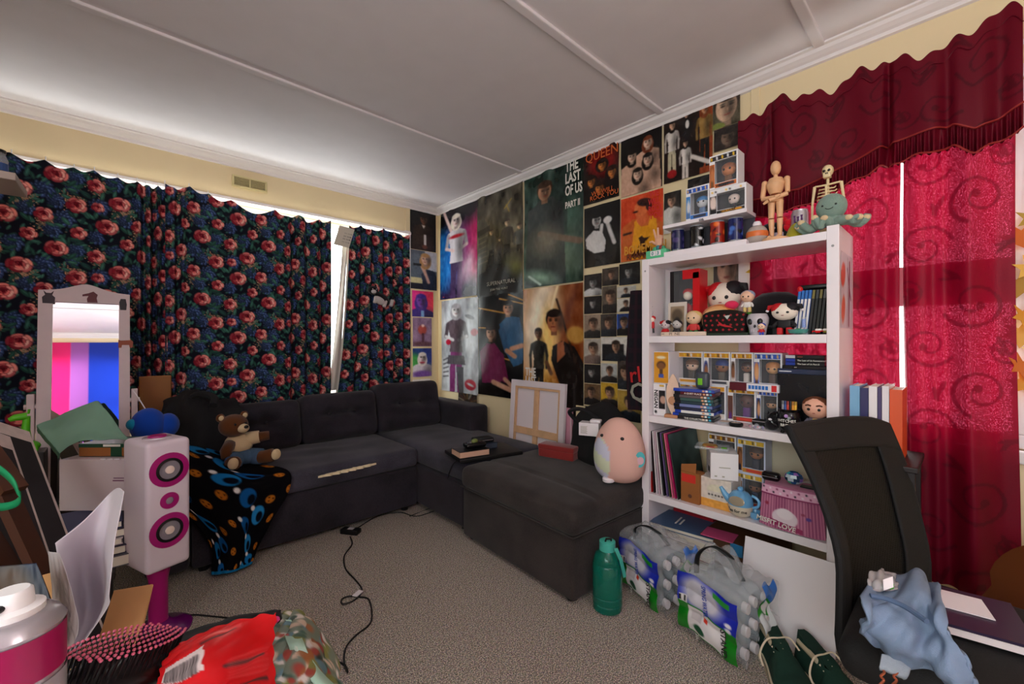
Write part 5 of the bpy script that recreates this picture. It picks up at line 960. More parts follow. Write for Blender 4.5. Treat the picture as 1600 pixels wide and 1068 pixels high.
# wide black felt hat
r = sh_thing('black_felt_hat', 'wide black felt hat behind the masked hood plush on the top shelf', 'hat', 1211, 2.045, Z1); MB().lathe([(.001, .185), (.05, .180), (.085, .158), (.098, .12), (.10, .06), (.085, .04)], 28, sy=.6, cap=False).build('crown', M_BF, r, smooth=2); MB().lathe([(.08, .04), (.105, .036), (.115, .03), (.105, .028), (.08, .030)], 28, sy=.62, cap=False).build('brim', M_BF, r, smooth=2); MB().tube([(.1, -.01, .07), (.125, -.02, .05), (.13, -.02, .03)], [.014, .012, .006], 8).build('tail', M_BF, r, smooth=True); MB().lathe([(.05, 0), (.06, .032)], 16, sy=.6).build('hat_stand', M_DARK, r)
# big hooded plush
r = chibi('large plush doll with pale face and red and black hood on the top shelf', 1226, 1.935, Z1, .125, CR, RD, BK, RD, 'large_hooded_plush', 'plush', None, BK); r.scale = (1.25, 1, 1)
chibi('tiny red and blue brick style figure on the top shelf edge', 1190, 1.895, Z1, .048, (236, 200, 170), (40, 60, 170), (190, 30, 40), (40, 70, 190), 'tiny_figure')
# glass dish, blue tube, toy cars
r = sh_thing('glass_dish', 'small blue green glass dish beside the large hooded plush', 'dish', 1247, 1.91, Z1); MB().lathe([(.016, 0), (.03, .006), (.036, .02), (.034, .02), (.028, .008), (.001, .004)], 22).build('dish', mat('aqua_glass', (90, 170, 160), .1, alpha=.6), r, smooth=True); MB().ell((0, 0, .014), (.014, .012, .01), 10, 8).build('green_stone', plain((60, 140, 50), .3), r, smooth=True)
r = sh_thing('blue_glass_vial', 'clear vial with blue liquid standing before the film cases', 'vial', 1256, 1.925, Z1); MB().lathe([(.014, 0), (.015, .02), (.009, .026), (.008, .065), (.009, .067)], 14).build('vial', mat('clear_glass', (225, 232, 240), .05, alpha=.3, spec=.7), r, smooth=True); MB().lathe([(.0065, .027), (.0065, .06)], 12).build('blue_liquid', plain((60, 120, 220), .2), r)
def toy_car(label, px, c):
    r = sh_thing('toy_car', label, 'toy car', px, 1.905, Z1, 'toy cars on the top shelf'); MB().rbox((-.02, -.009, .005), (.02, .009, .014), .004, 2).build('car_body', plain(c, .25), r, smooth=True); MB().rbox((-.010, -.008, .012), (.011, .008, .021), .004, 2).build('cabin', plain((236, 226, 220), .3), r, smooth=True)
    for x in (-.012, .012):
        for y in (-.009, .009): MB().cyl((x, y - .002, .005), (x, y + .002, .005), .005, seg=10).build('wheel', M_DARK, r)
toy_car('small red toy car in front of the film cases', 1279, (200, 24, 30)); toy_car('small olive toy car at the right end of the top shelf', 1291, (130, 120, 50))
# film cases in a leaning row
def case(name, label, cat, root_loc, size, c, spine, band, group, R, parts=None):
    """thin disc / game case; local: spine faces -y"""
    w, d, t = size; r = thing(name, label, cat, root_loc, 0, group, R); rb((0, 0, 0), (w, d, t), .0012, 1).build('case', plain(c, .25), r); bx((.001, -.0004, .001), (w - .001, .0004, t - .001)).build('spine_card', plain(spine, .35), r)
    bx((.001, -.0007, .001), (w * .2, .0003, t - .001)).build('spine_band', plain(band, .35), r); return r
cols = [((226, 224, 222), (40, 110, 190))] * 4 + [((30, 30, 34), (120, 110, 50)), ((24, 24, 26), (60, 60, 64)), ((36, 32, 26), (130, 116, 60)), ((28, 28, 30), (90, 88, 92)), ((22, 22, 24), (44, 50, 60))]
for k, (sc, bd) in enumerate(cols):
    X = 1.955; y = .462 - k * .0118; w_ = .172; R = Euler((PI / 2, 0, 0)); lean = .10
    M = basis((0, lean, -1), (1, 0, 0)); M = basis((0, lean, -1), (1, 0, 0)); e = M.to_euler(); zt_ = Z1 + w_ * .995 + .003
    case('film_case', ('white and blue' if k < 4 else 'black') + ' film case standing in the leaning row, number %s from the left' % ['one', 'two', 'three', 'four', 'five', 'six', 'seven', 'eight', 'nine'][k], 'film case', (X, y - lean * w_ * .0 - .012, zt_), (w_, .12, .0098), (40, 90, 170) if k < 4 else (24, 24, 28), sc, bd, 'film cases on the top shelf', e)
r = sh_thing('flat_black_case', 'flat black case with red knob lying on the row of film cases', 'case', 1274, 1.96, Z1 + .178); rb((-.05, 0, 0), (.042, .12, .016), .004).build('case', M_DARK, r, smooth=True); MB().ell((-.05, 0, .0), (.010, .008, .013), 10, 8).build('red_knob', plain((206, 30, 34), .4), r, smooth=True); rb((-.002, .004, -.0005), (.0, .008, .0), .0002, 1).build('seam', M_DARK, r)
# ---------------------------------------------------------------- second shelf
Z2 = SHZ[2]; XB = 2.03
# boxed figurines, upper and lower row
OR_, YL = (214, 150, 44), (206, 140, 50)
def side_box(label, px0, px1, X, zb, h, d, c, txt=None):
    w = WID(px0, px1, X); r = thing('boxed_figurine', label, 'toy box', (X, (yX(px0, X) + yX(px1, X)) / 2, zb + .0008), RZ, 'boxed figurines'); rb((-w / 2, 0, 0), (w / 2, d, h), .001, 1).build('carton', plain((236, 232, 234), .4), r)
    cv = Cv(18, 34, c)
    if txt is None: cv.ell(.5, .42, .3, .13, (90, 56, 34)); cv.ell(.5, .45, .24, .10, (130, 86, 54)); cv.rect(.38, .55, .62, .72, (90, 64, 44)); cv.rect(.36, .72, .64, .82, (60, 80, 160)); cv.ell(.5, .18, .3, .05, (230, 220, 190))
    else: cv = Cv(18, 34, (232, 228, 230)); cv.rect(.45, .2, 1, .78, (36, 32, 34)); cv.ell(.8, .5, .25, .12, (200, 160, 140)); cv.rect(.5, .02, .9, .1, (214, 170, 50)); cv.ell(.2, .9, .1, .05, (20, 20, 20))
    flat('printed_face', cv, (-w / 2 + .002, -.0008, h - .003), (w / 2 - .002, -.0008, h - .003), (-w / 2 + .002, -.0008, .003), None, r)
    if txt: text('lettering', txt, .026, basis((0, 0, -1), (1, 0, 0), (-w / 2 + .006, -.0014, h * .80)), M_INKK, r, sx=1.0, bold=.03)
    return r
XL2 = 1.915; hb = .154
side_box('boxed figurine showing its white side with black name, lower left of second shelf', 1021, 1040, XL2, Z2, hb, .15, OR_, 'NEGAN'); side_box('boxed figurine showing an ochre side panel, upper left of second shelf', 1021.5, 1045, XL2, Z2 + hb + .0015, hb, .15, OR_)
Xq = 2.02
pop_box('boxed figurine with brown fringe portrait, upper row second from left', 1046, 1098, Xq, Z2 + hb + .0012, hb, .09, (226, 220, 214), OR_, (110, 70, 40), (222, 186, 160), (80, 70, 60)); pop_box('boxed figurine with blue cap, upper row middle of second shelf', 1099, 1141, Xq, Z2 + hb + .0012, hb, .09, (230, 226, 222), OR_, (40, 60, 130), (150, 96, 60), (90, 80, 70))
pop_box('boxed dark haired figurine, upper row second from right', 1142, 1177, Xq, Z2 + hb + .0012, hb, .09, (196, 190, 186), OR_, (60, 36, 24), (140, 90, 60), (206, 196, 190)); pop_box('boxed figurine with blue brand strip, upper row rightmost', 1178, 1222, Xq, Z2 + hb + .0012, hb, .09, (60, 100, 190), (50, 90, 190), (200, 130, 70), (216, 160, 110), (90, 60, 50))
pop_box('boxed figurine in lower row just behind the stacked games', 1062, 1134, Xq, Z2, hb, .09, (220, 210, 200), OR_, (60, 40, 30), (150, 100, 70), (60, 60, 80)); pop_box('boxed bald figurine with white eyes, lower row of second shelf', 1137, 1181, Xq, Z2, hb, .09, (120, 76, 44), OR_, (96, 60, 50), (96, 60, 54), (90, 40, 120)); pop_box('boxed bearded figurine with blue brand strip, lower row rightmost', 1182, 1216, Xq, Z2, hb, .09, (60, 100, 190), (50, 90, 190), (50, 34, 26), (206, 150, 110), (44, 40, 36))
# flat candy carton wedged between the rows, standing proud of the boxes
r = sh_thing('candy_carton', 'flat white and red carton with blue print wedged between boxed figurine rows', 'carton', 1177, 1.985, Z2 + hb - .010); cw = WID(1136, 1212, 1.985); rb((-cw / 2, 0, 0), (cw / 2, .03, .034), .002, 1).build('carton', plain((226, 222, 226), .4), r); bx((-cw / 2 - .0004, -.0006, 0), (-cw * .14, .0304, .0342)).build('maroon_end', plain((90, 20, 34), .4), r); [bx((-cw * .10 + q * .013, -.0012, .010), (-cw * .10 + q * .013 + .010, 0, .026)).build('printed_mark', plain((40, 110, 190), .4), r) for q in range(6)]; bx((cw * .36, -.0008, .004), (cw * .46, 0, .030)).build('red_end', plain((206, 40, 44), .4), r)
# wooden leaf shaped stand
r = sh_thing('wooden_stand', 'pale wooden leaf shaped stand beside the stacked game cases', 'stand', 1049, 1.905, Z2, None, .35); M_PW = mat('pale_birch', (222, 186, 160), .5, var=.06, vscale=25); hs = ZAT(1052, 585, 1.905) - Z2 - .014
lp_ = [(-.026 * math.sin(PI * t) ** .8 - .004, hs * t) for t in np.linspace(0, 1, 10)] + [(.026 * math.sin(PI * t) ** .8 + .004, hs * t) for t in np.linspace(1, 0, 10)]
MB().prism(lp_, -.012, 0, TR(.006, 0, .014, PI / 2 - .02, 0, 0)).build('panel', M_PW, r); rb((-.03, -.02, 0), (.03, .02, .0145), .003).build('foot', mat('darker_birch', (186, 130, 90), .5), r); MB().lathe([(.020, 0), (.018, .002)], 20, TR(.006, -.002, hs * .42, PI / 2)).build('inlay', mat('darker_birch'), r)
# stack of games
GM = [((24, 24, 28), (34, 32, 36), 'black collection game case at the bottom of the stack'), ((26, 28, 34), (50, 52, 58), 'dark grey game case, second from the bottom of the stack'), ((30, 60, 160), (226, 224, 220), 'white spined game case, third from the bottom of the stack'), ((30, 40, 70), (44, 46, 70), 'navy game case, fourth from the bottom of the stack'), ((60, 80, 150), (120, 130, 180), 'lavender blue game case in the middle of the stack'), ((30, 50, 60), (40, 60, 70), 'petrol film case in the middle of the stack'), ((40, 70, 70), (60, 90, 86), 'teal film case, fourth from the top of the stack'), ((70, 60, 66), (100, 84, 88), 'mauve film case, third from the top of the stack'), ((80, 20, 34), (90, 24, 36), 'maroon film case, second from the top of the stack'), ((34, 60, 170), (60, 80, 170), 'blue game case on top of the stack')]
zz = Z2 + .001; Xg = 1.905; gy = yX(1083, Xg)
for k, (c, sp, lb) in enumerate(GM):
    t = .0142; o = -.004 * math.sin(k * 2.1); r = thing('game_case', lb, 'game case', (Xg, gy, zz), RZ + .10 + .02 * math.sin(k * 3), 'stacked games beside the wooden stand'); gw_ = .172 if k > 1 and k < 8 else .178
    rb((-gw_ / 2 + o, 0, 0), (gw_ / 2 + o, .130, t - .0004), .001, 1).build('case', plain(c, .22), r); bx((-gw_ / 2 + o + .001, -.0005, .001), (gw_ / 2 + o - .001, .0, t - .0012)).build('spine_card', plain(sp, .35), r); bx((-gw_ / 2 + o + .001, -.0008, .001), (-gw_ / 2 + o + .028, .0, t - .0012)).build('spine_band', plain((30, 60, 170) if k in (1, 2, 9) else (26, 24, 28), .35), r)
    for q, cc in enumerate(((214, 160, 120), (226, 222, 214), (60, 160, 190))): bx((gw_ / 2 + o - .05 + q * .014, -.0008, .003), (gw_ / 2 + o - .04 + q * .014, 0, t - .003)).build('rating_mark', plain(cc, .4), r)
    s = {0: 'THE COLLECTION', 8: 'A QUIET PLACE'}.get(k)
    if s: text('lettering', s, .011, basis((1, 0, 0), (0, 0, 1), (-.04, -.0012, .0028)), M_INKW, r, sx=1.0, bold=.02)
    zz += t
r = thing('grey_gadget', 'dark grey rounded gadget with a lime green square on the game stack', 'gadget', (Xg + .03, yX(1096, Xg + .03), zz + .0008), RZ + .1); gg = ZAT(1097, 582, Xg) - zz
rb((-.030, 0, 0), (.030, .035, gg), .016, 4).build('shell', mat('slate_plastic', (66, 72, 80), .4), r, smooth=True); rb((-.016, -.002, gg * .22), (.004, .002, gg * .62), .002).build('green_square', plain((120, 200, 40), .4), r)
# bits along the front edge
r = sh_thing('tealight_holder', 'round black tealight holder on the edge of the second shelf', 'candle holder', 1150, 1.905, Z2); MB().lathe([(.024, 0), (.027, .004), (.027, .014), (.022, .016), (.021, .010), (.001, .010)], 22).build('holder', M_DARK, r, smooth=True); MB().lathe([(.019, .009), (.019, .0145), (.0005, .015)], 18).build('candle', plain((226, 206, 190), .5), r, smooth=True); MB().cyl((0, 0, .015), (0, 0, .021), .001, seg=6).build('wick', M_DARK, r)
r = sh_thing('clear_card_case', 'thin clear plastic case lying beside the tealight holder', 'case', 1130, 1.915, Z2); rb((-.026, 0, 0), (.022, .06, .008), .003).build('case', mat('clear_glass'), r); bx((-.02, .006, .0085), (.016, .05, .009)).build('paper_insert', plain((214, 190, 170), .6), r)
r = sh_thing('charm_packet', 'crinkled clear packet of pink charms on the second shelf edge', 'packet', 1180, 1.905, Z2); rg = random.Random(4)
MB().grid(lambda u, v: (-.035 + .07 * u, -.012 + .045 * v, .004 + .014 * math.sin(PI * u) * math.sin(PI * v) + .004 * math.sin(u * 17 + v * 9)), 14, 10).build('film', mat('clear_glass'), r, smooth=True)
for k in range(6): MB().ell((-.022 + k * .009, .008 + .012 * (k % 2), .006), (.005, .005, .005), 8, 6).build('charm', plain([(226, 130, 150), (230, 220, 226), (120, 90, 160)][k % 3], .3), r, smooth=True)
r = sh_thing('black_cat_plush', 'small black plush with pale nose beside the cauldron mug', 'plush', 1206, 1.93, Z2); MB().ell((0, 0, .022), (.026, .022, .022), 14, 10).build('body', M_BF, r, smooth=True); MB().ell((0, -.006, .05), (.020, .018, .017), 14, 10).build('head', M_BF, r, smooth=True); MB().ell((0, -.023, .046), (.007, .004, .005), 8, 6).build('nose', M_BC, r, smooth=True)
for s in (-1, 1): MB().lathe([(.007, 0), (.0005, .014)], 8, TR(s * .011, -.004, .062)).build('ear', M_BF, r)
r = sh_thing('pen_case', 'black zip pen case lying behind the cauldron mug', 'pen case', 1192, 1.965, Z2); rb((-.045, 0, 0), (.03, .035, .03), .012, 3).build('case', mat('black_nylon', (20, 20, 22), .6), r, smooth=True); MB().tube([(-.04, -.002, .022), (.025, -.002, .022)], .0015, 5).build('zip', M_ALU, r)
# cauldron mug
Xc = 1.915; r = sh_thing('cauldron_mug', 'black cauldron mug lettered WITCHES BREW on the second shelf', 'mug', 1233, Xc, Z2); M_BC2 = mat('black_glaze', (16, 14, 17), .18); cR = WID(1214, 1254, Xc) / 2
MB().lathe([(cR * .55, .006), (cR * .85, .018), (cR, .045), (cR * .93, .072), (cR * .78, .084), (cR * .86, .094), (cR * .80, .095), (cR * .72, .084), (cR * .8, .05), (.001, .03)], 28).build('bowl', M_BC2, r, smooth=True)
for a in (-.9, .9, PI): MB().tube([(cR * .5 * math.sin(a), -cR * .5 * math.cos(a), .012), (cR * .62 * math.sin(a), -cR * .62 * math.cos(a), .0)], [.008, .006], 8).build('foot', M_BC2, r)
MB().tube([(-cR * .95 - .02 * math.sin(t) * 1.2, 0, .05 + .026 * math.cos(t)) for t in np.linspace(0, PI, 10)], .006, 8).build('handle', M_BC2, r, smooth=True)
for s, z, sz in (('WITCHES', .047, .0155), ('BREW', .030, .0155)):
    o = text('lettering', s, sz, Matrix.Identity(4), M_INKW, r, align='CENTER', bold=.02, res=2)
    for v in o.data.vertices: a = v.co.x / (cR * 1.01); v.co = Vector((cR * 1.012 * math.sin(a), -cR * (1.012 + v.co.z) * math.cos(a) * (.995 if z > .04 else .975), z + v.co.y))
MB().lathe([(.007, 0), (.005, .0014)], 12, TR(0, -cR * .955, .071, PI / 2)).build('violet_orb', plain((190, 150, 210), .4), r)
for k, c in enumerate(((150, 150, 156), (60, 90, 160), (206, 60, 40), (30, 30, 34), (226, 150, 50), (240, 190, 60))):
    q = sh_thing('marker_pen', ['grey', 'blue', 'red', 'black', 'orange', 'yellow'][k] + ' marker pen standing in the cauldron mug', 'pen', 1233, Xc, Z2, 'pens in the cauldron mug'); q.location.y -= (-.022 + k * .0085); q.location.z = Z2 + .045; MB().tube([(0, 0, 0), (0, .004, .072)], .0048, 8).build('barrel', plain(c, .35), q, smooth=True); MB().tube([(0, .0036, .066), (0, .0042, .080)], .0052, 8).build('cap', plain(tuple(v * .7 for v in c), .35), q)
# large dark collector box with games on top
Xk = 2.0; kw = WID(1215, 1296, Xk); r = thing('collector_box', 'big black collector box with blue top edge behind the brown haired plush', 'box', (Xk, (yX(1215, Xk) + yX(1296, Xk)) / 2, Z2 + .001), RZ); kh = ZAT(1250, 577, Xk) - Z2
rb((-kw / 2, 0, 0), (kw / 2, .14, kh - .02), .002, 1).build('box', mat('dark_gloss_card', (24, 24, 30), .25, var=.3, vscale=20), r); rb((-kw / 2, -.002, kh - .02), (kw / 2, .14, kh), .002, 1).build('lid', plain((44, 54, 84), .3), r); bx((-kw / 2 + .006, -.003, kh - .012), (-kw / 2 + .05, -.0015, kh - .008)).build('brand_mark', plain((214, 216, 224), .4), r)
for k, (c, w_, lb) in enumerate((((26, 24, 26), 1.05, 'long black game case lowest on the collector box'), ((30, 60, 160), .9, 'blue banded game case, second on the collector box'), ((34, 60, 166), .9, 'blue banded game case, third on the collector box'), ((70, 44, 40), .9, 'brown topped game case uppermost on the collector box'))):
    r = thing('game_case', lb, 'game case', (Xk + .002, (yX(1215, Xk) + yX(1296, Xk)) / 2 - .006, Z2 + kh + .0015 + k * .0142), RZ, 'games on the collector box'); w2 = kw * .42 * w_; rb((-w2, 0, 0), (w2, .13, .0138), .001, 1).build('case', plain((30, 28, 34), .25), r); bx((-w2 + .001, -.0006, .001), (-w2 + .034, 0, .0128)).build('spine_band', plain((210, 210, 216) if k == 3 else c, .3), r); text('lettering', ['•••', 'The Last of Us Part II', 'The Last of Us Remastered', '••••••'][k], .0085, basis((1, 0, 0), (0, 0, 1), (-w2 + .042, -.001, .0036)), M_INKW if k < 3 else M_INKO, r, bold=.02)
# brown haired plush doll
r = chibi('plush boy doll with brown hair and grey jacket at the right of second shelf', 1275, 1.925, Z2, .148, (236, 176, 150), (110, 62, 36), (104, 100, 120), (60, 50, 60), 'boy_plush', 'plush')
rb((-.008, -.0165, .034), (.008, -.012, .068), .002).build('yellow_shirt', fuzz((206, 170, 90)), r, smooth=True)
for s in (-1, 1): MB().tube([(s * .008, -.039, .118), (s * .018, -.0375, .121), (s * .026, -.034, .118)], .0028, 6).build('eyebrow', plain((80, 44, 30), .8), r, smooth=True)
MB().ell((.036, -.004, .095), (.012, .006, .016), 10, 8).build('ear', fuzz((236, 176, 150)), r, smooth=True)
# ---------------------------------------------------------------- third shelf
Z3 = SHZ[3]
RC = [((170, 30, 30), 'dark red record sleeve, leftmost on the third shelf'), ((36, 24, 28), 'black record sleeve next to the dark red one'), ((226, 218, 222), 'white record sleeve, third from the left'), ((206, 180, 190), 'pale pink record sleeve, fourth from the left'), ((232, 226, 226), 'white record sleeve, fifth from the left'), ((20, 18, 22), 'thick black record sleeve in the middle of the row'), ((110, 90, 140), 'lilac record sleeve, seventh from the left'), ((64, 70, 40), 'olive record sleeve, eighth from the left'), ((226, 120, 150), 'pink edged record sleeve, ninth from the left'), ((190, 30, 100), 'magenta edged record sleeve, second from the right end'), ((44, 60, 56), 'green landscape record sleeve with its cover showing')]
for k, (c, lb) in enumerate(RC):
    y = 1.046 - k * .0135; lean = -.05 - .012 * k; th2 = .0035 if k != 5 else .007; r = thing('record_sleeve', lb, 'record', (1.90, y, Z3 + .0012), RZ, 'records on the third shelf'); r.rotation_euler = (0, lean, RZ)
    rb((-th2, 0, 0), (0, .30, .300), .0008, 1).build('sleeve', plain(c, .45), r)
    if k == 10:
        cv = Cv(40, 40, (44, 58, 54)); cv.vgrad((60, 84, 86), (30, 40, 34)); cv.noise(20, 6, 4); cv.ell(.3, .75, .16, .12, (120, 40, 60), 0, .5); cv.ell(.28, .68, .08, .06, (214, 190, 180), 0, .5); flat('cover_print', cv, (.0006, .002, .298), (.0006, .298, .298), (.0006, .002, .002), None, r)
# kraft carton
Xb = 1.905; r = sh_thing('kraft_carton', 'brown kraft carton with red label beside the records', 'carton', 1078, Xb, Z3); bw_ = WID(1063, 1092, Xb); bh_ = ZAT(1078, 738, Xb) - Z3; M_KR = mat('kraft_card', (150, 92, 44), .7, var=.05)
rb((-bw_ / 2, 0, 0), (bw_ / 2, .06, bh_), .002, 1).build('body', M_KR, r); MB().prism([(-bw_ / 2, 0), (bw_ / 2 * .6, .0), (bw_ / 2 * .4, .045), (-bw_ / 2 - .006, .03)], 0, .002, TR(0, .004, bh_, PI / 2 - .6)).build('open_flap', M_KR, r); bx((-bw_ * .45, -.0008, bh_ * .66), (bw_ * .30, 0, bh_ * .93)).build('red_label', plain((206, 50, 40), .5), r); MB().lathe([(.009, 0), (.008, .001)], 16, TR(.0, -.0002, bh_ * .22, PI / 2)).build('round_seal', plain((96, 56, 40), .6), r)
# tea cup carton
r = sh_thing('tea_cup_carton', 'orange and white carton with a tea cup picture under the white box', 'carton', 1117, Xb + .02, Z3); tw_ = WID(1094, 1144, Xb + .02); tz = ZAT(1117, 748, Xb + .02) - Z3
rb((-tw_ / 2, 0, 0), (tw_ / 2, .12, tz), .002, 1).build('body', plain((232, 222, 214), .45), r); cv = Cv(50, 50, (226, 212, 200)); cv.rect(0, .72, 1, 1, (226, 160, 70)); cv.ell(.55, .38, .3, .18, (222, 214, 190)); cv.rect(.28, .45, .84, .7, (214, 206, 196)); [cv.ell(.32 + .1 * k, .56, .03, .03, (60, 50, 50)) for k in range(6)]; cv.noise(12, 14, 4); flat('printed_face', cv, (-tw_ / 2, -.0008, tz), (tw_ / 2, -.0008, tz), (-tw_ / 2, -.0008, 0), None, r)
# tilted white box
r = thing('white_product_box', 'white product box lying askew on the tea cup carton', 'box', (1.90, yX(1110, 1.90) - .005, Z3 + tz + .004), RZ - .42, None); bl_ = .11; r.rotation_euler = (0, .0, RZ + .50)
rb((-.004, 0, 0), (bl_ - .004, .15, ZAT(1106, 706, 1.9) - ZAT(1106, 747, 1.9)), .002, 1).build('box', plain((236, 230, 232), .35), r); bx((.03, -.0006, .052), (.075, 0, .056)).build('printed_line', M_INKG, r); [bx((.012 + .03 * q, -.0006, .012), (.022 + .03 * q, 0, .018)).build('small_print', M_INKG, r) for q in range(2)]
for q in range(12): bx((-.0046, .03 + q * .004, .02), (-.0039, .03 + q * .004 + (.0012 if q % 3 else .0022), .045)).build('barcode_bar', M_INKK, r)
bx((-.0046, .03, .055), (-.0039, .06, .075)).build('data_label', plain((200, 196, 200), .5), r)
zb_ = Z3 + tz + .004 + ZAT(1106, 706, 1.9) - ZAT(1106, 747, 1.9)
r = thing('biscuit_pack', 'clear tray holding a round gold biscuit on top of the white box', 'packet', (1.955, yX(1112, 1.955), zb_ + .001), RZ + .3); rb((-.07, -.02, 0), (.07, .08, .012), .005, 2).build('clear_tray', mat('clear_glass'), r); MB().lathe([(.032, .002), (.034, .008), (.030, .013), (.0005, .014)], 20, TR(-.01, .035, 0)).build('gold_biscuit', mat('gold_biscuit', (206, 150, 50), .35), r, smooth=True); rb((.04, -.018, .013), (.062, .002, .016), .002).build('green_sticker', plain((110, 200, 50), .5), r); rb((-.02, -.018, .0125), (.012, -.004, .015), .002).build('red_sticker', plain((206, 60, 80), .5), r)
# boxed figurines at the back of the third shelf
pop_box('boxed figurine upper right at the back of the third shelf', 1152, 1196, 2.045, Z3 + .150, .152, .09, (200, 140, 60), (220, 180, 60), (80, 50, 34), (170, 110, 70), (40, 40, 60), side=(206, 214, 240)); pop_box('boxed figurine lower right at the back of the third shelf', 1152, 1193, 2.05, Z3, .148, .09, (150, 100, 50), (206, 170, 70), (60, 44, 34), (150, 100, 70), (50, 56, 90), side=(206, 214, 240)); pop_box('boxed figurine upper left at the back of the third shelf', 1107, 1150, 2.05, Z3 + .150, .152, .09, (90, 56, 40), (140, 90, 40), (50, 34, 28), (120, 80, 60), (60, 40, 40)); pop_box('boxed figurine lower left at the back of the third shelf', 1107, 1150, 2.05, Z3, .148, .09, (90, 70, 60), (170, 120, 60), (50, 34, 28), (120, 80, 60), (60, 40, 40))
# blue teapot
Xt = 1.925; r = sh_thing('blue_teapot', 'blue and cream teapot for one on the third shelf', 'teapot', 1157, Xt, Z3); M_BG = mat('blue_glaze', (110, 170, 214), .2, var=.05); M_CG = mat('cream_glaze', (222, 206, 184), .3); tr_ = WID(1139, 1178, Xt) / 2; th3 = ZAT(1157, 762, Xt) - Z3; g = th3 / .115
MB().lathe([(tr_ * .55, 0), (tr_ * .85, .012 * g), (tr_ * .98, .035 * g), (tr_, .048 * g)], 26).build('cup_base', M_CG, r, smooth=True); MB().lathe([(tr_ * .99, .048 * g), (tr_ * .99, .06 * g), (tr_ * .88, .082 * g), (tr_ * .6, .098 * g), (tr_ * .3, .104 * g), (.001, .105 * g)], 26).build('pot', M_BG, r, smooth=True); MB().ell((0, 0, .111 * g), (.012, .012, .010), 12, 8).build('lid_knob', M_BG, r, smooth=True)
MB().tube([(-tr_ * .85, 0, .055 * g), (-tr_ * 1.25, -.004, .075 * g), (-tr_ * 1.6, -.006, .103 * g)], [.018, .012, .007], 12).build('spout', M_BG, r, smooth=True); MB().tube([(tr_ * .9 + .028 * math.sin(t), 0, .068 * g + .024 * math.cos(t)) for t in np.linspace(0, PI, 10)], .006, 8).build('handle', M_BG, r, smooth=True); MB().lathe([(.0005, .002), (.026, .001), (.028, 0)], 20, TR(0, -tr_ * .93, .070 * g, PI / 2 - .25) @ Matrix.Diagonal((1.1, .7, 1, 1))).build('oval_panel', mat('oval_mirror', (190, 180, 160), .15, metal=.5), r)
o = text('lettering', 'Tea for me', .018, Matrix.Identity(4), M_INKK, r, align='CENTER', bold=.02)
for v in o.data.vertices: a = v.co.x / tr_; v.co = Vector((tr_ * 1.0 * math.sin(a), -(tr_ * .985 + v.co.z) * math.cos(a), .024 * g + v.co.y))
r = sh_thing('small_blue_cup', 'small pale blue cup between teapot and pink lunch bag', 'cup', 1180, 1.935, Z3); MB().lathe([(.014, 0), (.022, .01), (.026, .03), (.024, .03), (.018, .008), (.001, .006)], 18).build('cup', M_BG, r, smooth=True); MB().tube([(-.024 - .012 * math.sin(t), 0, .018 + .01 * math.cos(t)) for t in np.linspace(0, PI, 8)], .003, 6).build('handle', M_BG, r, smooth=True)
# pink lunch bag
Xl = 1.885; lw = WID(1184, 1290, Xl); lh = ZAT(1240, 765, Xl) - Z3; r = thing('pink_lunch_bag', 'pink striped cosmetic bag lettered MISFIT LOVE on the third shelf', 'bag', (Xl, (yX(1184, Xl) + yX(1290, Xl)) / 2, Z3 + .001), RZ)
cv = Cv(64, 50, (196, 120, 150))
for k in range(0, 22): cv.rect(k / 22, 0, k / 22 + .022, 1, (150, 70, 110))
cv.ell(.42, .62, .20, .26, (226, 206, 216)); cv.ell(.42, .5, .13, .16, (236, 222, 228)); cv.poly([(.18, .72), (.68, .84), (.68, .98), (.18, .86)], (150, 40, 90)); cv.ell(.78, .5, .04, .05, (90, 60, 140)); cv.ell(.12, .3, .035, .05, (150, 40, 70)); cv.ell(.70, .4, .03, .04, (150, 60, 90))
cv2 = Cv(64, 12, (226, 170, 196)); [cv2.ell(.05 + .06 * k, .3 + .4 * (k % 2), .018, .12, [(40, 30, 44), (150, 60, 100), (240, 220, 230)][k % 3]) for k in range(16)]
def bagf(y_off, z0, z1, sag=0):
    def fn(U, V):
        z = z1 + (z0 - z1) * V; w = lw * (.44 + .055 * (1 - z / lh)); bul = .018 * np.sin(PI * U) ** .6
        return (U - .5) * 2 * w, y_off - bul - .0 * V, z + 0 * U
    return fn
def bag_prof(z): return lw * (.44 + .055 * (1 - z / lh))
bgm = MB(); n = 24; rings = [0, lh * .1, lh * .5, lh * .9, lh]
vs = []; 
for z in rings:
    for k in range(n):
        a = 2 * PI * k / n; cx_, sy_ = math.cos(a), math.sin(a); w = bag_prof(z) * (.96 if z == 0 else 1); vs.append((w * (abs(cx_) ** .35) * (1 if cx_ > 0 else -1), .075 + .07 * (abs(sy_) ** .5) * (1 if sy_ > 0 else -1), z))
fs = [(i * n + k, i * n + (k + 1) % n, (i + 1) * n + (k + 1) % n, (i + 1) * n + k) for i in range(len(rings) - 1) for k in range(n)] + [tuple(reversed(range(n))), tuple((len(rings) - 1) * n + k for k in range(n))]
bgm.add(vs, fs).build('body', fuzz((190, 110, 144), 'pink_canvas'), r, smooth=True); M_BAG = mat('bag_print', rough=.55, attr=True)
sheet('striped_front', cv, bagf(.014, .004, lh * .78), M_BAG, r); sheet('lid_band', cv2, bagf(.010, lh * .80, lh * .985), M_BAG, r)
MB().tube([(bag_prof(lh * .79) * t, -.002 - .018 * math.cos(t * PI / 2) ** .6 + .011, lh * .79) for t in np.linspace(-.98, .98, 24)], .0028, 6).build('zip', plain((150, 50, 100), .4), r, smooth=True)
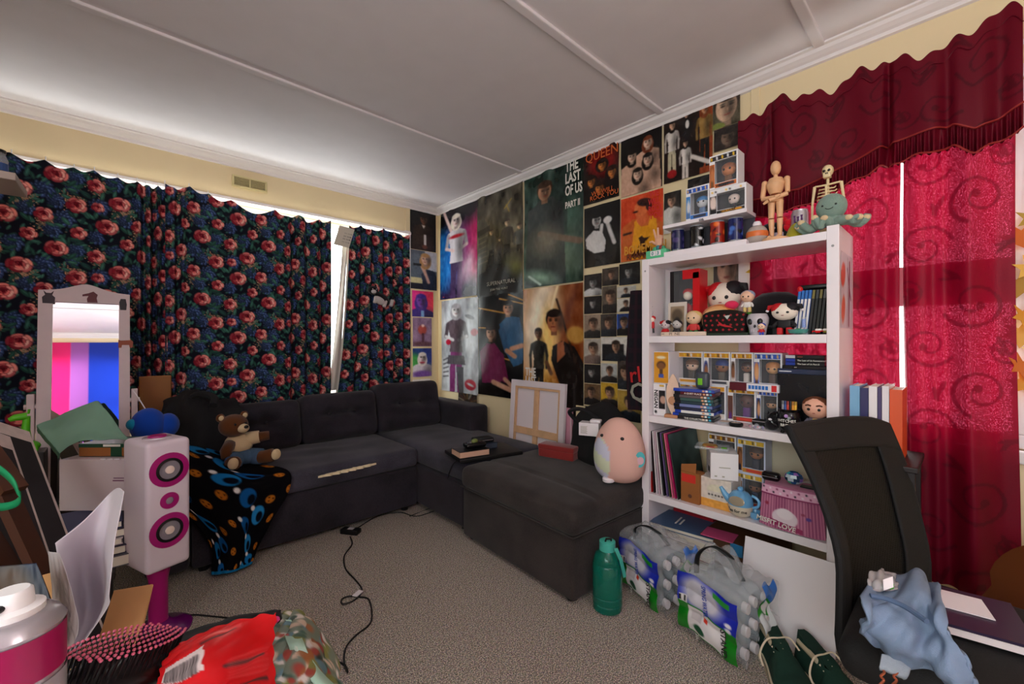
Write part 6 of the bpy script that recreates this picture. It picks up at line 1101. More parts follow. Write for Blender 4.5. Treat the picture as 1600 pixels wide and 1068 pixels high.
text('lettering', 'MISFIT LOVE', .026, basis((1, 0, -.12), (.12, 0, 1), (-.115, -.0085, lh * .145)), M_INKW, r, sx=.95, bold=.02)
r = sh_thing('black_sunglasses_case', 'rounded black glasses case on top of the pink bag', 'glasses case', 1204, 1.925, Z3 + lh + .001); rb((-.036, 0, 0), (.03, .04, .034), .014, 4).build('case', M_BC2, r, smooth=True); MB().tube([(-.03, -.0006, .017), (.026, -.0006, .017)], .001, 4).build('seam', M_ALU, r)
r = sh_thing('iridescent_ball', 'faceted iridescent blue green ornament on top of the pink bag', 'ornament', 1237, 1.925, Z3 + lh + .001); rg = random.Random(2)
for i in range(5):
    for k in range(9):
        a0, a1 = 2 * PI * k / 9 + i * .35, 2 * PI * (k + 1) / 9 + i * .35; p0_, p1_ = .15 + i * .5, .15 + (i + 1) * .5
        P = [(.032 * math.sin(p) * math.cos(a), .028 * math.sin(p) * math.sin(a) + .03, .026 - .026 * math.cos(p)) for p, a in ((p0_, a0), (p0_, a1), (p1_, a1), (p1_, a0))]; MB().add(P, [(0, 1, 2, 3)]).build('facet', plain(rg.choice([(60, 170, 180), (40, 90, 150), (150, 110, 190), (190, 210, 220), (30, 60, 90), (90, 190, 150)]), .2), r)
r = sh_thing('silver_clip', 'wide silver hair clip on top of the pink bag', 'hair clip', 1262, 1.93, Z3 + lh + .001); MB().grid(lambda u, v: (-.026 + .05 * u, .03 * v, .006 + .016 * math.sin(PI * (.15 + .7 * u))), 10, 2).build('clip_plate', mat('brushed_silver', (180, 178, 184), .3, metal=.8), r, smooth=True); rb((-.026, 0, 0), (.024, .03, .006), .002).build('clip_bar', M_DARK, r)
# ---------------------------------------------------------------- bottom shelf
Z4 = SHZ[4]
def book(label, loc, w, d, t, cover, rz, edge=(226, 216, 200), name='book', group=None, cat='book', tilt=0.0):
    r = thing(name, label, cat, loc, rz, group); r.rotation_euler = (0, tilt, rz); c = MB(); c.box((0, 0, 0), (w, d, .0025)); c.box((0, 0, t - .0025), (w, d, t)); c.box((0, 0, .0025), (.0025, d, t - .0025)); c.build('cover', plain(cover, .4), r); bx((.003, .003, .0025), (w - .004, d - .003, t - .0025)).build('pages', plain(edge, .8), r); return r
zs_ = Z4 + .001
for k, (c, t, lb) in enumerate((((60, 50, 80), .045, 'thick violet book at the base of the bottom shelf pile'), ((200, 196, 200), .04, 'white book, second in the bottom shelf pile'), ((120, 60, 50), .05, 'brown book in the middle of the bottom shelf pile'), ((226, 222, 220), .035, 'pale book just under the blue workbook'))):
    book(lb, (1.90, 1.035, zs_), .28, .26, t, c, -PI / 2 - .02 * k, group='pile on the bottom shelf'); zs_ += t + .001
b_ = book('blue workbook with white title on the bottom shelf pile', (1.875, 1.045, zs_), .29, .21, .018, (70, 96, 130), -PI / 2 + .12, group='pile on the bottom shelf'); [bx((.10 + .02 * q, .06, .0181), (.108 + .02 * q, .15 - .02 * q, .0186)).build('title_line', M_INKW, b_) for q in range(2)]
b_ = book('yellow landscape picture book on the bottom shelf', (1.90, .80, zs_ - .03), .2, .2, .02, (150, 116, 50), -PI / 2 + .3, group='pile on the bottom shelf'); cv = Cv(30, 30); cv.vgrad((90, 130, 150), (190, 130, 40)); cv.noise(26, 6, 5); flat('cover_print', cv, (.004, .196, .0207), (.196, .196, .0207), (.004, .004, .0207), None, b_)
r = thing('brown_file_box', 'brown file box with pink and blue paper notes on the bottom shelf', 'box', (1.92, .62, Z4 + .001), RZ); rb((-.2, 0, 0), (.10, .24, .20), .003, 1).build('body', mat('dark_wood_card', (86, 54, 34), .6), r); rb((-.19, -.001, .2), (-.06, .10, .204), .001, 1, M=rot(0, 0, .1)).build('pink_note', plain((206, 80, 130), .7), r); rb((-.07, -.004, .15), (-.02, -.0005, .2), .0005, 1).build('blue_note', plain((40, 120, 170), .7), r)
r = thing('red_folder', 'red folder lying at the back of the bottom shelf', 'folder', (2.09, .98, zs_ + .002), RZ); rb((-.05, 0, 0), (.15, .12, .06), .004).build('folder', plain((150, 20, 34), .5), r); bx((-.05, -.001, .058), (.15, .0, .06)).build('rim', plain((110, 14, 26), .5), r)
# leaning white panel in front of the bookcase
pA, pB = onX(1166, 836, 1.865), onX(1314, 886, 1.865); r = thing('leaning_board', 'large plain white board leaning against the foot of the bookcase', 'board', (1.765, pB.y, 0), 0); hh_ = math.hypot(.098, pA.z); rb((-.008, 0, 0), (0, pA.y - pB.y, hh_), .001, 1, M=rot(0, math.atan2(.098, pA.z), 0)).build('panel', M_BC, r); bx((-.0085, .0, 0), (.0, pA.y - pB.y, .004)).build('edge_strip', M_TRIM, r)
# narrow white board left of the bookcase
q0 = onX(989, 776, 1.90); q1 = onX(1002, 776, 1.90); r = thing('narrow_white_board', 'narrow white board standing between ottoman and bookcase', 'board', (1.90, BY1 + .004, 0), 0); rb((0, 0, 0), (.02, q0.y - BY1 - .004, q0.z), .002, 1).build('board', M_BC, r); rb((-.001, .004, .02), (.0005, .012, q0.z - .02), .0005, 1).build('edge_groove', M_TRIM, r)
# drawing taped to the side of the bookcase
cv = Cv(40, 70, (206, 190, 200)); cv.ell(.2, .3, .18, .16, (206, 70, 40), .3, .3); cv.ell(.2, .75, .14, .18, (206, 84, 50), .2, .4); cv.line(.75, .1, .68, .95, .05, (110, 24, 50)); cv.line(.55, .2, .85, .6, .03, (110, 24, 50)); cv.line(.6, .05, .55, .98, .012, (90, 70, 80))
Yp = BY0 - .0012; a_ = onX(1316, 392, 1.90); o = flat('taped_drawing', cv, (1.905, Yp, 1.44), (2.12, Yp, 1.44), (1.905, Yp, 1.16), None, None, .0004); tag(o, 'loose red and orange drawing taped to the bookcase side', 'drawing')
# ================================================================ THINGS ON THE SOFA AND OTTOMAN
def spl(pts, n):
    """catmull-rom through array pts (m,k) -> (n,k)"""
    pts = np.asarray(pts, float); m = len(pts); t = np.linspace(0, m - 1 - 1e-6, n); i = t.astype(int); f = (t - i)[:, None]
    g = lambda k: pts[np.clip(k, 0, m - 1)]
    p0, p1, p2, p3 = g(i - 1), g(i), g(i + 1), g(i + 2)
    return .5 * (2 * p1 + (p2 - p0) * f + (2 * p0 - 5 * p1 + 4 * p2 - p3) * f ** 2 + (3 * p1 - p0 - 3 * p2 + p3) * f ** 3)
def cloth(rows, nu, nv, wr=.006, seed=0, fq=(9, 7)):
    """rows of control points -> smooth grid (nv,nu,3) with small wrinkles"""
    R_ = np.stack([spl(r, nu) for r in rows]); V = np.stack([spl(R_[:, k], nv) for k in range(nu)], 1)
    u, v = np.meshgrid(np.linspace(0, 1, nu), np.linspace(0, 1, nv)); du = np.gradient(V, axis=1); dv = np.gradient(V, axis=0); n = np.cross(du, dv); n /= np.linalg.norm(n, axis=2, keepdims=True) + 1e-9
    w = wr * (np.sin(u * fq[0] * 2 + v * 5 + seed) + .7 * np.sin(v * fq[1] * 2 - u * 6 + seed * 2) + .5 * np.sin(u * 31 + v * 17 + seed) * np.sin(v * 13 + seed))
    return V + n * w[..., None]
def cloth_obj(name, V, m, parent, cols=None, thick=.004):
    V = V - np.array(parent.location); me = np_mesh(name, V, V.shape[1] - 1, V.shape[0] - 1)
    if cols is not None: vcol(me, cols.reshape(-1, 3))
    o = link(name, me, m, parent, 2); s = o.modifiers.new('thickness', 'SOLIDIFY'); s.thickness = thick; s.offset = 0; return o
# ---- fleece blanket: black with blue shapes, orange biscuits and white dots
cv = Cv(150, 190, (14, 12, 16)); rg = np.random.RandomState(11)
for k in range(46):
    x, y, a = (k * .75488 + .1) % 1, (k * .56984) % 1, rg.rand() * 6; kind = k % 2
    if kind == 0:
        c = [(24, 110, 170), (20, 86, 150), (36, 126, 186)][k % 3]; cv.ell(x, y, .075, .042, c, a); cv.ell(x + .02, y + .012, .04, .02, (10, 14, 26), a); cv.ell(x - .05, y - .05, .022, .014, (230, 226, 224), a)
    else:
        cv.ell(x, y, .032, .025, (176, 104, 30)); [cv.ell(x + .018 * math.cos(q * 2.1), y + .013 * math.sin(q * 2.1), .006, .005, (70, 30, 14)) for q in range(4)]
cv.rect(0, .97, 1, 1, (24, 110, 160))
bk = thing('fleece_blanket', 'black fleece blanket with blue and orange pattern spilling off the sofa arm', 'blanket', (.35, 2.44, .02))
rows = [[(.03, 2.98, .61), (.12, 3.0, .62), (.22, 3.02, .58), (.36, 2.98, .50), (.46, 2.9, .47)],
        [(.00, 2.74, .60), (.10, 2.75, .615), (.22, 2.76, .57), (.38, 2.74, .49), (.50, 2.70, .45)],
        [(-.02, 2.52, .585), (.10, 2.52, .60), (.24, 2.50, .54), (.42, 2.51, .46), (.62, 2.53, .435)],
        [(.03, 2.44, .50), (.13, 2.435, .50), (.27, 2.43, .46), (.46, 2.42, .42), (.66, 2.45, .40)],
        [(.16, 2.43, .40), (.22, 2.42, .36), (.34, 2.40, .32), (.48, 2.405, .31), (.63, 2.44, .30)],
        [(.27, 2.43, .24), (.32, 2.41, .22), (.40, 2.38, .20), (.47, 2.40, .20), (.55, 2.43, .19)],
        [(.31, 2.42, .12), (.35, 2.40, .10), (.40, 2.37, .09), (.45, 2.39, .09), (.50, 2.42, .09)],
        [(.30, 2.38, .028), (.34, 2.36, .026), (.38, 2.35, .024), (.43, 2.36, .024), (.46, 2.37, .026)]]
V = cloth(rows, 150, 190, .0075, 2, (6, 5)); V[..., 2] = np.maximum(V[..., 2], .012)
cloth_obj('cloth', V, mat('fleece', rough=.98, attr=True, spec=.05, bump=.4, bscale=500), bk, cv.a, .008)
# ---- dark jacket over the back cushion
jk = thing('black_jacket', 'black jacket thrown over the left end of the sofa back', 'jacket', (.35, 2.92, .42)); M_JK = mat('black_wool', (22, 21, 23), .95, bump=.6, bscale=120)
rows = [[(.19, 3.29, .62), (.32, 3.30, .64), (.46, 3.29, .62)], [(.18, 3.17, .75), (.27, 3.19, .80), (.33, 3.17, .79), (.40, 3.17, .755), (.50, 3.16, .74)], [(.16, 3.03, .745), (.26, 3.03, .775), (.34, 3.02, .765), (.42, 3.01, .74), (.52, 3.03, .73)], [(.15, 2.95, .62), (.27, 2.92, .63), (.36, 2.91, .62), (.45, 2.92, .61), (.55, 2.93, .60)], [(.15, 2.90, .50), (.27, 2.86, .49), (.36, 2.84, .48), (.46, 2.86, .46), (.57, 2.90, .46)], [(.15, 2.86, .43), (.27, 2.80, .425), (.37, 2.77, .42), (.47, 2.80, .42), (.58, 2.84, .42)]]
rows = [spl(r, 5) for r in rows]; cloth_obj('cloth', cloth(rows, 60, 70, .011, 5, (5, 4)), M_JK, jk, None, .014)
MB().tube(smooth_path([(.02, -.07, .335), (.03, -.02, .37), (-.02, .06, .39), (-.06, .1, .37)], 6), [.02] * 18 + [.016], 8).build('collar', M_JK, jk, smooth=True)
# ---- teddy bear
tb = thing('teddy_bear', 'brown teddy bear in cream vest and denim shorts sitting on the sofa', 'teddy bear', (.47, 2.68, .445), 0); tb.rotation_euler = (0, 0, .25); M_TB = fuzz((92, 54, 28), 'brown_bear_fur'); M_TC = fuzz((214, 188, 148), 'cream_fleece'); M_DN = mat('denim', (66, 92, 120), .85, bump=.3, bscale=300, var=.15, vscale=40)
def tp(nm, mb, m): return mb.build(nm, m, tb, smooth=2)
tp('body', MB().ell((-.005, .03, .085), (.062, .055, .085), 18, 12), M_TB); hd = tp('head', MB().ell((-.035, .0, .215), (.07, .06, .06), 20, 14), M_TB)
for s in (-1, 1):
    e = MB().ell((-.035 + s * .058, .012, .262), (.022, .012, .022), 12, 8); tp('ear', e, M_TB); MB().ell((-.035 + s * .058, .002, .262), (.013, .006, .014), 10, 6).build('inner_ear', M_TC, tb, smooth=2)
mz = tp('muzzle', MB().ell((-.012, -.052, .203), (.030, .028, .024), 14, 10), M_TC); tp('nose', MB().ell((-.008, -.079, .212), (.012, .008, .009), 10, 8), M_DARK)
for s in (-1, 1): tp('eye', MB().ell((-.025 + s * .026, -.054, .228), (.007, .005, .007), 8, 6), M_DARK)
tp('vest', MB().ell((0, .022, .105), (.070, .062, .066), 18, 12), M_TC)
tp('arm', MB().tube([(.045, .0, .13), (.085, -.025, .135), (.128, -.045, .138)], [.030, .028, .024], 12), M_TB); tp('sleeve', MB().tube([(.035, .005, .13), (.085, -.025, .136)], [.038, .034], 12), M_TC); tp('arm', MB().tube([(-.05, .0, .12), (-.085, -.03, .09), (-.09, -.05, .06)], [.03, .028, .024], 12), M_TB)
tp('shorts', MB().ell((.01, .0, .038), (.078, .075, .045), 18, 10), M_DN)
for s, a in ((-1, -.5), (1, .55)):
    x = s * .035; L = .13; tp('leg', MB().tube([(x, -.01, .035), (x + L * .6 * math.sin(a), -.09, .035), (x + L * math.sin(a), -.13, .045)], [.036, .034, .036], 12), M_TB); tp('shorts_leg', MB().tube([(x, -.005, .037), (x + L * .5 * math.sin(a), -.075, .038)], [.045, .043], 12), M_DN); tp('paw_pad', MB().ell((x + L * 1.1 * math.sin(a), -.152, .05), (.026, .014, .03), 12, 8), M_TC)
# ---- blue plush at the sofa end, hung from a cord
p = onY(240, 662, 2.72); r = thing('blue_plush', 'round bright blue plush with teal nose hanging by a cord beside the mirror', 'plush', (p.x, 2.72, .615)); M_BP = fuzz((24, 70, 170), 'royal_blue_fur')
MB().ell((-.02, 0, .085), (.070, .06, .085), 18, 12).build('body', M_BP, r, smooth=2); MB().ell((.055, .01, .075), (.048, .05, .060), 16, 10).build('ear', M_BP, r, smooth=2); MB().ell((-.08, -.02, .10), (.022, .022, .026), 12, 8).build('nose', fuzz((30, 150, 190)), r, smooth=2); MB().tube([(-.03, 0, .165), (-.05, .0, .21), (-.075, .02, .26)], .0025, 6).build('cord', M_BC, r, smooth=True)
p, q = onY(217, 588, 3.25), onY(268, 660, 3.25); r = thing('wooden_board', 'upright tan wooden board behind the blue plush', 'board', ((p.x + q.x) / 2, 3.25, 0)); w_ = (q.x - p.x) / 2; rb((-w_, 0, 0), (w_, .018, p.z), .006, 2).build('panel', mat('tan_ply', (150, 96, 40), .45, var=.1, vscale=6), r); rb((-w_ + .01, -.001, .02), (-w_ + .014, .0005, p.z - .02), .0004, 1).build('edge_line', mat('tan_ply'), r)
# ---- things on the chaise: black portfolio, novel, pouch, case
def onchaise(px, py): return onZ(px, py, .425)
a = onchaise(752, 708); r = thing('black_portfolio', 'flat black portfolio under the book on the sofa chaise', 'folder', (a.x, a.y, .421), -.25); rb((-.19, -.13, 0), (.22, .13, .022), .004).build('cover', mat('black_leatherette', (16, 15, 17), .5), r, smooth=True); rb((-.185, -.131, .006), (.21, -.1295, .015), .0005, 1).build('zip', M_DARK, r)
r = thing('paperback', 'thick black paperback with tan page edges on the portfolio', 'book', (a.x - .10, a.y - .03, .4445), -.22); c = MB(); c.box((-.10, -.065, 0), (.09, .065, .003)); c.box((-.10, -.065, .034), (.09, .065, .037)); c.box((-.10, .062, .003), (.09, .065, .034)); c.build('cover', M_DARK, r); bx((-.098, -.063, .003), (.087, .062, .034)).build('pages', plain((206, 164, 140), .8), r)
r = thing('sunglasses_pouch', 'glossy black pouch lying on the thick paperback', 'pouch', (a.x - .075, a.y - .03, .4825), -.2); rb((-.065, -.035, 0), (.065, .035, .03), .014, 3).build('pouch', M_BC2, r, smooth=True); MB().tube([(-.06, -.036, .018), (.06, -.036, .018)], .0016, 5).build('seam', M_DARK, r); MB().ell((.0, .0, .036), (.022, .016, .014), 10, 8).build('green_charm', plain((110, 120, 60), .4), r, smooth=True)
r = thing('navy_paperback', 'navy paperback lying behind the glossy pouch on the chaise', 'book', (a.x + .06, a.y + .06, .4445), -.25); c = MB(); c.box((-.075, -.06, 0), (.075, .06, .003)); c.box((-.075, -.06, .030), (.075, .06, .033)); c.box((-.075, .057, .003), (.075, .06, .030)); c.build('cover', plain((26, 40, 60), .4), r); bx((-.073, -.058, .003), (.073, .057, .030)).build('pages', plain((60, 70, 84), .8), r)
r = thing('black_camera_pouch', 'small black pouch on top of the navy paperback', 'pouch', (a.x + .06, a.y + .06, .4785), -.2); rb((-.06, -.045, 0), (.06, .045, .028), .010, 3).build('pouch', mat('black_nylon'), r, smooth=True); MB().tube([(-.05, -.045, .016), (.05, -.045, .016)], .0014, 5).build('zip', M_ALU, r)
# ---- things on the ottoman
ZO = .428
a = onZ(873, 714, ZO); r = thing('red_velvet_box', 'long red velvet box on the far corner of the ottoman', 'box', (a.x, a.y, ZO), -1.35); M_RV = mat('red_velvet', (130, 24, 20), .8, bump=.5, bscale=60, sheen=.3); rb((-.115, -.045, 0), (.115, .05, .05), .008, 3).build('box', M_RV, r, smooth=True); rb((-.117, -.047, .044), (.117, .052, .075), .008, 3).build('lid', M_RV, r, smooth=True)
bg_ = thing('black_bag', 'slumped black fabric bag behind the pink plush on the ottoman', 'bag', (2.02, 1.42, ZO)); M_BB = mat('black_cotton', (17, 15, 17), .9, bump=.5, bscale=30)
def bagl(o, h):
    x, y, z = o; t = (z + h[2]) / (2 * h[2]); return [x * (1 - .35 * t) + .03 * math.sin(y * 14 + z * 9), y * (1 - .30 * t) + .025 * math.sin(x * 19 + z * 12), z + .03 * math.sin(x * 16 + 1) * t + .05 * t * math.cos(y * 9) - .02]
rb((-.13, -.24, 0), (.15, .24, .27), .09, 5, bulge=bagl, sub=14).build('body', M_BB, bg_, smooth=2); MB().tube(smooth_path([(-.05, .12, .2), (-.10, .16, .27), (-.12, .05, .30), (-.08, -.05, .24)], 6), .012, 7).build('strap', M_BB, bg_, smooth=True)
a = onX(921, 681, 1.87); r = thing('white_carton', 'small white carton sticking out of the black bag', 'carton', (1.87, a.y, a.z), RZ + .4); rb((-.06, 0, 0), (.05, .07, .07), .002, 1).build('carton', M_BC, r); [bx((-.05, -.0008, .012 + q * .006), (-.012 - .004 * (q % 2), 0, .015 + q * .006)).build('small_print', M_INKG, r) for q in range(7)]; rb((.0, .0, .0705), (.06, .05, .09), .008, 2).build('tissue', M_BC, r, smooth=True)
# pink egg-shaped plush with tie-dye belly
a = onX(1000, 705, 1.80); r = thing('pink_egg_plush', 'big pale pink egg shaped plush with pastel belly leaning on the bookcase', 'plush', (1.80, 1.165, ZO), RZ); hE = ZAT(975, 652, 1.82) - ZO; M_PK = fuzz((226, 178, 164), 'pale_pink_fur')
prof = [(.001, 0), (.07, .004), (.115, .04), (.130, .10), (.124, .17), (.100, .235), (.062, .28), (.03, .298), (.001, .302)]; pr = [(a_, b_) for a_, b_ in spl(prof, 26)]
sc = hE / .302; nA, nZ = 72, 60; P = spl(prof, nZ); th_ = np.linspace(0, 2 * PI, nA + 1); V = np.stack([np.outer(P[:, 0] * sc, np.cos(th_)), np.outer(P[:, 0] * sc * .82, np.sin(th_)), np.repeat(P[:, 1:] * sc, nA + 1, 1)], -1)
cols = np.empty((nZ, nA + 1, 3)); cols[:] = (226, 178, 164); ang = (th_[None, :] - (-PI / 2 - .45)); ang = (ang + PI) % (2 * PI) - PI; zz_ = V[..., 2] / hE; bel = ((ang / .62) ** 2 + ((zz_ - .36) / .34) ** 2) < 1
st = (np.sin(zz_ * 14 + ang * 2) > 0); cols[bel & st] = (206, 206, 224); cols[bel & ~st] = (214, 220, 190); me = np_mesh('body', V, nA, nZ - 1); vcol(me, cols.reshape(-1, 3)); bd = link('body', me, mat('plush_print', rough=.95, attr=True, bump=.4, bscale=420), r, 2)
for s in (-1, 1): b2_ = -PI / 2 + .1 + s * .52; MB().ell((.107 * sc * math.cos(b2_), .107 * sc * .82 * math.sin(b2_), hE * .73), (.010, .008, .008), 10, 8).build('eye', M_DARK, r, smooth=True)
MB().lathe([(.032, 0), (.032, .002)], 20, TR(.128, -.025, .13, PI / 2, 0, 1.0) @ Matrix.Diagonal((.8, 1.15, 1, 1))).build('hang_tag', plain((90, 190, 196), .4), r); MB().lathe([(.018, 0), (.018, .0026)], 16, TR(.1287, -.0253, .125, PI / 2, 0, 1.0)).build('tag_print', plain((226, 180, 190), .5), r)
a = onZ(953, 753, ZO); r = thing('white_oval_tin', 'small white oval tin on the ottoman in front of the pink plush', 'tin', (a.x - .01, a.y, ZO + .006), .3); MB().lathe([(.024, 0), (.029, .004), (.029, .012), (.001, .012)], 24, sx=1.15).build('tin', M_BC, r, smooth=True); MB().lathe([(.0295, .012), (.030, .016), (.026, .020), (.001, .021)], 24, sx=1.15).build('lid', M_BC, r, smooth=True)
# ---- blank canvases seen from the back, behind the chaise
def canvas_back(label, y0, y1, x_top, x_bot, h, name='blank_canvas'):
    w = y1 - y0; r = thing(name, label, 'canvas', (x_bot, (y0 + y1) / 2, 0)); r.rotation_euler = (0, math.atan2(x_top - x_bot, h), RZ) if False else (0, 0, RZ); Mx = rot(-math.atan2(x_top - x_bot, h), 0, 0); M_PINE = mat('pine_bar', (214, 170, 130), .55, var=.08, vscale=20); M_CNV = mat('primed_canvas', (226, 214, 218), .85, bump=.2, bscale=500)
    f = MB(); f.box((-w / 2, .016, 0), (w / 2, .019, h), Mx); f.build('canvas_sheet', M_CNV, r)
    for lo, hi in (((-w / 2, -.004, 0), (-w / 2 + .045, .016, h)), ((w / 2 - .045, -.004, 0), (w / 2, .016, h)), ((-w / 2 + .045, -.004, 0), (w / 2 - .045, .016, .045)), ((-w / 2 + .045, -.004, h - .045), (w / 2 - .045, .016, h))): MB().rbox(lo, hi, .002, 1, Mx).build('folded_edge', M_CNV, r)
    for lo, hi in (((-w / 2 + .045, .0, .045), (-w / 2 + .062, .014, h - .045)), ((w / 2 - .062, .0, .045), (w / 2 - .045, .014, h - .045)), ((-w / 2 + .062, .0, h - .062), (w / 2 - .062, .014, h - .045)), ((-w / 2 + .062, .0, .045), (w / 2 - .062, .014, .062)), ((-.022, -.002, .062), (.022, .012, h - .062)), ((-w / 2 + .05, -.005, h * .55 - .025), (w / 2 - .05, .008, h * .55 + .025))): MB().rbox(lo, hi, .002, 1, Mx).build('stretcher_bar', M_PINE, r)
    return r
canvas_back('large blank canvas seen from behind, standing between sofa and wall', 1.855, 2.395, 2.215, 2.16, .822)
r = thing('pink_canvas', 'pink edged canvas just behind the large blank canvas', 'canvas', (2.236, 1.905, 0)); rb((0, -.085, 0), (.018, .085, .655), .002, 1).build('canvas_sheet', plain((216, 150, 170), .7), r); rb((-.002, -.085, 0), (0, -.073, .655), .0005, 1).build('edge', plain((226, 190, 200), .7), r)
r = thing('white_strip_board', 'narrow cream board standing left of the black bag', 'board', (2.20, 1.72, 0)); rb((0, -.035, 0), (.01, .035, .69), .001, 1).build('panel', M_WALL, r); rb((-.0008, -.034, .02), (0, .034, .03), .0002, 1).build('groove', M_TRIM, r)
# ---- black and white cat plush pinned on the narrow curtain
p = onY(590, 462, 3.32); r = thing('cat_plush', 'black and white cat plush pinned to the narrow floral curtain', 'plush', (p.x, 3.275, p.z)); M_WF = fuzz((206, 196, 196), 'white_fur')
MB().ell((.03, 0, -.02), (.075, .035, .045), 16, 10, rot(0, .5, 0)).build('body', M_BF, r, smooth=2); MB().ell((.01, -.018, -.045), (.055, .03, .03), 14, 8, rot(0, .5, 0)).build('belly', M_WF, r, smooth=2); h_ = MB().ell((-.07, -.02, .035), (.042, .035, .035), 14, 10).build('head', M_BF, r, smooth=2); MB().ell((-.075, -.048, .022), (.022, .014, .016), 10, 8).build('muzzle', M_WF, r, smooth=2); eyes(h_, (-.07, -.053, .042), .016, .004, M_BC)
for s in (-1, 1): MB().lathe([(.014, 0), (.0005, .03)], 8, TR(-.07 + s * .024, -.015, .06)).build('ear', M_BF, r)
for x, z in ((-.06, -.065), (.02, -.095), (.08, -.085)): MB().tube([(x + .02, -.02, z + .05), (x, -.03, z)], [.016, .014], 8).build('paw', M_WF, r, smooth=True)
MB().tube(smooth_path([(.09, 0, -.04), (.12, .0, -.01), (.11, 0, .03)], 5), .009, 7).build('tail', M_BF, r, smooth=True)
# ================================================================ LEFT SIDE: mirror, speaker, pile
M_WW = mat('white_painted_wood', (214, 196, 200), .45, var=.03, vscale=20)
ml, mr_, YM = onY(57, 450, 3.02), onY(203, 450, 3.02), 3.02; mw = (mr_.x - ml.x); mcx = (ml.x + mr_.x) / 2; ZP = .80; TILT = -math.radians(6.7)
mi = thing('standing_mirror', 'white cheval mirror with arched top standing before the floral curtain', 'mirror', (mcx, YM, 0))
MT = Matrix.Translation((0, 0, ZP)) @ rot(TILT); zt_, zb_ = 1.385 - ZP, .10 - ZP; fw = mw * .145
arch = [(-mw / 2, zt_ - .02)] + [(mw / 2 * t, zt_ - .02 + .012 * (1 - abs(t)) + .03 * math.exp(-(t / .42) ** 2)) for t in np.linspace(-.98, .98, 25)] + [(mw / 2, zt_ - .02)]
def mfr(poly, nm): return MB().prism(poly, -.012, .014, MT @ rot(PI / 2)).build(nm, M_WW, mi)
mfr(arch + [(mw / 2, zt_ - .075), (-mw / 2, zt_ - .075)], 'top_rail'); mfr([(-mw / 2, zb_), (mw / 2, zb_), (mw / 2, zb_ + .07), (-mw / 2, zb_ + .07)], 'bottom_rail'); mfr([(-mw / 2, zb_ + .07), (-mw / 2 + fw, zb_ + .07), (-mw / 2 + fw, zt_ - .075), (-mw / 2, zt_ - .075)], 'side_rail'); mfr([(mw / 2 - fw * .9, zb_ + .07), (mw / 2, zb_ + .07), (mw / 2, zt_ - .075), (mw / 2 - fw * .9, zt_ - .075)], 'side_rail')
MB().box((-mw / 2 + fw - .005, -.004, zb_ + .065), (mw / 2 - fw * .9 + .005, .004, zt_ - .07), MT).build('mirror_glass', mat('mirror_silver', (244, 244, 246), .01, metal=1.0), mi)
for s in (-1, 1):
    MB().rbox((s * (mw / 2 + .018) - .013, -.016, 0), (s * (mw / 2 + .018) + .013, .016, .86), .004, 2).build('stand_post', M_WW, mi); MB().rbox((s * (mw / 2 + .018) - .016, -.16, 0), (s * (mw / 2 + .018) + .016, .16, .045), .012, 2).build('stand_foot', M_WW, mi); MB().cyl((s * mw / 2, 0, ZP), (s * (mw / 2 + .04), 0, ZP), .012).build('pivot_knob', M_WW, mi)
MB().rbox((-mw / 2 - .01, -.01, .12), (mw / 2 + .01, .01, .16), .004).build('stretcher', M_WW, mi)
for (x, z, pts, c) in ((-mw / 2 + .035, zt_ - .055, [(-.02, -.03), (.02, -.03), (.022, .0), (.012, .012), (.018, .034), (.008, .022), (-.008, .022), (-.018, .034), (-.012, .012), (-.022, 0)], (50, 34, 44)), (.02, zt_ - .042, [(-.016, -.03), (.022, -.03), (.018, -.006), (.022, .012), (.006, .028), (-.012, .018), (-.034, .01), (-.034, .0), (-.012, .004), (-.018, -.012)], (96, 40, 50)), (mw / 2 - .026, zt_ - .075, [(-.012, -.03), (.012, -.03), (.014, .0), (.010, .03), (-.010, .03), (-.016, .01)], (40, 34, 40)), (mw / 2 - .015, .30, [(-.03, -.022), (-.018, -.022), (-.016, -.008), (.012, -.008), (.014, -.022), (.026, -.022), (.028, .008), (.022, .018), (-.02, .016), (-.03, .02)], (150, 70, 40))):
    MB().prism(pts, 0, .001, MT @ TR(x, -.0142, z, PI / 2)).build('sticker', plain(c, .5), mi)
# karaoke style tower speaker on a magenta stand
A, B, Cc = Vector((.061, 1.997, 0)), Vector((.191, 2.044, 0)), Vector((.027, 2.177, 0)); ux = (B - A).normalized(); uy = Vector((-ux.y, ux.x, 0)); ang = math.atan2(ux.y, ux.x); SW_, SD_ = .142, .185
sp = thing('tower_speaker', 'white tower speaker with magenta driver rings on a magenta stand', 'speaker', (A.x, A.y, 0), ang); M_SPW = mat('pearl_white_plastic', (224, 208, 220), .35); M_MG = mat('magenta_plastic', (168, 16, 112), .35); z0, z1 = .262, .742
cab = MB().rbox((0, 0, z0), (SW_, SD_, z1), .018, 4).build('cabinet', M_SPW, sp, smooth=True)
def ring(zc, ro, ri, m, y, nm, t=.004, par=cab): return MB().lathe([(ri, 0), (ri, t), (ro, t * .6), (ro, 0)], 32, TR(SW_ / 2, y, zc, PI / 2), cap=False).build(nm, m, par, smooth=True)
M_RUB = mat('black_rubber', (14, 12, 14), .45); M_CONE = mat('silver_cone', (150, 142, 152), .35, metal=.3)
for zc in (z0 + .145, z1 - .11):
    ring(zc, .063, .042, M_MG, .0, 'driver_ring'); ring(zc, .0435, .034, M_RUB, -.001, 'rubber_surround', .005); MB().lathe([(.0355, 0), (.0005, .0006)], 28, TR(SW_ / 2, -.0008, zc, PI / 2), cap=False).build('cone_face', M_CONE, cab, smooth=2); MB().lathe([(.015, 0), (.014, .004), (.0005, .006)], 20, TR(SW_ / 2, -.002, zc, PI / 2)).build('dust_cap', plain((240, 216, 206), .3), cab, smooth=True)
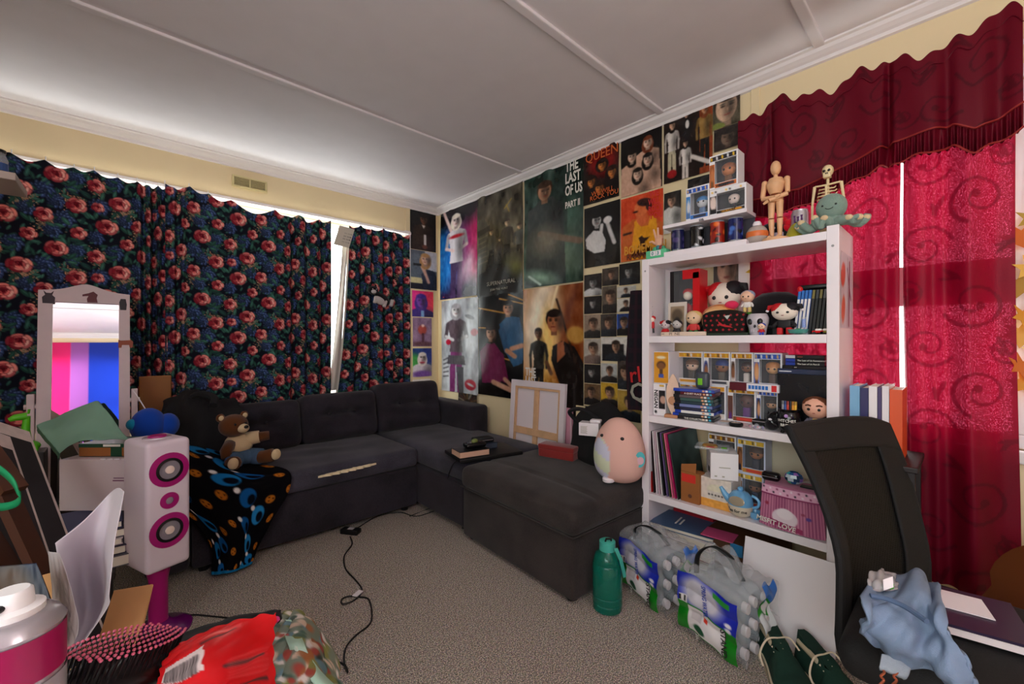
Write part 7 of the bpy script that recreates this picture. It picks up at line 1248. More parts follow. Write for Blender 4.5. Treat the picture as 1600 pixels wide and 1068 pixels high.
zc = (z0 + z1) / 2 + .015; ring(zc, .030, .013, M_MG, 0, 'tweeter_ring'); MB().lathe([(.013, 0), (.008, .002), (.0005, .003)], 20, TR(SW_ / 2, -.001, zc, PI / 2)).build('tweeter_dome', M_CONE, cab, smooth=True)
MB().lathe([(.045, 0), (.043, .004), (.0005, .004)], 28, TR(SW_ / 2, SD_ / 2, z1 - .0005)).build('dial_plate', mat('silver_dial', (214, 200, 212), .25, metal=.3), sp, smooth=True); MB().lathe([(.030, .003), (.028, .009), (.0005, .010)], 24, TR(SW_ / 2, SD_ / 2, z1)).build('control_dial', M_MG, sp, smooth=True)
MB().lathe([(.036, .02), (.030, .05), (.030, .20), (.040, .262)], 24, TR(SW_ / 2, SD_ * .45, 0)).build('stand_pole', M_MG, sp, smooth=True); MB().lathe([(.105, 0), (.105, .008), (.085, .02), (.045, .032), (.034, .045)], 36, TR(SW_ / 2, SD_ * .45, 0)).build('stand_base', mat('purple_gloss', (110, 14, 104), .2), sp, smooth=True)
# low dark table carrying the pile
tbl = thing('low_dark_table', 'low dark table under the pile of boxes left of the speaker', 'table', (-.22, 2.33, 0)); M_DT = mat('dark_stained_wood', (34, 26, 26), .5); rb((-.34, -.24, .25), (.20, .12, .28), .004).build('table_top', M_DT, tbl)
for x in (-.31, .17):
    for y in (-.21, .09): rb((x - .02, y - .02, 0), (x + .02, y + .02, .25), .003).build('leg', M_DT, tbl)
zz = .281
for k, (c, t, w, d, lb) in enumerate((((90, 90, 100), .04, .42, .30, 'grey ring binder at the base of the pile left of the speaker'), ((36, 32, 60), .03, .38, .28, 'navy book in the pile left of the speaker'), ((206, 196, 196), .022, .36, .27, 'crumpled white sketch pad in the pile left of the speaker'), ((60, 50, 70), .03, .36, .26, 'dusky violet book in the pile left of the speaker'), ((30, 44, 90), .025, .34, .25, 'dark blue book just beneath the white mailing box'))):
    book(lb, (-.38 + .01 * k, 2.14 + .006 * k, zz), w, d, t, c, -.05 + .02 * k, group='pile left of the speaker'); zz += t + .001
a = onD(85, 700, 1.70); wb = thing('white_mailing_box', 'white corrugated mailing box on the pile left of the speaker', 'box', (-.20, 2.47, zz), -.74); bw = .345; hb_ = .205
M_COR = mat('white_corrugated', (212, 196, 200), .7, bump=.15, bscale=60); wb.location = (onD(92, 780, 1.68).x, onD(92, 780, 1.68).y, zz); rb((0, 0, 0), (bw, .165, hb_), .003, 1).build('carton', M_COR, wb); bx((bw * .62, -.0008, hb_ * .58), (bw * .78, 0, hb_ * .60)).build('printed_line', plain((110, 40, 90), .6), wb); bx((bw * .63, -.0008, hb_ * .63), (bw * .79, 0, hb_ * .65)).build('printed_line', plain((130, 90, 120), .6), wb); bx((bw * .83, -.0008, hb_ * .58), (bw * .87, 0, hb_ * .66)).build('stamp_mark', M_INKK, wb)
for k in range(5): MB().ell((bw * (.5 + .08 * k), .002, hb_ + .001), (.012, .004, .003), 8, 6).build('torn_fibre', M_BC, wb, smooth=True)
r = thing('brown_parcel', 'brown parcel with dark green tape on top of the white mailing box', 'parcel', wb.location + Vector((.02, .0, hb_ + .004)), -.74); rb((.03, .02, 0), (.33, .155, .05), .002, 1).build('parcel', mat('kraft_card'), r); rb((.03, .0185, .036), (.33, .157, .0512), .001, 1).build('tape', plain((24, 70, 50), .3), r); rb((.16, .0185, .0), (.205, .157, .0516), .001, 1).build('tape', plain((24, 70, 50), .3), r); bx((.13, .0182, .040), (.20, .0186, .049)).build('white_label', M_INKW, r)
# mint paper bag draped over the boxes
r = thing('mint_paper_bag', 'crumpled mint green paper bag lying over the parcel before the mirror', 'paper bag', wb.location + Vector((0, 0, hb_ + .06))); D = 1.72
rows = [[onD(57, 664, D), onD(100, 646, D + .08), onD(148, 627, D + .12), onD(160, 634, D + .12)], [onD(66, 676, D - .03), onD(105, 664, D + .02), onD(150, 650, D + .08), onD(175, 652, D + .1)], [onD(80, 692, D - .05), onD(112, 680, D), onD(155, 672, D + .04), onD(190, 674, D + .05)], [onD(93, 708, D - .06), onD(120, 690, D - .01), onD(160, 687, D + .0), onD(203, 686, D + .02)]]
cloth_obj('paper', cloth(rows, 40, 40, .002, 4), mat('mint_paper', (120, 160, 140), .7), r, None, .002)
rows = [[onD(57, 664, D), onD(66, 676, D - .03), onD(80, 692, D - .05), onD(93, 708, D - .06)], [onD(60, 676, D + .03), onD(72, 690, D), onD(86, 706, D - .03), onD(92, 716, D - .05)]]; cloth_obj('folded_side', cloth(rows, 16, 8, .001, 1), mat('dark_mint_paper', (60, 110, 90), .7), r, None, .002)
# neon green toy giraffe beside the mirror
p = onY(40, 664, 2.74); r = thing('green_giraffe_toy', 'neon green toy giraffe standing left of the mirror', 'toy', (p.x, 2.74, .64)); M_NG = mat('neon_green', (90, 190, 30), .4)
rb((-.10, -.06, -.64), (.06, .06, -.002), .004).build('pedestal', M_DT, r); MB().tube([(0, 0, .02), (0, 0, .09), (.004, 0, .15)], [.022, .014, .011], 10).build('neck', M_NG, r, smooth=True); MB().tube([(.004, 0, .15), (-.03, -.005, .148), (-.045, -.005, .14)], [.016, .014, .009], 10).build('head', M_NG, r, smooth=True); MB().ell((.01, 0, .02), (.035, .022, .024), 12, 8).build('body', M_NG, r, smooth=True)
for x in (-.015, .03):
    for y in (-.012, .012): MB().cyl((x, y, 0), (x, y, .02), .008).build('leg', M_NG, r)
for s in (-1, 1): MB().cyl((.008, s * .006, .16), (.010, s * .008, .178), .0035).build('horn', M_NG, r)
# ---- leaning canvases, easel slats, strap (near left)
def slab(p0, p1, p2, t, nm, m, par, inset=None, m2=None):
    """parallelogram slab: p0 corner, p1 and p2 neighbours, thickness t along the normal"""
    p0, p1, p2 = Vector(p0), Vector(p1), Vector(p2); n = (p1 - p0).cross(p2 - p0).normalized() * t; p3 = p1 + p2 - p0
    mb = MB().add([p0, p1, p3, p2, p0 + n, p1 + n, p3 + n, p2 + n], [(0, 3, 2, 1), (4, 5, 6, 7), (0, 1, 5, 4), (1, 2, 6, 5), (2, 3, 7, 6), (3, 0, 4, 7)]); o = mb.build(nm, m, par, world=True)
    if inset:
        e1, e2 = (p1 - p0), (p2 - p0); q0 = p0 + e1 * inset + e2 * inset; k = 1 - 2 * inset; nn = n.normalized() * .0015; mb = MB()
        for base in ((-nn), (n + nn * 0)): a, b, c_, d = [v + base for v in (q0, q0 + e1 * k, q0 + e1 * k + e2 * k, q0 + e2 * k)]; mb.add([a, b, c_, d, a + nn, b + nn, c_ + nn, d + nn], [(0, 3, 2, 1), (4, 5, 6, 7), (0, 1, 5, 4), (1, 2, 6, 5), (2, 3, 7, 6), (3, 0, 4, 7)])
        mb.build('painted_face', m2, par, world=True)
    return o
M_EDGE = mat('canvas_edge', (206, 188, 184), .8, var=.12, vscale=25); M_DKP = mat('dark_painting', (26, 20, 24), .6, var=.4, vscale=12)
def lean_canvas(label, tr, br, tl, t): r = thing('painted_canvas', label, 'canvas', (Vector(br).x, Vector(br).y, 0), 0, 'painted canvases leaning at the left'); slab(tr, br, tl, t, 'canvas', M_EDGE, r, .05, M_DKP); return r
def ext(p, q, k): p, q = Vector(p), Vector(q); return p + (q - p) * k
def toz(p, q, z): p, q = Vector(p), Vector(q); return p + (q - p) * ((z - p.z) / (q.z - p.z))
t1, b1 = onD(46, 674, 1.50), onD(113, 850, 1.36); lean_canvas('larger dark painted canvas leaning behind the other at the left edge', t1, toz(t1, b1, .012), onD(-70, 636, 1.32), .032)
t2, b2_ = onD(16, 682, 1.27), onD(92, 905, 1.14); lean_canvas('nearer painted canvas leaning at the left edge', t2, toz(t2, b2_, .012), onD(-100, 640, 1.10), .03)
es = thing('wooden_easel', 'brown wooden easel legs in the shadow at the left edge', 'easel', (-.5, 1.35, 0)); M_ES = mat('easel_wood', (70, 36, 20), .5, var=.1, vscale=10)
for (a0, b0, d0, a1, b1_, d1) in ((0, 772, 1.0, 62, 905, 1.02), (-40, 820, .98, 30, 930, 1.0), (-30, 700, 1.02, 20, 770, 1.0)): p, q = onD(a0, b0, d0), onD(a1, b1_, d1); q = toz(p, q, .008) if b0 != 700 else q; e = (q - p).normalized(); s_ = Vector((0, 0, 1)).cross(e).normalized() * .022; slab(p - s_, q - s_, p + s_, .018, 'easel_bar', M_ES, es)
gs_ = thing('green_strap', 'bright green fabric strap looped over the canvases at the left edge', 'strap', onD(5, 790, .98)); P = smooth_path([onD(-30, 716, .98), onD(0, 732, .98), onD(22, 752, .97), onD(30, 774, .97), onD(24, 786, .98), onD(0, 792, .98), onD(-30, 788, .98)], 6); vs = []
for k in P: vs += [tuple(k + Vector((0, 0, .009))), tuple(k - Vector((0, 0, .009)))]
o = MB().add(vs, [(2 * k, 2 * k + 2, 2 * k + 3, 2 * k + 1) for k in range(len(P) - 1)]).build('webbing', mat('green_webbing', (20, 150, 96), .6), gs_, smooth=2, world=True); md = o.modifiers.new('thickness', 'SOLIDIFY'); md.thickness = .003
# open carton with papers
ct = thing('open_carton', 'open brown cardboard carton holding loose papers, near left', 'carton', (onD(80, 1000, .78).x, onD(80, 1000, .78).y, 0), YAW - PI / 2); M_CB = mat('carton_board', (196, 146, 96), .75, var=.04, vscale=12); cH = .42
for lo, hi in (((-.20, -.13, 0), (.16, -.126, cH)), ((-.20, .17, 0), (.16, .174, cH)), ((-.20, -.126, 0), (-.196, .17, cH)), ((.156, -.126, 0), (.16, .17, cH)), ((-.196, -.126, 0), (.156, .17, .004))): bx(lo, hi).build('wall', M_CB, ct)
f0, f1, f2 = onD(238, 912, .90), onD(178, 922, .90), onD(214, 1012, .80); f3 = toz(f0, f2, .40); slab(f1, f0, f1 + (f3 - f0), .004, 'flap', M_CB, ct); slab(onD(66, 898, .93), onD(84, 893, .93), onD(90, 960, .9), .004, 'flap', M_CB, ct)
def paper(name, label, rows, cv, m=None, cat='paper', wr=.001, nu=None):
    r = thing(name, label, cat, Vector(rows[-1][0])); V = cloth(rows, cv.w, cv.h, wr, 3, (3, 3)); V = V - np.array(r.location); me = np_mesh('sheet', V, cv.w - 1, cv.h - 1); vcol(me, cv.a.reshape(-1, 3)); o = link('sheet', me, m or PRINT, r, 2); s = o.modifiers.new('thickness', 'SOLIDIFY'); s.thickness = .0008; return r
cv = Cv(40, 60, (206, 196, 204)); paper('curled_tracing_sheet', 'large curled white drawing sheet standing in the open carton', [[onD(86, 848, .86), onD(130, 812, .90), onD(170, 772, .92), onD(183, 762, .88), onD(194, 768, .83)], [onD(98, 905, .86), onD(130, 880, .93), onD(160, 860, .93), onD(166, 850, .88), onD(180, 845, .82)], [onD(118, 960, .86), onD(135, 955, .93), onD(160, 945, .92), onD(165, 930, .86), onD(172, 925, .80)], [onD(98, 1030, .80), onD(120, 1010, .84), onD(140, 990, .84), onD(150, 975, .80), onD(168, 950, .76)], [onD(72, 1062, .74), onD(80, 1058, .76), onD(88, 1052, .76), onD(95, 1046, .74), onD(105, 1040, .73)]], cv)
cv = Cv(44, 80, (196, 190, 192)); rg = np.random.RandomState(4)
for k in range(60): x, y = .5 + rg.randn() * .16, .2 + .75 * rg.rand(); cv.line(x, y, x + .1 * rg.randn(), y + .12, .008, (70, 66, 70), .5)
cv.ell(.5, .42, .2, .2, (150, 144, 146), 0, .6, .6); cv.ell(.45, .75, .26, .16, (90, 86, 90), .2, .7, .6)
paper('pencil_drawing', 'pencil sketch on white paper standing in the open carton', [[onD(76, 860, .84), onD(84, 862, .83), onD(93, 865, .82)], [onD(82, 920, .82), onD(96, 918, .81), onD(112, 922, .80)], [onD(84, 980, .78), onD(102, 975, .78), onD(124, 980, .77)], [onD(78, 1040, .74), onD(90, 1032, .74), onD(104, 1026, .74)]], cv)
cv = Cv(44, 40, (22, 30, 48)); cv.vgrad((30, 44, 66), (20, 18, 20)); cv.ell(.42, .35, .3, .4, (70, 50, 34), .2, .6, .8); cv.ell(.5, .8, .4, .3, (30, 22, 20), 0, .6)
paper('dark_photo_print', 'dark blue and brown photo print propped at the lower left', [[onD(-30, 886, .74), onD(20, 882, .75), onD(57, 879, .76)], [onD(-20, 960, .72), onD(40, 956, .73), onD(82, 950, .74)], [onD(-10, 1060, .68), onD(50, 1055, .69), onD(84, 1050, .70)]], cv)
# ---- high wall shelf at the far left
c0 = onZ(26, 284, 1.75); r = thing('wall_shelf', 'end of a pale shelf high at the left edge of the picture', 'shelf', (XL, c0.y, 1.75)); rb((0, -.02, 0), (c0.x - XL, .26, .03), .003).build('board', mat('pale_shelf_board', (190, 176, 168), .5), r)
for x in (.1, .7): MB().rbox((x, .0, -.12), (x + .02, .24, 0), .004).build('bracket', M_WHITE, r)
rb((0, -.02, -.14), (.02, .26, .0), .003).build('wall_cleat', M_WHITE, r)
r = thing('clear_jar', 'clear jar with blue label on the high shelf at the far left', 'jar', (c0.x - .06, c0.y + .06, 1.781)); MB().lathe([(.03, 0), (.032, .06), (.024, .08), (.024, .09)], 20).build('jar', mat('clear_glass'), r, smooth=True); MB().lathe([(.0325, .015), (.0325, .045)], 20, cap=False).build('label_band', plain((60, 90, 150), .5), r); MB().lathe([(.026, .088), (.026, .1)], 20).build('lid', M_DARK, r)
# ================================================================ FLOOR THINGS NEAR THE BOOKCASE
M_TEAL = mat('teal_bottle_plastic', (10, 110, 92), .12, alpha=.78, spec=.6); M_TEALC = mat('turquoise_cap', (70, 176, 160), .35)
a = onZ(949, 950, 0); r = thing('water_jug', 'big green plastic water bottle with turquoise cap by the ottoman', 'bottle', (a.x, a.y, .001), -.5)
MB().lathe([(.045, 0), (.058, .006), (.060, .03), (.056, .034), (.060, .038), (.060, .06), (.056, .064), (.060, .068), (.060, .19), (.056, .195), (.058, .2), (.050, .225), (.032, .245), (.030, .25)], 32).build('bottle_body', M_TEAL, r, smooth=True); MB().lathe([(.033, .245), (.033, .28), (.028, .283), (.0005, .284)], 24).build('cap', M_TEALC, r, smooth=True)
MB().tube([(.012, -.01, .283), (.012, -.012, .293), (-.012, -.012, .295), (-.014, -.01, .283)], .004, 6).build('spout_lever', M_DARK, r, smooth=True); MB().add([(.012 + .003 * k, -.034 - .029 * min(1, k / 3), .262 - k * .012) if s == 0 else (.030 + .003 * k, -.030 - .026 * min(1, k / 3), .262 - k * .012) for k in range(10) for s in (0, 1)], [(2 * k, 2 * k + 1, 2 * k + 3, 2 * k + 2) for k in range(9)]).build('carry_strap', M_TEALC, r, smooth=2)
# shrink-wrapped packs of small water bottles
M_PET = mat('clear_pet', (196, 206, 214), .08, alpha=.32, spec=.8); M_FILM = mat('crinkled_film', (206, 210, 214), .18, alpha=.26, spec=.8, bump=1.0, bscale=26); M_CAP = mat('white_cap', (214, 210, 214), .35)
_bt = MB().lathe([(.024, 0), (.031, .004), (.032, .02), (.029, .026), (.032, .032), (.032, .10), (.029, .106), (.032, .112), (.030, .14), (.014, .165), (.013, .172)], 16); ME_BT = _bt.build('pet_bottle_proto', M_PET, None, smooth=True); _cp = MB().lathe([(.0155, .170), (.0155, .186), (.0005, .187)], 14).build('cap_proto', M_CAP, None, smooth=True)
def water_pack(label, px, py, rz, hz, hnd):
    a = onZ(px, py, 0); r = thing('water_pack', label, 'water pack', (a.x, a.y, .001), rz); r.scale = (1.2, .88, 1.2); W_, D_ = .215, .20          # local: front face at y=0 (printed), caps on +x side
    for j in range(3):
        for i in range(3):
            M = TR(.012 + .004 * math.sin(i * 3 + j), .033 + i * .066, .034 + j * .066, 0, PI / 2, 0) @ rot(0, 0, i + j); o = bpy.data.objects.new('pet_bottle', ME_BT.data); COL.objects.link(o); o.parent = r; o.matrix_local = M; c = bpy.data.objects.new('cap', _cp.data); COL.objects.link(c); c.parent = o
    cv = Cv(56, 70, (210, 208, 214)); cv.rect(0, 0, 1, .52, (30, 44, 170)); cv.ell(.42, .28, .34, .26, (206, 204, 216), -.3, .5); cv.rect(0, .52, 1, 1, (24, 130, 30)); cv.rect(.22, .55, .80, .97, (222, 218, 220)); cv.ell(.40, .88, .10, .07, (20, 80, 50)); cv.rect(.46, .62, .54, .68, (206, 60, 40)); cv.rect(.03, .40, .2, .53, (226, 224, 226)); [cv.rect(.04 + q * .022, .41, .05 + q * .022, .52, (30, 30, 34)) for q in range(7)]; cv.rect(.62, .06, .9, .14, (40, 150, 40), .9); cv.noise(10, 9, 3)
    cv.ell(.86, .42, .05, .035, (226, 224, 230)); cv.ell(.86, .50, .05, .035, (226, 224, 230)); cv.rect(.26, .60, .42, .76, (196, 190, 194))
    def fn(U, V): return -.002 + (W_ - .02) * U, -.022 - .010 * np.abs(np.sin((hz - .03) * (1 - V) / .066 * PI)) - .004 * np.sin(U * 16 + V * 7) + .012 * (U - .5) ** 2, .020 + (hz - .04) * (1 - V) + .010 * np.sin(U * 5)
    sheet('printed_film', cv, fn, mat('film_print', rough=.25, attr=True), r)
    text('lettering', 'SPRING WATER', .020, basis((.1, 0, -1), (1, 0, .1), (.088, -.039, hz - .022)), plain((40, 70, 170), .4), r, sx=.62, bold=.02); text('lettering', 'STAND', .024, basis((.06, 0, -1), (1, 0, .06), (.150, -.039, hz * .5 - .008)), M_INKK, r, sx=.98, bold=.02); text('lettering', '20c', .014, basis((.06, 0, -1), (1, 0, .06), (.070, -.039, .04)), M_INKW, r)
    cv = Cv(30, 40, (206, 208, 212)); cv.rect(0, 0, 1, .3, (60, 110, 190)); cv.rect(0, .3, .8, .62, (30, 130, 34)); cv.rect(.3, .34, .7, .58, (226, 222, 224))
    def fn2(U, V): return W_ - .012 + .012 * np.sin(V * 9) + .02 * U * 0, .118 + .080 * U, .06 + (hz - .06) * (1 - V) + .01 * np.sin(U * 7)
    sheet('side_print', cv, fn2, MATS['film_print'], r)
    def fl(u, v): q = v * 2 * PI; sx_, sz_ = math.cos(q), math.sin(q); return (-.012 + (W_ + .012) * u, D_ / 2 + (D_ / 2 + .014) * (abs(sx_) ** .4) * (1 if sx_ > 0 else -1) + .006 * math.sin(u * 23 + v * 40), hz / 2 + (hz / 2 + .008) * (abs(sz_) ** .4) * (1 if sz_ > 0 else -1) + .006 * math.sin(u * 31 + v * 17) + .006)
    o = MB().grid(fl, 18, 44).build('shrink_film', M_FILM, r, smooth=2)
    tp = hz + hnd; MB().grid(lambda u, v: (.02 + .16 * u, .02 + .13 * v * (.6 + .4 * u), hz - .01 + (hnd + .01) * math.sin(PI * (.12 + .76 * u)) * (.55 + .45 * math.sin(PI * v)) + .012 * math.sin(u * 13 + v * 9)), 20, 12).build('loose_film', M_FILM, r, smooth=2)
    P = smooth_path([(.04, .02, hz - .02), (.05, .015, hz + hnd * .55), (.09, .03, tp), (.135, .06, hz + hnd * .75), (.16, .09, hz + .0)], 6); vs = []
    for k in P: vs += [tuple(k + Vector((.010, -.004, .006))), tuple(k - Vector((.010, -.004, .006)))]
    h = MB().add(vs, [(2 * k, 2 * k + 2, 2 * k + 3, 2 * k + 1) for k in range(len(P) - 1)]).build('carry_handle', mat('black_strap', (14, 13, 14), .4), r, smooth=2); md = h.modifiers.new('thickness', 'SOLIDIFY'); md.thickness = .003; return r
water_pack('shrink wrapped water bottle pack next to the green jug', 975, 915, -PI / 2 - .32, .210, .05); water_pack('nearer shrink wrapped water bottle pack with black carry handle, by the shoes', 1066, 983, -PI / 2 - .22, .215, .085)
bpy.data.objects.remove(ME_BT); bpy.data.objects.remove(_cp)
# green canvas sneakers
M_GC = mat('bottle_green_canvas', (12, 52, 40), .85, bump=.3, bscale=400); M_SOLE = mat('cream_rubber', (214, 200, 170), .6); M_LACE = mat('cream_lace', (222, 206, 180), .8)
def sneaker(label, loc, rz):
    r = thing('sneaker', label, 'shoe', loc, rz, 'green sneakers by the white board'); r.scale = (1.3, 1, 1); L, n = .27, 16                # toe towards -y, heel at +y
    def wid(t): return .040 * (math.sin(PI * min(1, t * 1.15 + .10)) ** .5 if t < .8 else .9) * (1.05 - .25 * t)
    def outline(t): w = .047 * (1 - (2 * max(0, .22 - t) / .44) ** 2) ** .5 if t < .22 else (.047 - .014 * math.sin((t - .22) / .5 * PI / 2) if t < .72 else .036 * (1 - ((t - .72) / .28) ** 3.5) ** .5); return max(w, .002)
    ts = [k / 28 for k in range(29)]; poly = [(-outline(t), -L / 2 + L * t) for t in ts] + [(outline(t), -L / 2 + L * t) for t in reversed(ts)]
    MB().prism(poly, 0, .026).build('rubber_sole', M_SOLE, r); MB().prism([(x * 1.012, y * 1.004) for x, y in poly], .017, .020).build('sole_stripe', plain((20, 60, 46), .6), r)
    def hgt(t): return .045 + .035 * max(0, min(1, (t - .18) / .35)) + (.012 * max(0, (t - .75) / .25))
    def up(u, v):
        t = .02 + .96 * v; w = outline(t) * .90; a = u * PI; h = hgt(t); op = 1.0 if t < .42 else max(.0, 1 - (t - .42) / .08)
        x = -w * math.cos(a); z = .024 + (h - .0) * (math.sin(a) ** .6); 
        if op < 1: k = abs(math.cos(a)); z = .024 + h * min(1, (1 - k) * 2.2) if k > .45 else .024 + h * (1 if False else (.98 if op > 0 else .98)); x = x if k > .45 else (-w * .55 if x < 0 else w * .55)
        return (x, -L / 2 + L * t, z)
    MB().grid(up, 20, 30).build('canvas_upper', M_GC, r, smooth=2); MB().grid(lambda u, v: ((u - .5) * .034, -.045 + .075 * v, .074 + .030 * v + .008 * math.cos((u - .5) * 3)), 6, 8).build('tongue', M_GC, r, smooth=2); MB().rbox((-.024, .01, .078), (.024, L / 2 - .022, .098), .008, 2).build('lining', plain((196, 180, 150), .8), r)
    for k in range(5): y = -.05 + k * .017; MB().tube([(-.022, y, .068 + k * .006), (0, y + .004, .080 + k * .0065), (.022, y, .068 + k * .006)], .0028, 6).build('lace', M_LACE, r, smooth=True)
    MB().tube(smooth_path([(0, .02, .108), (-.03, .01, .105), (-.052, -.01, .07), (-.05, -.03, .04)], 6), .0026, 6).build('lace', M_LACE, r, smooth=True); MB().tube(smooth_path([(0, .02, .108), (.028, .03, .105), (.045, .01, .08)], 6), .0026, 6).build('lace', M_LACE, r, smooth=True); return r
a = onZ(1222, 1064, 0); sneaker('left green canvas sneaker with loose cream laces', (a.x + .03, a.y + .01, .001), -.95); a = onZ(1290, 1087, 0); sneaker('right green canvas sneaker, nearer the office chair', (a.x + .02, a.y - .005, .001), -.75)
# cables on the carpet
M_CBL = mat('black_cable', (14, 13, 14), .5)
def cable(label, pts, rr=.0035, nm='power_cable', extra=None): 
    P = [onZ(x, y, .005) for x, y in pts]; r = thing(nm, label, 'cable', P[0]); MB().tube(smooth_path(P, 6), rr, 6).build('cord', M_CBL, r, smooth=True, world=True); return r
c1 = cable('black charger cable with white tag snaking down the carpet', [(547, 838), (550, 850), (538, 868), (540, 888), (555, 905), (565, 918), (563, 928), (552, 938), (536, 943), (534, 936), (545, 931), (560, 932), (576, 936), (581, 958), (577, 975), (555, 993), (540, 1012), (538, 1035), (543, 1050), (540, 1040), (530, 1034), (523, 1033)])
a = onZ(559, 928, .006); rb((-.022, -.012, 0), (.022, .012, .004), .001, 1, M=TR(a.x - c1.location.x, a.y - c1.location.y, .003, 0, 0, .5)).build('paper_tag', M_BC, c1)
a = onZ(548, 833, 0); r = thing('charger_brick', 'black laptop charger brick on the carpet before the sofa', 'charger', (a.x, a.y, .001), .6); rb((-.025, -.055, 0), (.025, .055, .028), .006, 3).build('brick', M_DARK, r, smooth=True); rb((-.014, -.02, .0282), (.014, .015, .0288), .0002, 1).build('rating_label', plain((190, 186, 190), .5), r)
cable('thin black cable running behind the sofa corner to the chaise', [(556, 826), (590, 806), (625, 800), (650, 806), (680, 797), (690, 792)], .0028)
r = thing('charging_lead', 'thin black lead hanging from the chaise to the floor', 'cable', onZ(655, 798, .005)); MB().tube(smooth_path([onZ(640, 806, .005), onZ(668, 795, .005), onD(690, 785, 2.66), onD(700, 745, 2.55), onD(708, 725, 2.47), onZ(722, 714, .442)], 8), .0026, 6).build('cord', M_CBL, r, smooth=True, world=True)
cable('black speaker cable looping across the carpet from the stand', [(233, 950), (238, 962), (255, 968), (275, 966), (300, 960), (330, 962), (370, 966), (410, 967), (440, 966)], .003)
# ================================================================ OFFICE CHAIR AND THE THINGS ROUND IT
def mesh_fabric():
    m = bpy.data.materials.new('black_chair_mesh'); m.use_nodes = True; N = m.node_tree.nodes; L = m.node_tree.links; b = N['Principled BSDF']; b.inputs['Base Color'].default_value = lin((15, 14, 15)); b.inputs['Roughness'].default_value = .6; b.inputs['Specular IOR Level'].default_value = .25
    tc = N.new('ShaderNodeTexCoord'); v = N.new('ShaderNodeTexVoronoi'); v.inputs['Scale'].default_value = 230; v.inputs['Randomness'].default_value = .15; L.new(tc.outputs['Object'], v.inputs['Vector']); mr = N.new('ShaderNodeMapRange'); mr.inputs[1].default_value = .15; mr.inputs[2].default_value = .4; mr.inputs[3].default_value = .3; mr.inputs[4].default_value = 1; L.new(v.outputs['Distance'], mr.inputs[0]); L.new(mr.outputs[0], b.inputs['Alpha']); return m
M_MESH = mesh_fabric(); M_CHF = mat('black_chair_fabric', (17, 16, 17), .8, bump=.3, bscale=300)
oc = thing('office_chair', 'black mesh backed office chair in front of the bookcase, heaped with clothes', 'office chair', (1.50, .06, 0))
rowsB = [[onD(1231, 668, 1.22), onD(1270, 661, 1.30), onD(1320, 655, 1.36), onD(1360, 656, 1.41), onD(1386, 664, 1.44)], [onD(1262, 728, 1.20), onD(1300, 726, 1.26), onD(1345, 722, 1.32), onD(1385, 722, 1.37), onD(1412, 728, 1.40)], [onD(1290, 795, 1.17), onD(1325, 797, 1.22), onD(1365, 798, 1.27), onD(1405, 798, 1.31), onD(1432, 800, 1.34)], [onD(1311, 868, 1.13), onD(1340, 872, 1.17), onD(1380, 876, 1.21), onD(1420, 878, 1.24), onD(1448, 880, 1.26)], [onD(1313, 940, 1.09), onD(1340, 948, 1.12), onD(1375, 955, 1.15), onD(1410, 958, 1.17), onD(1440, 960, 1.18)], [onD(1311, 1005, 1.06), onD(1325, 1035, 1.07), onD(1350, 1045, 1.09), onD(1385, 1045, 1.10), onD(1420, 1040, 1.10)]]
VB = cloth(rowsB, 40, 60, 0, 0); cloth_obj('mesh_back', VB, M_MESH, oc, None, .003)
rim = [Vector(VB[0, k]) for k in range(0, 40, 3)] + [Vector(VB[0, -1])] + [Vector(VB[k, -1]) for k in range(3, 60, 4)] + [Vector(VB[-1, k]) for k in range(39, -1, -4)] + [Vector(VB[k, 0]) for k in range(56, 0, -4)]
MB().tube(rim, .011, 8, True).build('back_frame', M_CHF, oc, smooth=True, world=True)
top = VB[:9]; cloth_obj('headband', top + np.array([0, -.004, 0]), M_CHF, oc, None, .012); cloth_obj('side_band', VB[:, 27:] + np.array([-.003, -.006, 0]), M_CHF, oc, None, .006); cloth_obj('side_band', VB[:, :6] + np.array([-.003, -.006, 0]), M_CHF, oc, None, .006)
rb((1.17, -.30, .36), (1.66, .20, .45), .04, 4).build('seat_cushion', M_CHF, oc, smooth=True, world=True)
MB().cyl((1.43, -.05, .10), (1.43, -.05, .36), .028).build('gas_column', M_DARK, oc, world=True)
for k in range(5):
    a = k * 2 * PI / 5 + .3; e = (1.43 + .28 * math.cos(a), -.05 + .28 * math.sin(a)); MB().tube([(1.43, -.05, .11), (e[0], e[1], .075)], [.022, .014], 8).build('base_spoke', M_DARK, oc, smooth=True, world=True); MB().lathe([(.026, -.022), (.026, .022)], 16, TR(e[0], e[1], .027, PI / 2, 0, a)).build('caster', M_DARK, oc, world=True)
MB().tube([(1.52, .08, .40), (1.66, .16, .38), (1.68, .18, .50)], .022, 8).build('back_bracket', M_DARK, oc, smooth=True, world=True)
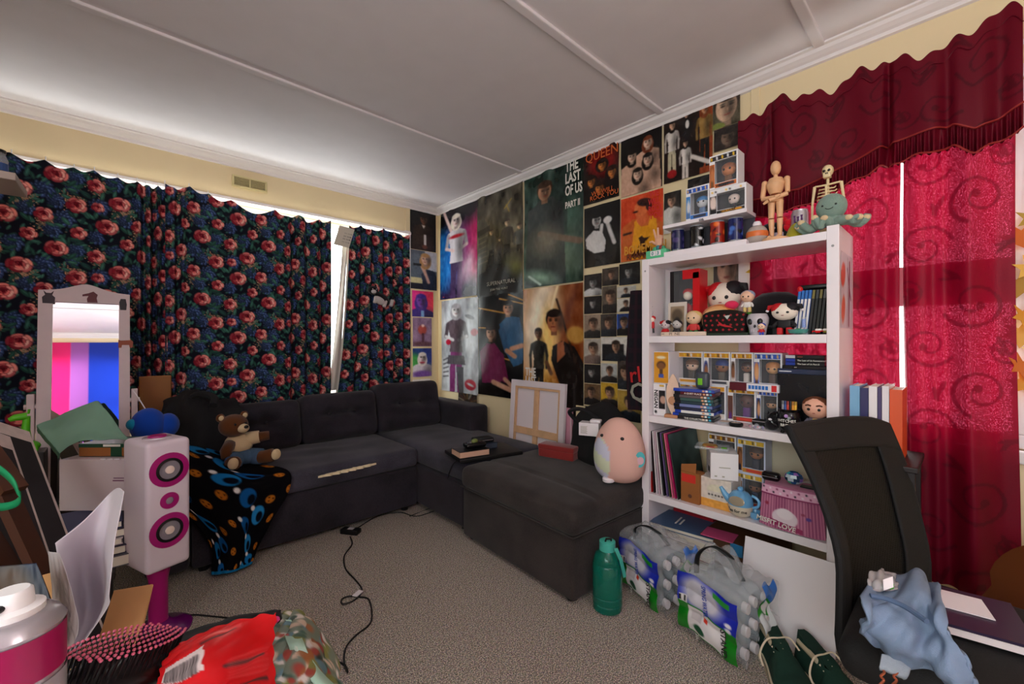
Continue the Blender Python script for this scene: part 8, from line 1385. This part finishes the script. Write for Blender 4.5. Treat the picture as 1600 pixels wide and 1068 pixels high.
# denim jacket heaped on the seat
dj = thing('denim_jacket', 'pale blue denim jacket heaped on the office chair', 'jacket', (1.25, .05, .46)); M_DJ = mat('pale_denim', (116, 134, 160), .85, bump=.3, bscale=350, var=.18, vscale=14)
J = lambda h, *q: [onZ(x, y, .462 + h) for x, y in q]
rows = [J(.09, (1362, 915), (1395, 900), (1430, 893), (1450, 900), (1464, 915)), J(.12, (1345, 940), (1385, 930), (1435, 930), (1458, 945), (1474, 955)), J(.09, (1343, 972), (1385, 970), (1432, 975), (1468, 992), (1494, 1008)), J(.05, (1352, 1000), (1392, 1010), (1440, 1026), (1484, 1045), (1520, 1062)), J(.012, (1378, 1014), (1418, 1034), (1462, 1058), (1500, 1078), (1536, 1096))]
cloth_obj('denim', cloth(rows, 90, 70, .009, 3, (7, 6)), M_DJ, dj, None, .007)
MB().tube(smooth_path(J(.07, (1347, 976), (1378, 972)) + J(.055, (1415, 985), (1455, 1005), (1495, 1030)), 6), [.003] + [.011] * 22 + [.011, .005], 8).build('rolled_hem', M_DJ, dj, smooth=True, world=True)
MB().tube(smooth_path(J(.125, (1360, 930), (1385, 935), (1415, 948), (1448, 970)), 6), .005, 8).build('seam', mat('dark_denim', (80, 100, 130), .85), dj, smooth=True, world=True)
st = thing('denim_strap', 'pale denim strap end with copper buckle wire on the chair front', 'strap', onD(1385, 1040, 0.830)); cloth_obj('strap', cloth([[onD(1378, 1021, 0.835), onD(1400, 1026, 0.830), onD(1424, 1034, 0.830)], [onD(1374, 1042, 0.820), onD(1395, 1048, 0.815), onD(1418, 1056, 0.815)], [onD(1376, 1044, 0.830), onD(1396, 1052, 0.825), onD(1412, 1060, 0.825)]], 20, 14, .0005), mat('faded_denim', (150, 160, 170), .85, bump=.3, bscale=350), st, None, .004)
M_CU = mat('copper_wire', (196, 110, 80), .3, metal=.8)
for x in (1378, 1398): MB().tube(smooth_path([onD(x, 1044, .82), onD(x + 4, 1050, .815), onD(x - 2, 1056, .812), onD(x + 3, 1062, .81), onD(x - 4, 1070, .805)], 5), .0022, 6).build('copper_hook', M_CU, st, smooth=True, world=True)
# clear packet with tag on the jacket
pk = thing('clear_packet', 'clear packet with white tag lying on the denim jacket', 'packet', onD(1378, 925, 0.920)); cloth_obj('film', cloth([[onD(1358, 896, 0.945), onD(1378, 889, 0.960), onD(1400, 900, 0.960)], [onD(1357, 910, 0.915), onD(1378, 905, 0.910), onD(1402, 912, 0.920)], [onD(1358, 925, 0.900), onD(1378, 922, 0.890), onD(1400, 922, 0.900)]], 22, 18, .003, 2), mat('milky_film', (190, 184, 184), .2, alpha=.6, spec=.7), pk, None, .003); slab(onD(1380, 905, 0.898), onD(1395, 900, 0.900), onD(1381, 922, 0.885), .002, 'white_tag', M_BC, pk); slab(onD(1391, 914, 0.895), onD(1397, 912, 0.895), onD(1391, 921, 0.890), .003, 'green_tag', plain((60, 140, 40), .5), pk)
# dark violet board box with white edge lying over the chair
vb = thing('violet_box', 'flat dark violet box with white edges across the office chair arms', 'box', onD(1500, 990, .88)); V0, V1 = onZ(1425, 962, .475), onZ(1625, 1018, .475); VD = Vector((.19, .03, 0)); slab(V0, V1, V0 + VD, .006, 'lid', mat('violet_card', (46, 34, 58), .35), vb); VZ = Vector((0, 0, -.016)); slab(V0 + VZ, V1 + VZ, V0 + VZ + VD, .015, 'white_edge', plain((226, 214, 214), .5), vb)
slab(V0 + Vector((.08, -.02, .007)), V0 + Vector((.10, -.13, .007)), V0 + Vector((.17, .0, .007)), .002, 'paper_note', M_BC, vb)
bd = thing('beaded_purse', 'small multicoloured beaded purse at the bottom right of the chair', 'purse', onD(1545, 1062, .86)); rg = random.Random(5); MB().rbox((-.05, -.03, -.02), (.05, .03, .012), .012, 3, TR(0, 0, 0, 0, .2, -.4)).build('purse', plain((60, 70, 120), .5), bd, smooth=True)
for k in range(40): MB().ell((-.045 + .09 * rg.random(), -.028 + .05 * rg.random(), .012 + .006 * rg.random()), (.005, .005, .004), 6, 4).build('bead', plain(rg.choice([(226, 222, 226), (200, 60, 70), (60, 120, 190), (220, 190, 60)]), .3), bd, smooth=True)
# books standing on a small table right of the bookcase
stb = thing('small_side_table', 'small dark side table between bookcase and red curtain', 'table', (2.03, .20, 0)); rb((-.15, -.095, .68), (.14, .095, .70), .004).build('table_top', M_DT, stb)
for x in (-.13, .12):
    for y in (-.075, .075): rb((x - .012, y - .012, 0), (x + .012, y + .012, .68), .002).build('leg', M_DT, stb)
for k, (c, t, h, lb) in enumerate((((120, 170, 206), .028, .250, 'sky blue book leftmost on the side table'), ((44, 40, 90), .022, .245, 'navy book second on the side table'), ((230, 224, 226), .022, .252, 'white book with pale spine on the side table'), ((70, 54, 100), .010, .25, 'thin purple book between the white books'), ((226, 220, 224), .018, .255, 'second white book on the side table'), ((216, 80, 30), .032, .245, 'orange book rightmost on the side table'))):
    if k == 0: yb = .286
    r = thing('upright_book', lb, 'book', (1.925, yb, .701), RZ, 'books on the side table'); c_ = MB(); c_.box((0, 0, 0), (.0022, .17, h)); c_.box((t - .0022, 0, 0), (t, .17, h)); c_.box((.0022, 0, 0), (t - .0022, .0025, h)); c_.build('cover', plain(c, .4), r); bx((.0022, .0025, .003), (t - .0022, .166, h - .003)).build('pages', plain((226, 216, 204), .8), r); yb -= t + .0015
# acoustic guitar leaning at the right edge
g = thing('acoustic_guitar', 'brown acoustic guitar leaning under the window at the right edge', 'guitar', (1.93, -.17, .02)); out = [(.19 * math.cos(t) * (1 - .28 * math.exp(-((math.sin(t) - .15) / .22) ** 2)) * (1 if math.sin(t) < .2 else .78), .25 + .25 * math.sin(t)) for t in np.linspace(0, 2 * PI, 40)[:-1]]
GM_ = TR(0, 0, 0, PI / 2 + .18, 0, 1.05); MB().prism(out, -.09, 0, GM_).build('body', mat('guitar_side', (90, 46, 20), .25), g, smooth=True); MB().prism([(x * .985, .25 + (y - .25) * .985) for x, y in out], .0, .004, GM_).build('soundboard', mat('guitar_top', (176, 96, 36), .25, var=.08, vscale=8), g); MB().lathe([(.045, .0045), (.0005, .005)], 24, GM_ @ TR(0, .3, 0)).build('sound_hole', M_DARK, g); MB().rbox((-.026, .44, -.01), (.026, .92, .012), .006, 2, GM_).build('neck', mat('guitar_neck', (60, 34, 20), .4), g); MB().rbox((-.06, .14, .004), (.06, .165, .014), .004, 2, GM_).build('bridge', M_DARK, g); MB().rbox((-.035, .92, -.012), (.035, 1.05, .006), .006, 2, GM_).build('headstock', mat('guitar_neck'), g)
for k in range(6): MB().tube([GM_ @ Vector((-.02 + .008 * k, .155, .015)), GM_ @ Vector((-.018 + .007 * k, .95, .016))], .0006, 4).build('string', M_ALU, g)
# ================================================================ DRESSING TABLE IN THE FOREGROUND
DZ = .70; dk = thing('dressing_table', 'white dressing table just below the lower left edge', 'table', (-.02, .45, 0), YAW - PI / 2)
rb((-.60, -.20, .675), (.33, .13, .6995), .004).build('table_top', M_BC, dk)
for x in (-.57, .30):
    for y in (-.17, .10): rb((x - .02, y - .02, 0), (x + .02, y + .02, .675), .003).build('leg', M_BC, dk)
# spray can
p = onD(19, 928, .345); r = thing('spray_can', 'spray can with magenta band and white nozzle at the lower left corner', 'spray can', (p.x, p.y, DZ + .0008), YAW - PI / 2); ht = p.z - DZ; cr = .0305; M_SIL = mat('can_silver', (170, 162, 166), .25, metal=.5)
MB().lathe([(cr * .92, 0), (cr, .004), (cr, ht - .030)], 32).build('can_body', M_SIL, r, smooth=True); MB().lathe([(cr + .0006, ht - .066), (cr + .0006, ht - .031)], 32, cap=False).build('magenta_band', plain((150, 10, 74), .3), r, smooth=True); MB().lathe([(cr, ht - .031), (cr + .001, ht - .028), (cr * .9, ht - .021), (cr * .7, ht - .017), (.010, ht - .016)], 32).build('shoulder', M_SIL, r, smooth=True); MB().lathe([(.019, ht - .018), (.019, ht - .012), (.013, ht - .010), (.012, ht + .001), (.010, ht + .003), (.0005, ht + .003)], 24).build('nozzle', M_WHITE, r, smooth=True); MB().cyl((.004, -.008, ht - .006), (.004, -.016, ht - .006), .003).build('nozzle_hole', M_DARK, r)
cv = Cv(50, 30, (150, 146, 150)); cv.ell(.74, .3, .10, .32, (60, 150, 40), .5); cv.ell(.80, .5, .06, .3, (30, 60, 150), .3); cv.ell(.66, .7, .10, .2, (220, 180, 40), .4); cv.ell(.86, .75, .05, .2, (80, 160, 60)); sheet('fruit_print', cv, lambda U, V: ((cr + .0007) * np.cos(U * 2 * PI), (cr + .0007) * np.sin(U * 2 * PI), ht - .07 - .08 * V), MATS['gloss_print'], r)
o = text('lettering', 'c', .026, Matrix.Identity(4), M_INKW, r, align='CENTER')
for v in o.data.vertices: a = v.co.x / cr - .2; v.co = Vector(((cr + .001 + v.co.z) * math.sin(a), -(cr + .001 + v.co.z) * math.cos(a), ht - .056 + v.co.y))
# hair brush: black with pink-tipped bristles
b0, b1 = onD(95, 1075, .37), onD(262, 1006, .50); r = thing('hair_brush', 'black hair brush with pink tipped bristles in the foreground', 'hair brush', b0); ax = (b1 - b0).normalized(); sd = ax.cross(Vector((0, 0, 1))).normalized(); upv = (sd.cross(ax) * .9 + Vector((0, 0, .4)) + sd * .25).normalized(); sd = ax.cross(upv).normalized(); Lb = (b1 - b0).length; BM = Matrix(((ax.x, sd.x, upv.x, 0), (ax.y, sd.y, upv.y, 0), (ax.z, sd.z, upv.z, 0), (0, 0, 0, 1)))
MB().ell((Lb / 2, 0, -.012), (Lb / 2 + .008, .036, .020), 24, 12, BM).build('brush_head', mat('brush_black', (16, 14, 16), .3), r, smooth=2); MB().tube([BM @ Vector((-.005, 0, -.014)), BM @ Vector((-.06, 0, -.02)), BM @ Vector((-.14, 0, -.03))], [.016, .013, .016], 12).build('handle', mat('brush_black'), r, smooth=True)
br = MB(); tipm = MB(); rg = random.Random(9)
for i in range(19):
    for j in range(8):
        x = Lb * (.04 + .92 * (i + .5 * (j % 2)) / 19); yw = .033 * math.sqrt(max(0, 1 - ((x - Lb / 2) / (Lb / 2 + .006)) ** 2)); y = yw * (-1 + 2 * (j + .5) / 8); b_ = BM @ Vector((x, y, 0)); t_ = BM @ Vector((x, y * 1.08, .021)); br.tube([b_, t_], .0007, 4); tipm.ell(tuple(t_), (.0017, .0017, .0015), 6, 4)
o = br.build('bristles', mat('brush_black'), r); o['kind'] = 'stuff'; o = tipm.build('bristle_tips', plain((206, 96, 120), .4), r); o['kind'] = 'stuff'
# black toiletry case with pink zip
q = [onD(262, 1010, .52), onD(430, 962, .66), onD(300, 1075, .46), onD(440, 1010, .60)]; cs = thing('black_zip_case', 'black zip case with pink trim behind the red pouch', 'case', (q[2].x, q[2].y, DZ)); cloth_obj('case', cloth([[q[0], (q[0] + q[1]) / 2 + Vector((0, 0, .006)), q[1]], [(q[0] + q[2]) / 2, (q[0] + q[1] + q[2] + q[3]) / 4, (q[1] + q[3]) / 2], [q[2], (q[2] + q[3]) / 2, q[3]]], 24, 12, .001), mat('black_nylon'), cs, None, .022)
MB().tube(smooth_path([onD(300, 1010, .498), onD(350, 992, .535), onD(400, 975, .585), onD(428, 966, .625)], 6), .0035, 6).build('zip', mat('zip_black', (30, 28, 30), .5), cs, smooth=True, world=True); MB().tube([onD(280, 1034, .48), onD(287, 1008, .49), onD(291, 1020, .485)], .0022, 6).build('pink_pull', plain((206, 130, 160), .4), cs, smooth=True, world=True); MB().tube([onD(423, 975, .60), onD(434, 966, .60)], .004, 6).build('pink_end', plain((206, 60, 130), .4), cs, smooth=True, world=True)
# red foil pouch with barcode
cv = Cv(90, 70, (206, 14, 22)); cv.noise(12, 5, 3); cv.poly([(.10, .62), (.40, .40), (.42, .72), (.12, .98)], (222, 206, 204))
for k in range(11): x = .14 + k * .023; cv.line(x, .70 - (x - .14) * .7, x + .012, .92 - (x - .14) * .75, .012 if k % 3 else .02, (30, 26, 28))
for (x0, y0, x1, y1) in ((.36, .36, .62, .20), (.56, .72, .84, .58), (.66, .92, .86, .84)): cv.line(x0, y0, x1, y1, .03, (60, 50, 50))
for k in range(7): cv.line(.30 + .02 * k, .34 - .02 * k, .66, .10 + .016 * k, .010, (232, 120, 116), .7)
for k in range(6): cv.line(.58, .66 + .04 * k, .88, .48 + .05 * k, .010, (232, 120, 116), .6)
P = [onD(285, 1020, .47), onD(345, 992, .50), onD(424, 966, .545), onD(262, 1050, .45), onD(335, 1030, .46), onD(420, 1020, .51), onD(242, 1085, .425), onD(330, 1090, .42), onD(415, 1090, .47)]
r = thing('red_foil_pouch', 'red foil pouch with barcode label in the foreground', 'pouch', (P[6].x, P[6].y, DZ)); V = cloth([P[0:3], P[3:6], P[6:9]], 90, 70, .001, 2, (2, 3)) - np.array(r.location); me = np_mesh('foil', V, 89, 69); vcol(me, cv.a.reshape(-1, 3)); o = link('foil', me, mat('foil_print', rough=.3, attr=True), r, 2); s = o.modifiers.new('thickness', 'SOLIDIFY'); s.thickness = .012; s.offset = -1
MB().tube(smooth_path([Vector(P[2]), (Vector(P[2]) + Vector(P[5])) / 2, Vector(P[5]), Vector(P[8])], 6), .0025, 6).build('side_seal', plain((150, 10, 20), .3), r, smooth=True, world=True)
# floral zip pouch
cv = Cv(70, 70, (110, 120, 104)); rg = np.random.RandomState(8)
for k in range(170): cv.ell(rg.rand(), rg.rand(), .02 + .05 * rg.rand(), .02 + .04 * rg.rand(), [(60, 90, 76), (150, 90, 50), (196, 170, 150), (40, 60, 50), (90, 120, 130), (206, 196, 190), (150, 60, 50), (120, 120, 60)][k % 8], rg.rand() * 3)
P = [onD(418, 985, .62), onD(440, 966, .66), onD(462, 962, .68), onD(480, 985, .67), onD(520, 1040, .60), onD(405, 1030, .56), onD(440, 1015, .575), onD(470, 1010, .585), onD(500, 1030, .585), onD(530, 1070, .56), onD(400, 1090, .50), onD(440, 1090, .50), onD(475, 1090, .50), onD(510, 1092, .51), onD(545, 1095, .52)]
r = thing('floral_zip_pouch', 'multicoloured floral pouch with mint green zip in the foreground', 'pouch', (P[10].x, P[10].y, DZ)); V = cloth([P[0:5], P[5:10], P[10:15]], 70, 70, .003, 4, (4, 4)) - np.array(r.location); me = np_mesh('cloth', V, 69, 69); vcol(me, cv.a.reshape(-1, 3)); o = link('cloth', me, mat('pouch_print', rough=.5, attr=True), r, 2); s = o.modifiers.new('thickness', 'SOLIDIFY'); s.thickness = .01; s.offset = -1
ZP_ = smooth_path([onD(444, 968, .645), onD(452, 985, .63), onD(462, 1005, .565), onD(474, 1030, .55), onD(492, 1055, .525), onD(512, 1075, .50)], 6); vs = []
for k in ZP_: sdv = Vector((_rt[0], _rt[1], 0)) * .011; vs += [tuple(k - sdv), tuple(k + sdv)]
o = MB().add(vs, [(2 * k, 2 * k + 1, 2 * k + 3, 2 * k + 2) for k in range(len(ZP_) - 1)]).build('mint_zip_tape', plain((160, 190, 170), .6), r, smooth=2, world=True); md = o.modifiers.new('thickness', 'SOLIDIFY'); md.thickness = .002; MB().tube([k + Vector((-_fw[0], -_fw[1], 0)) * .003 for k in ZP_], .002, 5).build('zip_teeth', plain((190, 206, 190), .4), r, smooth=True, world=True)
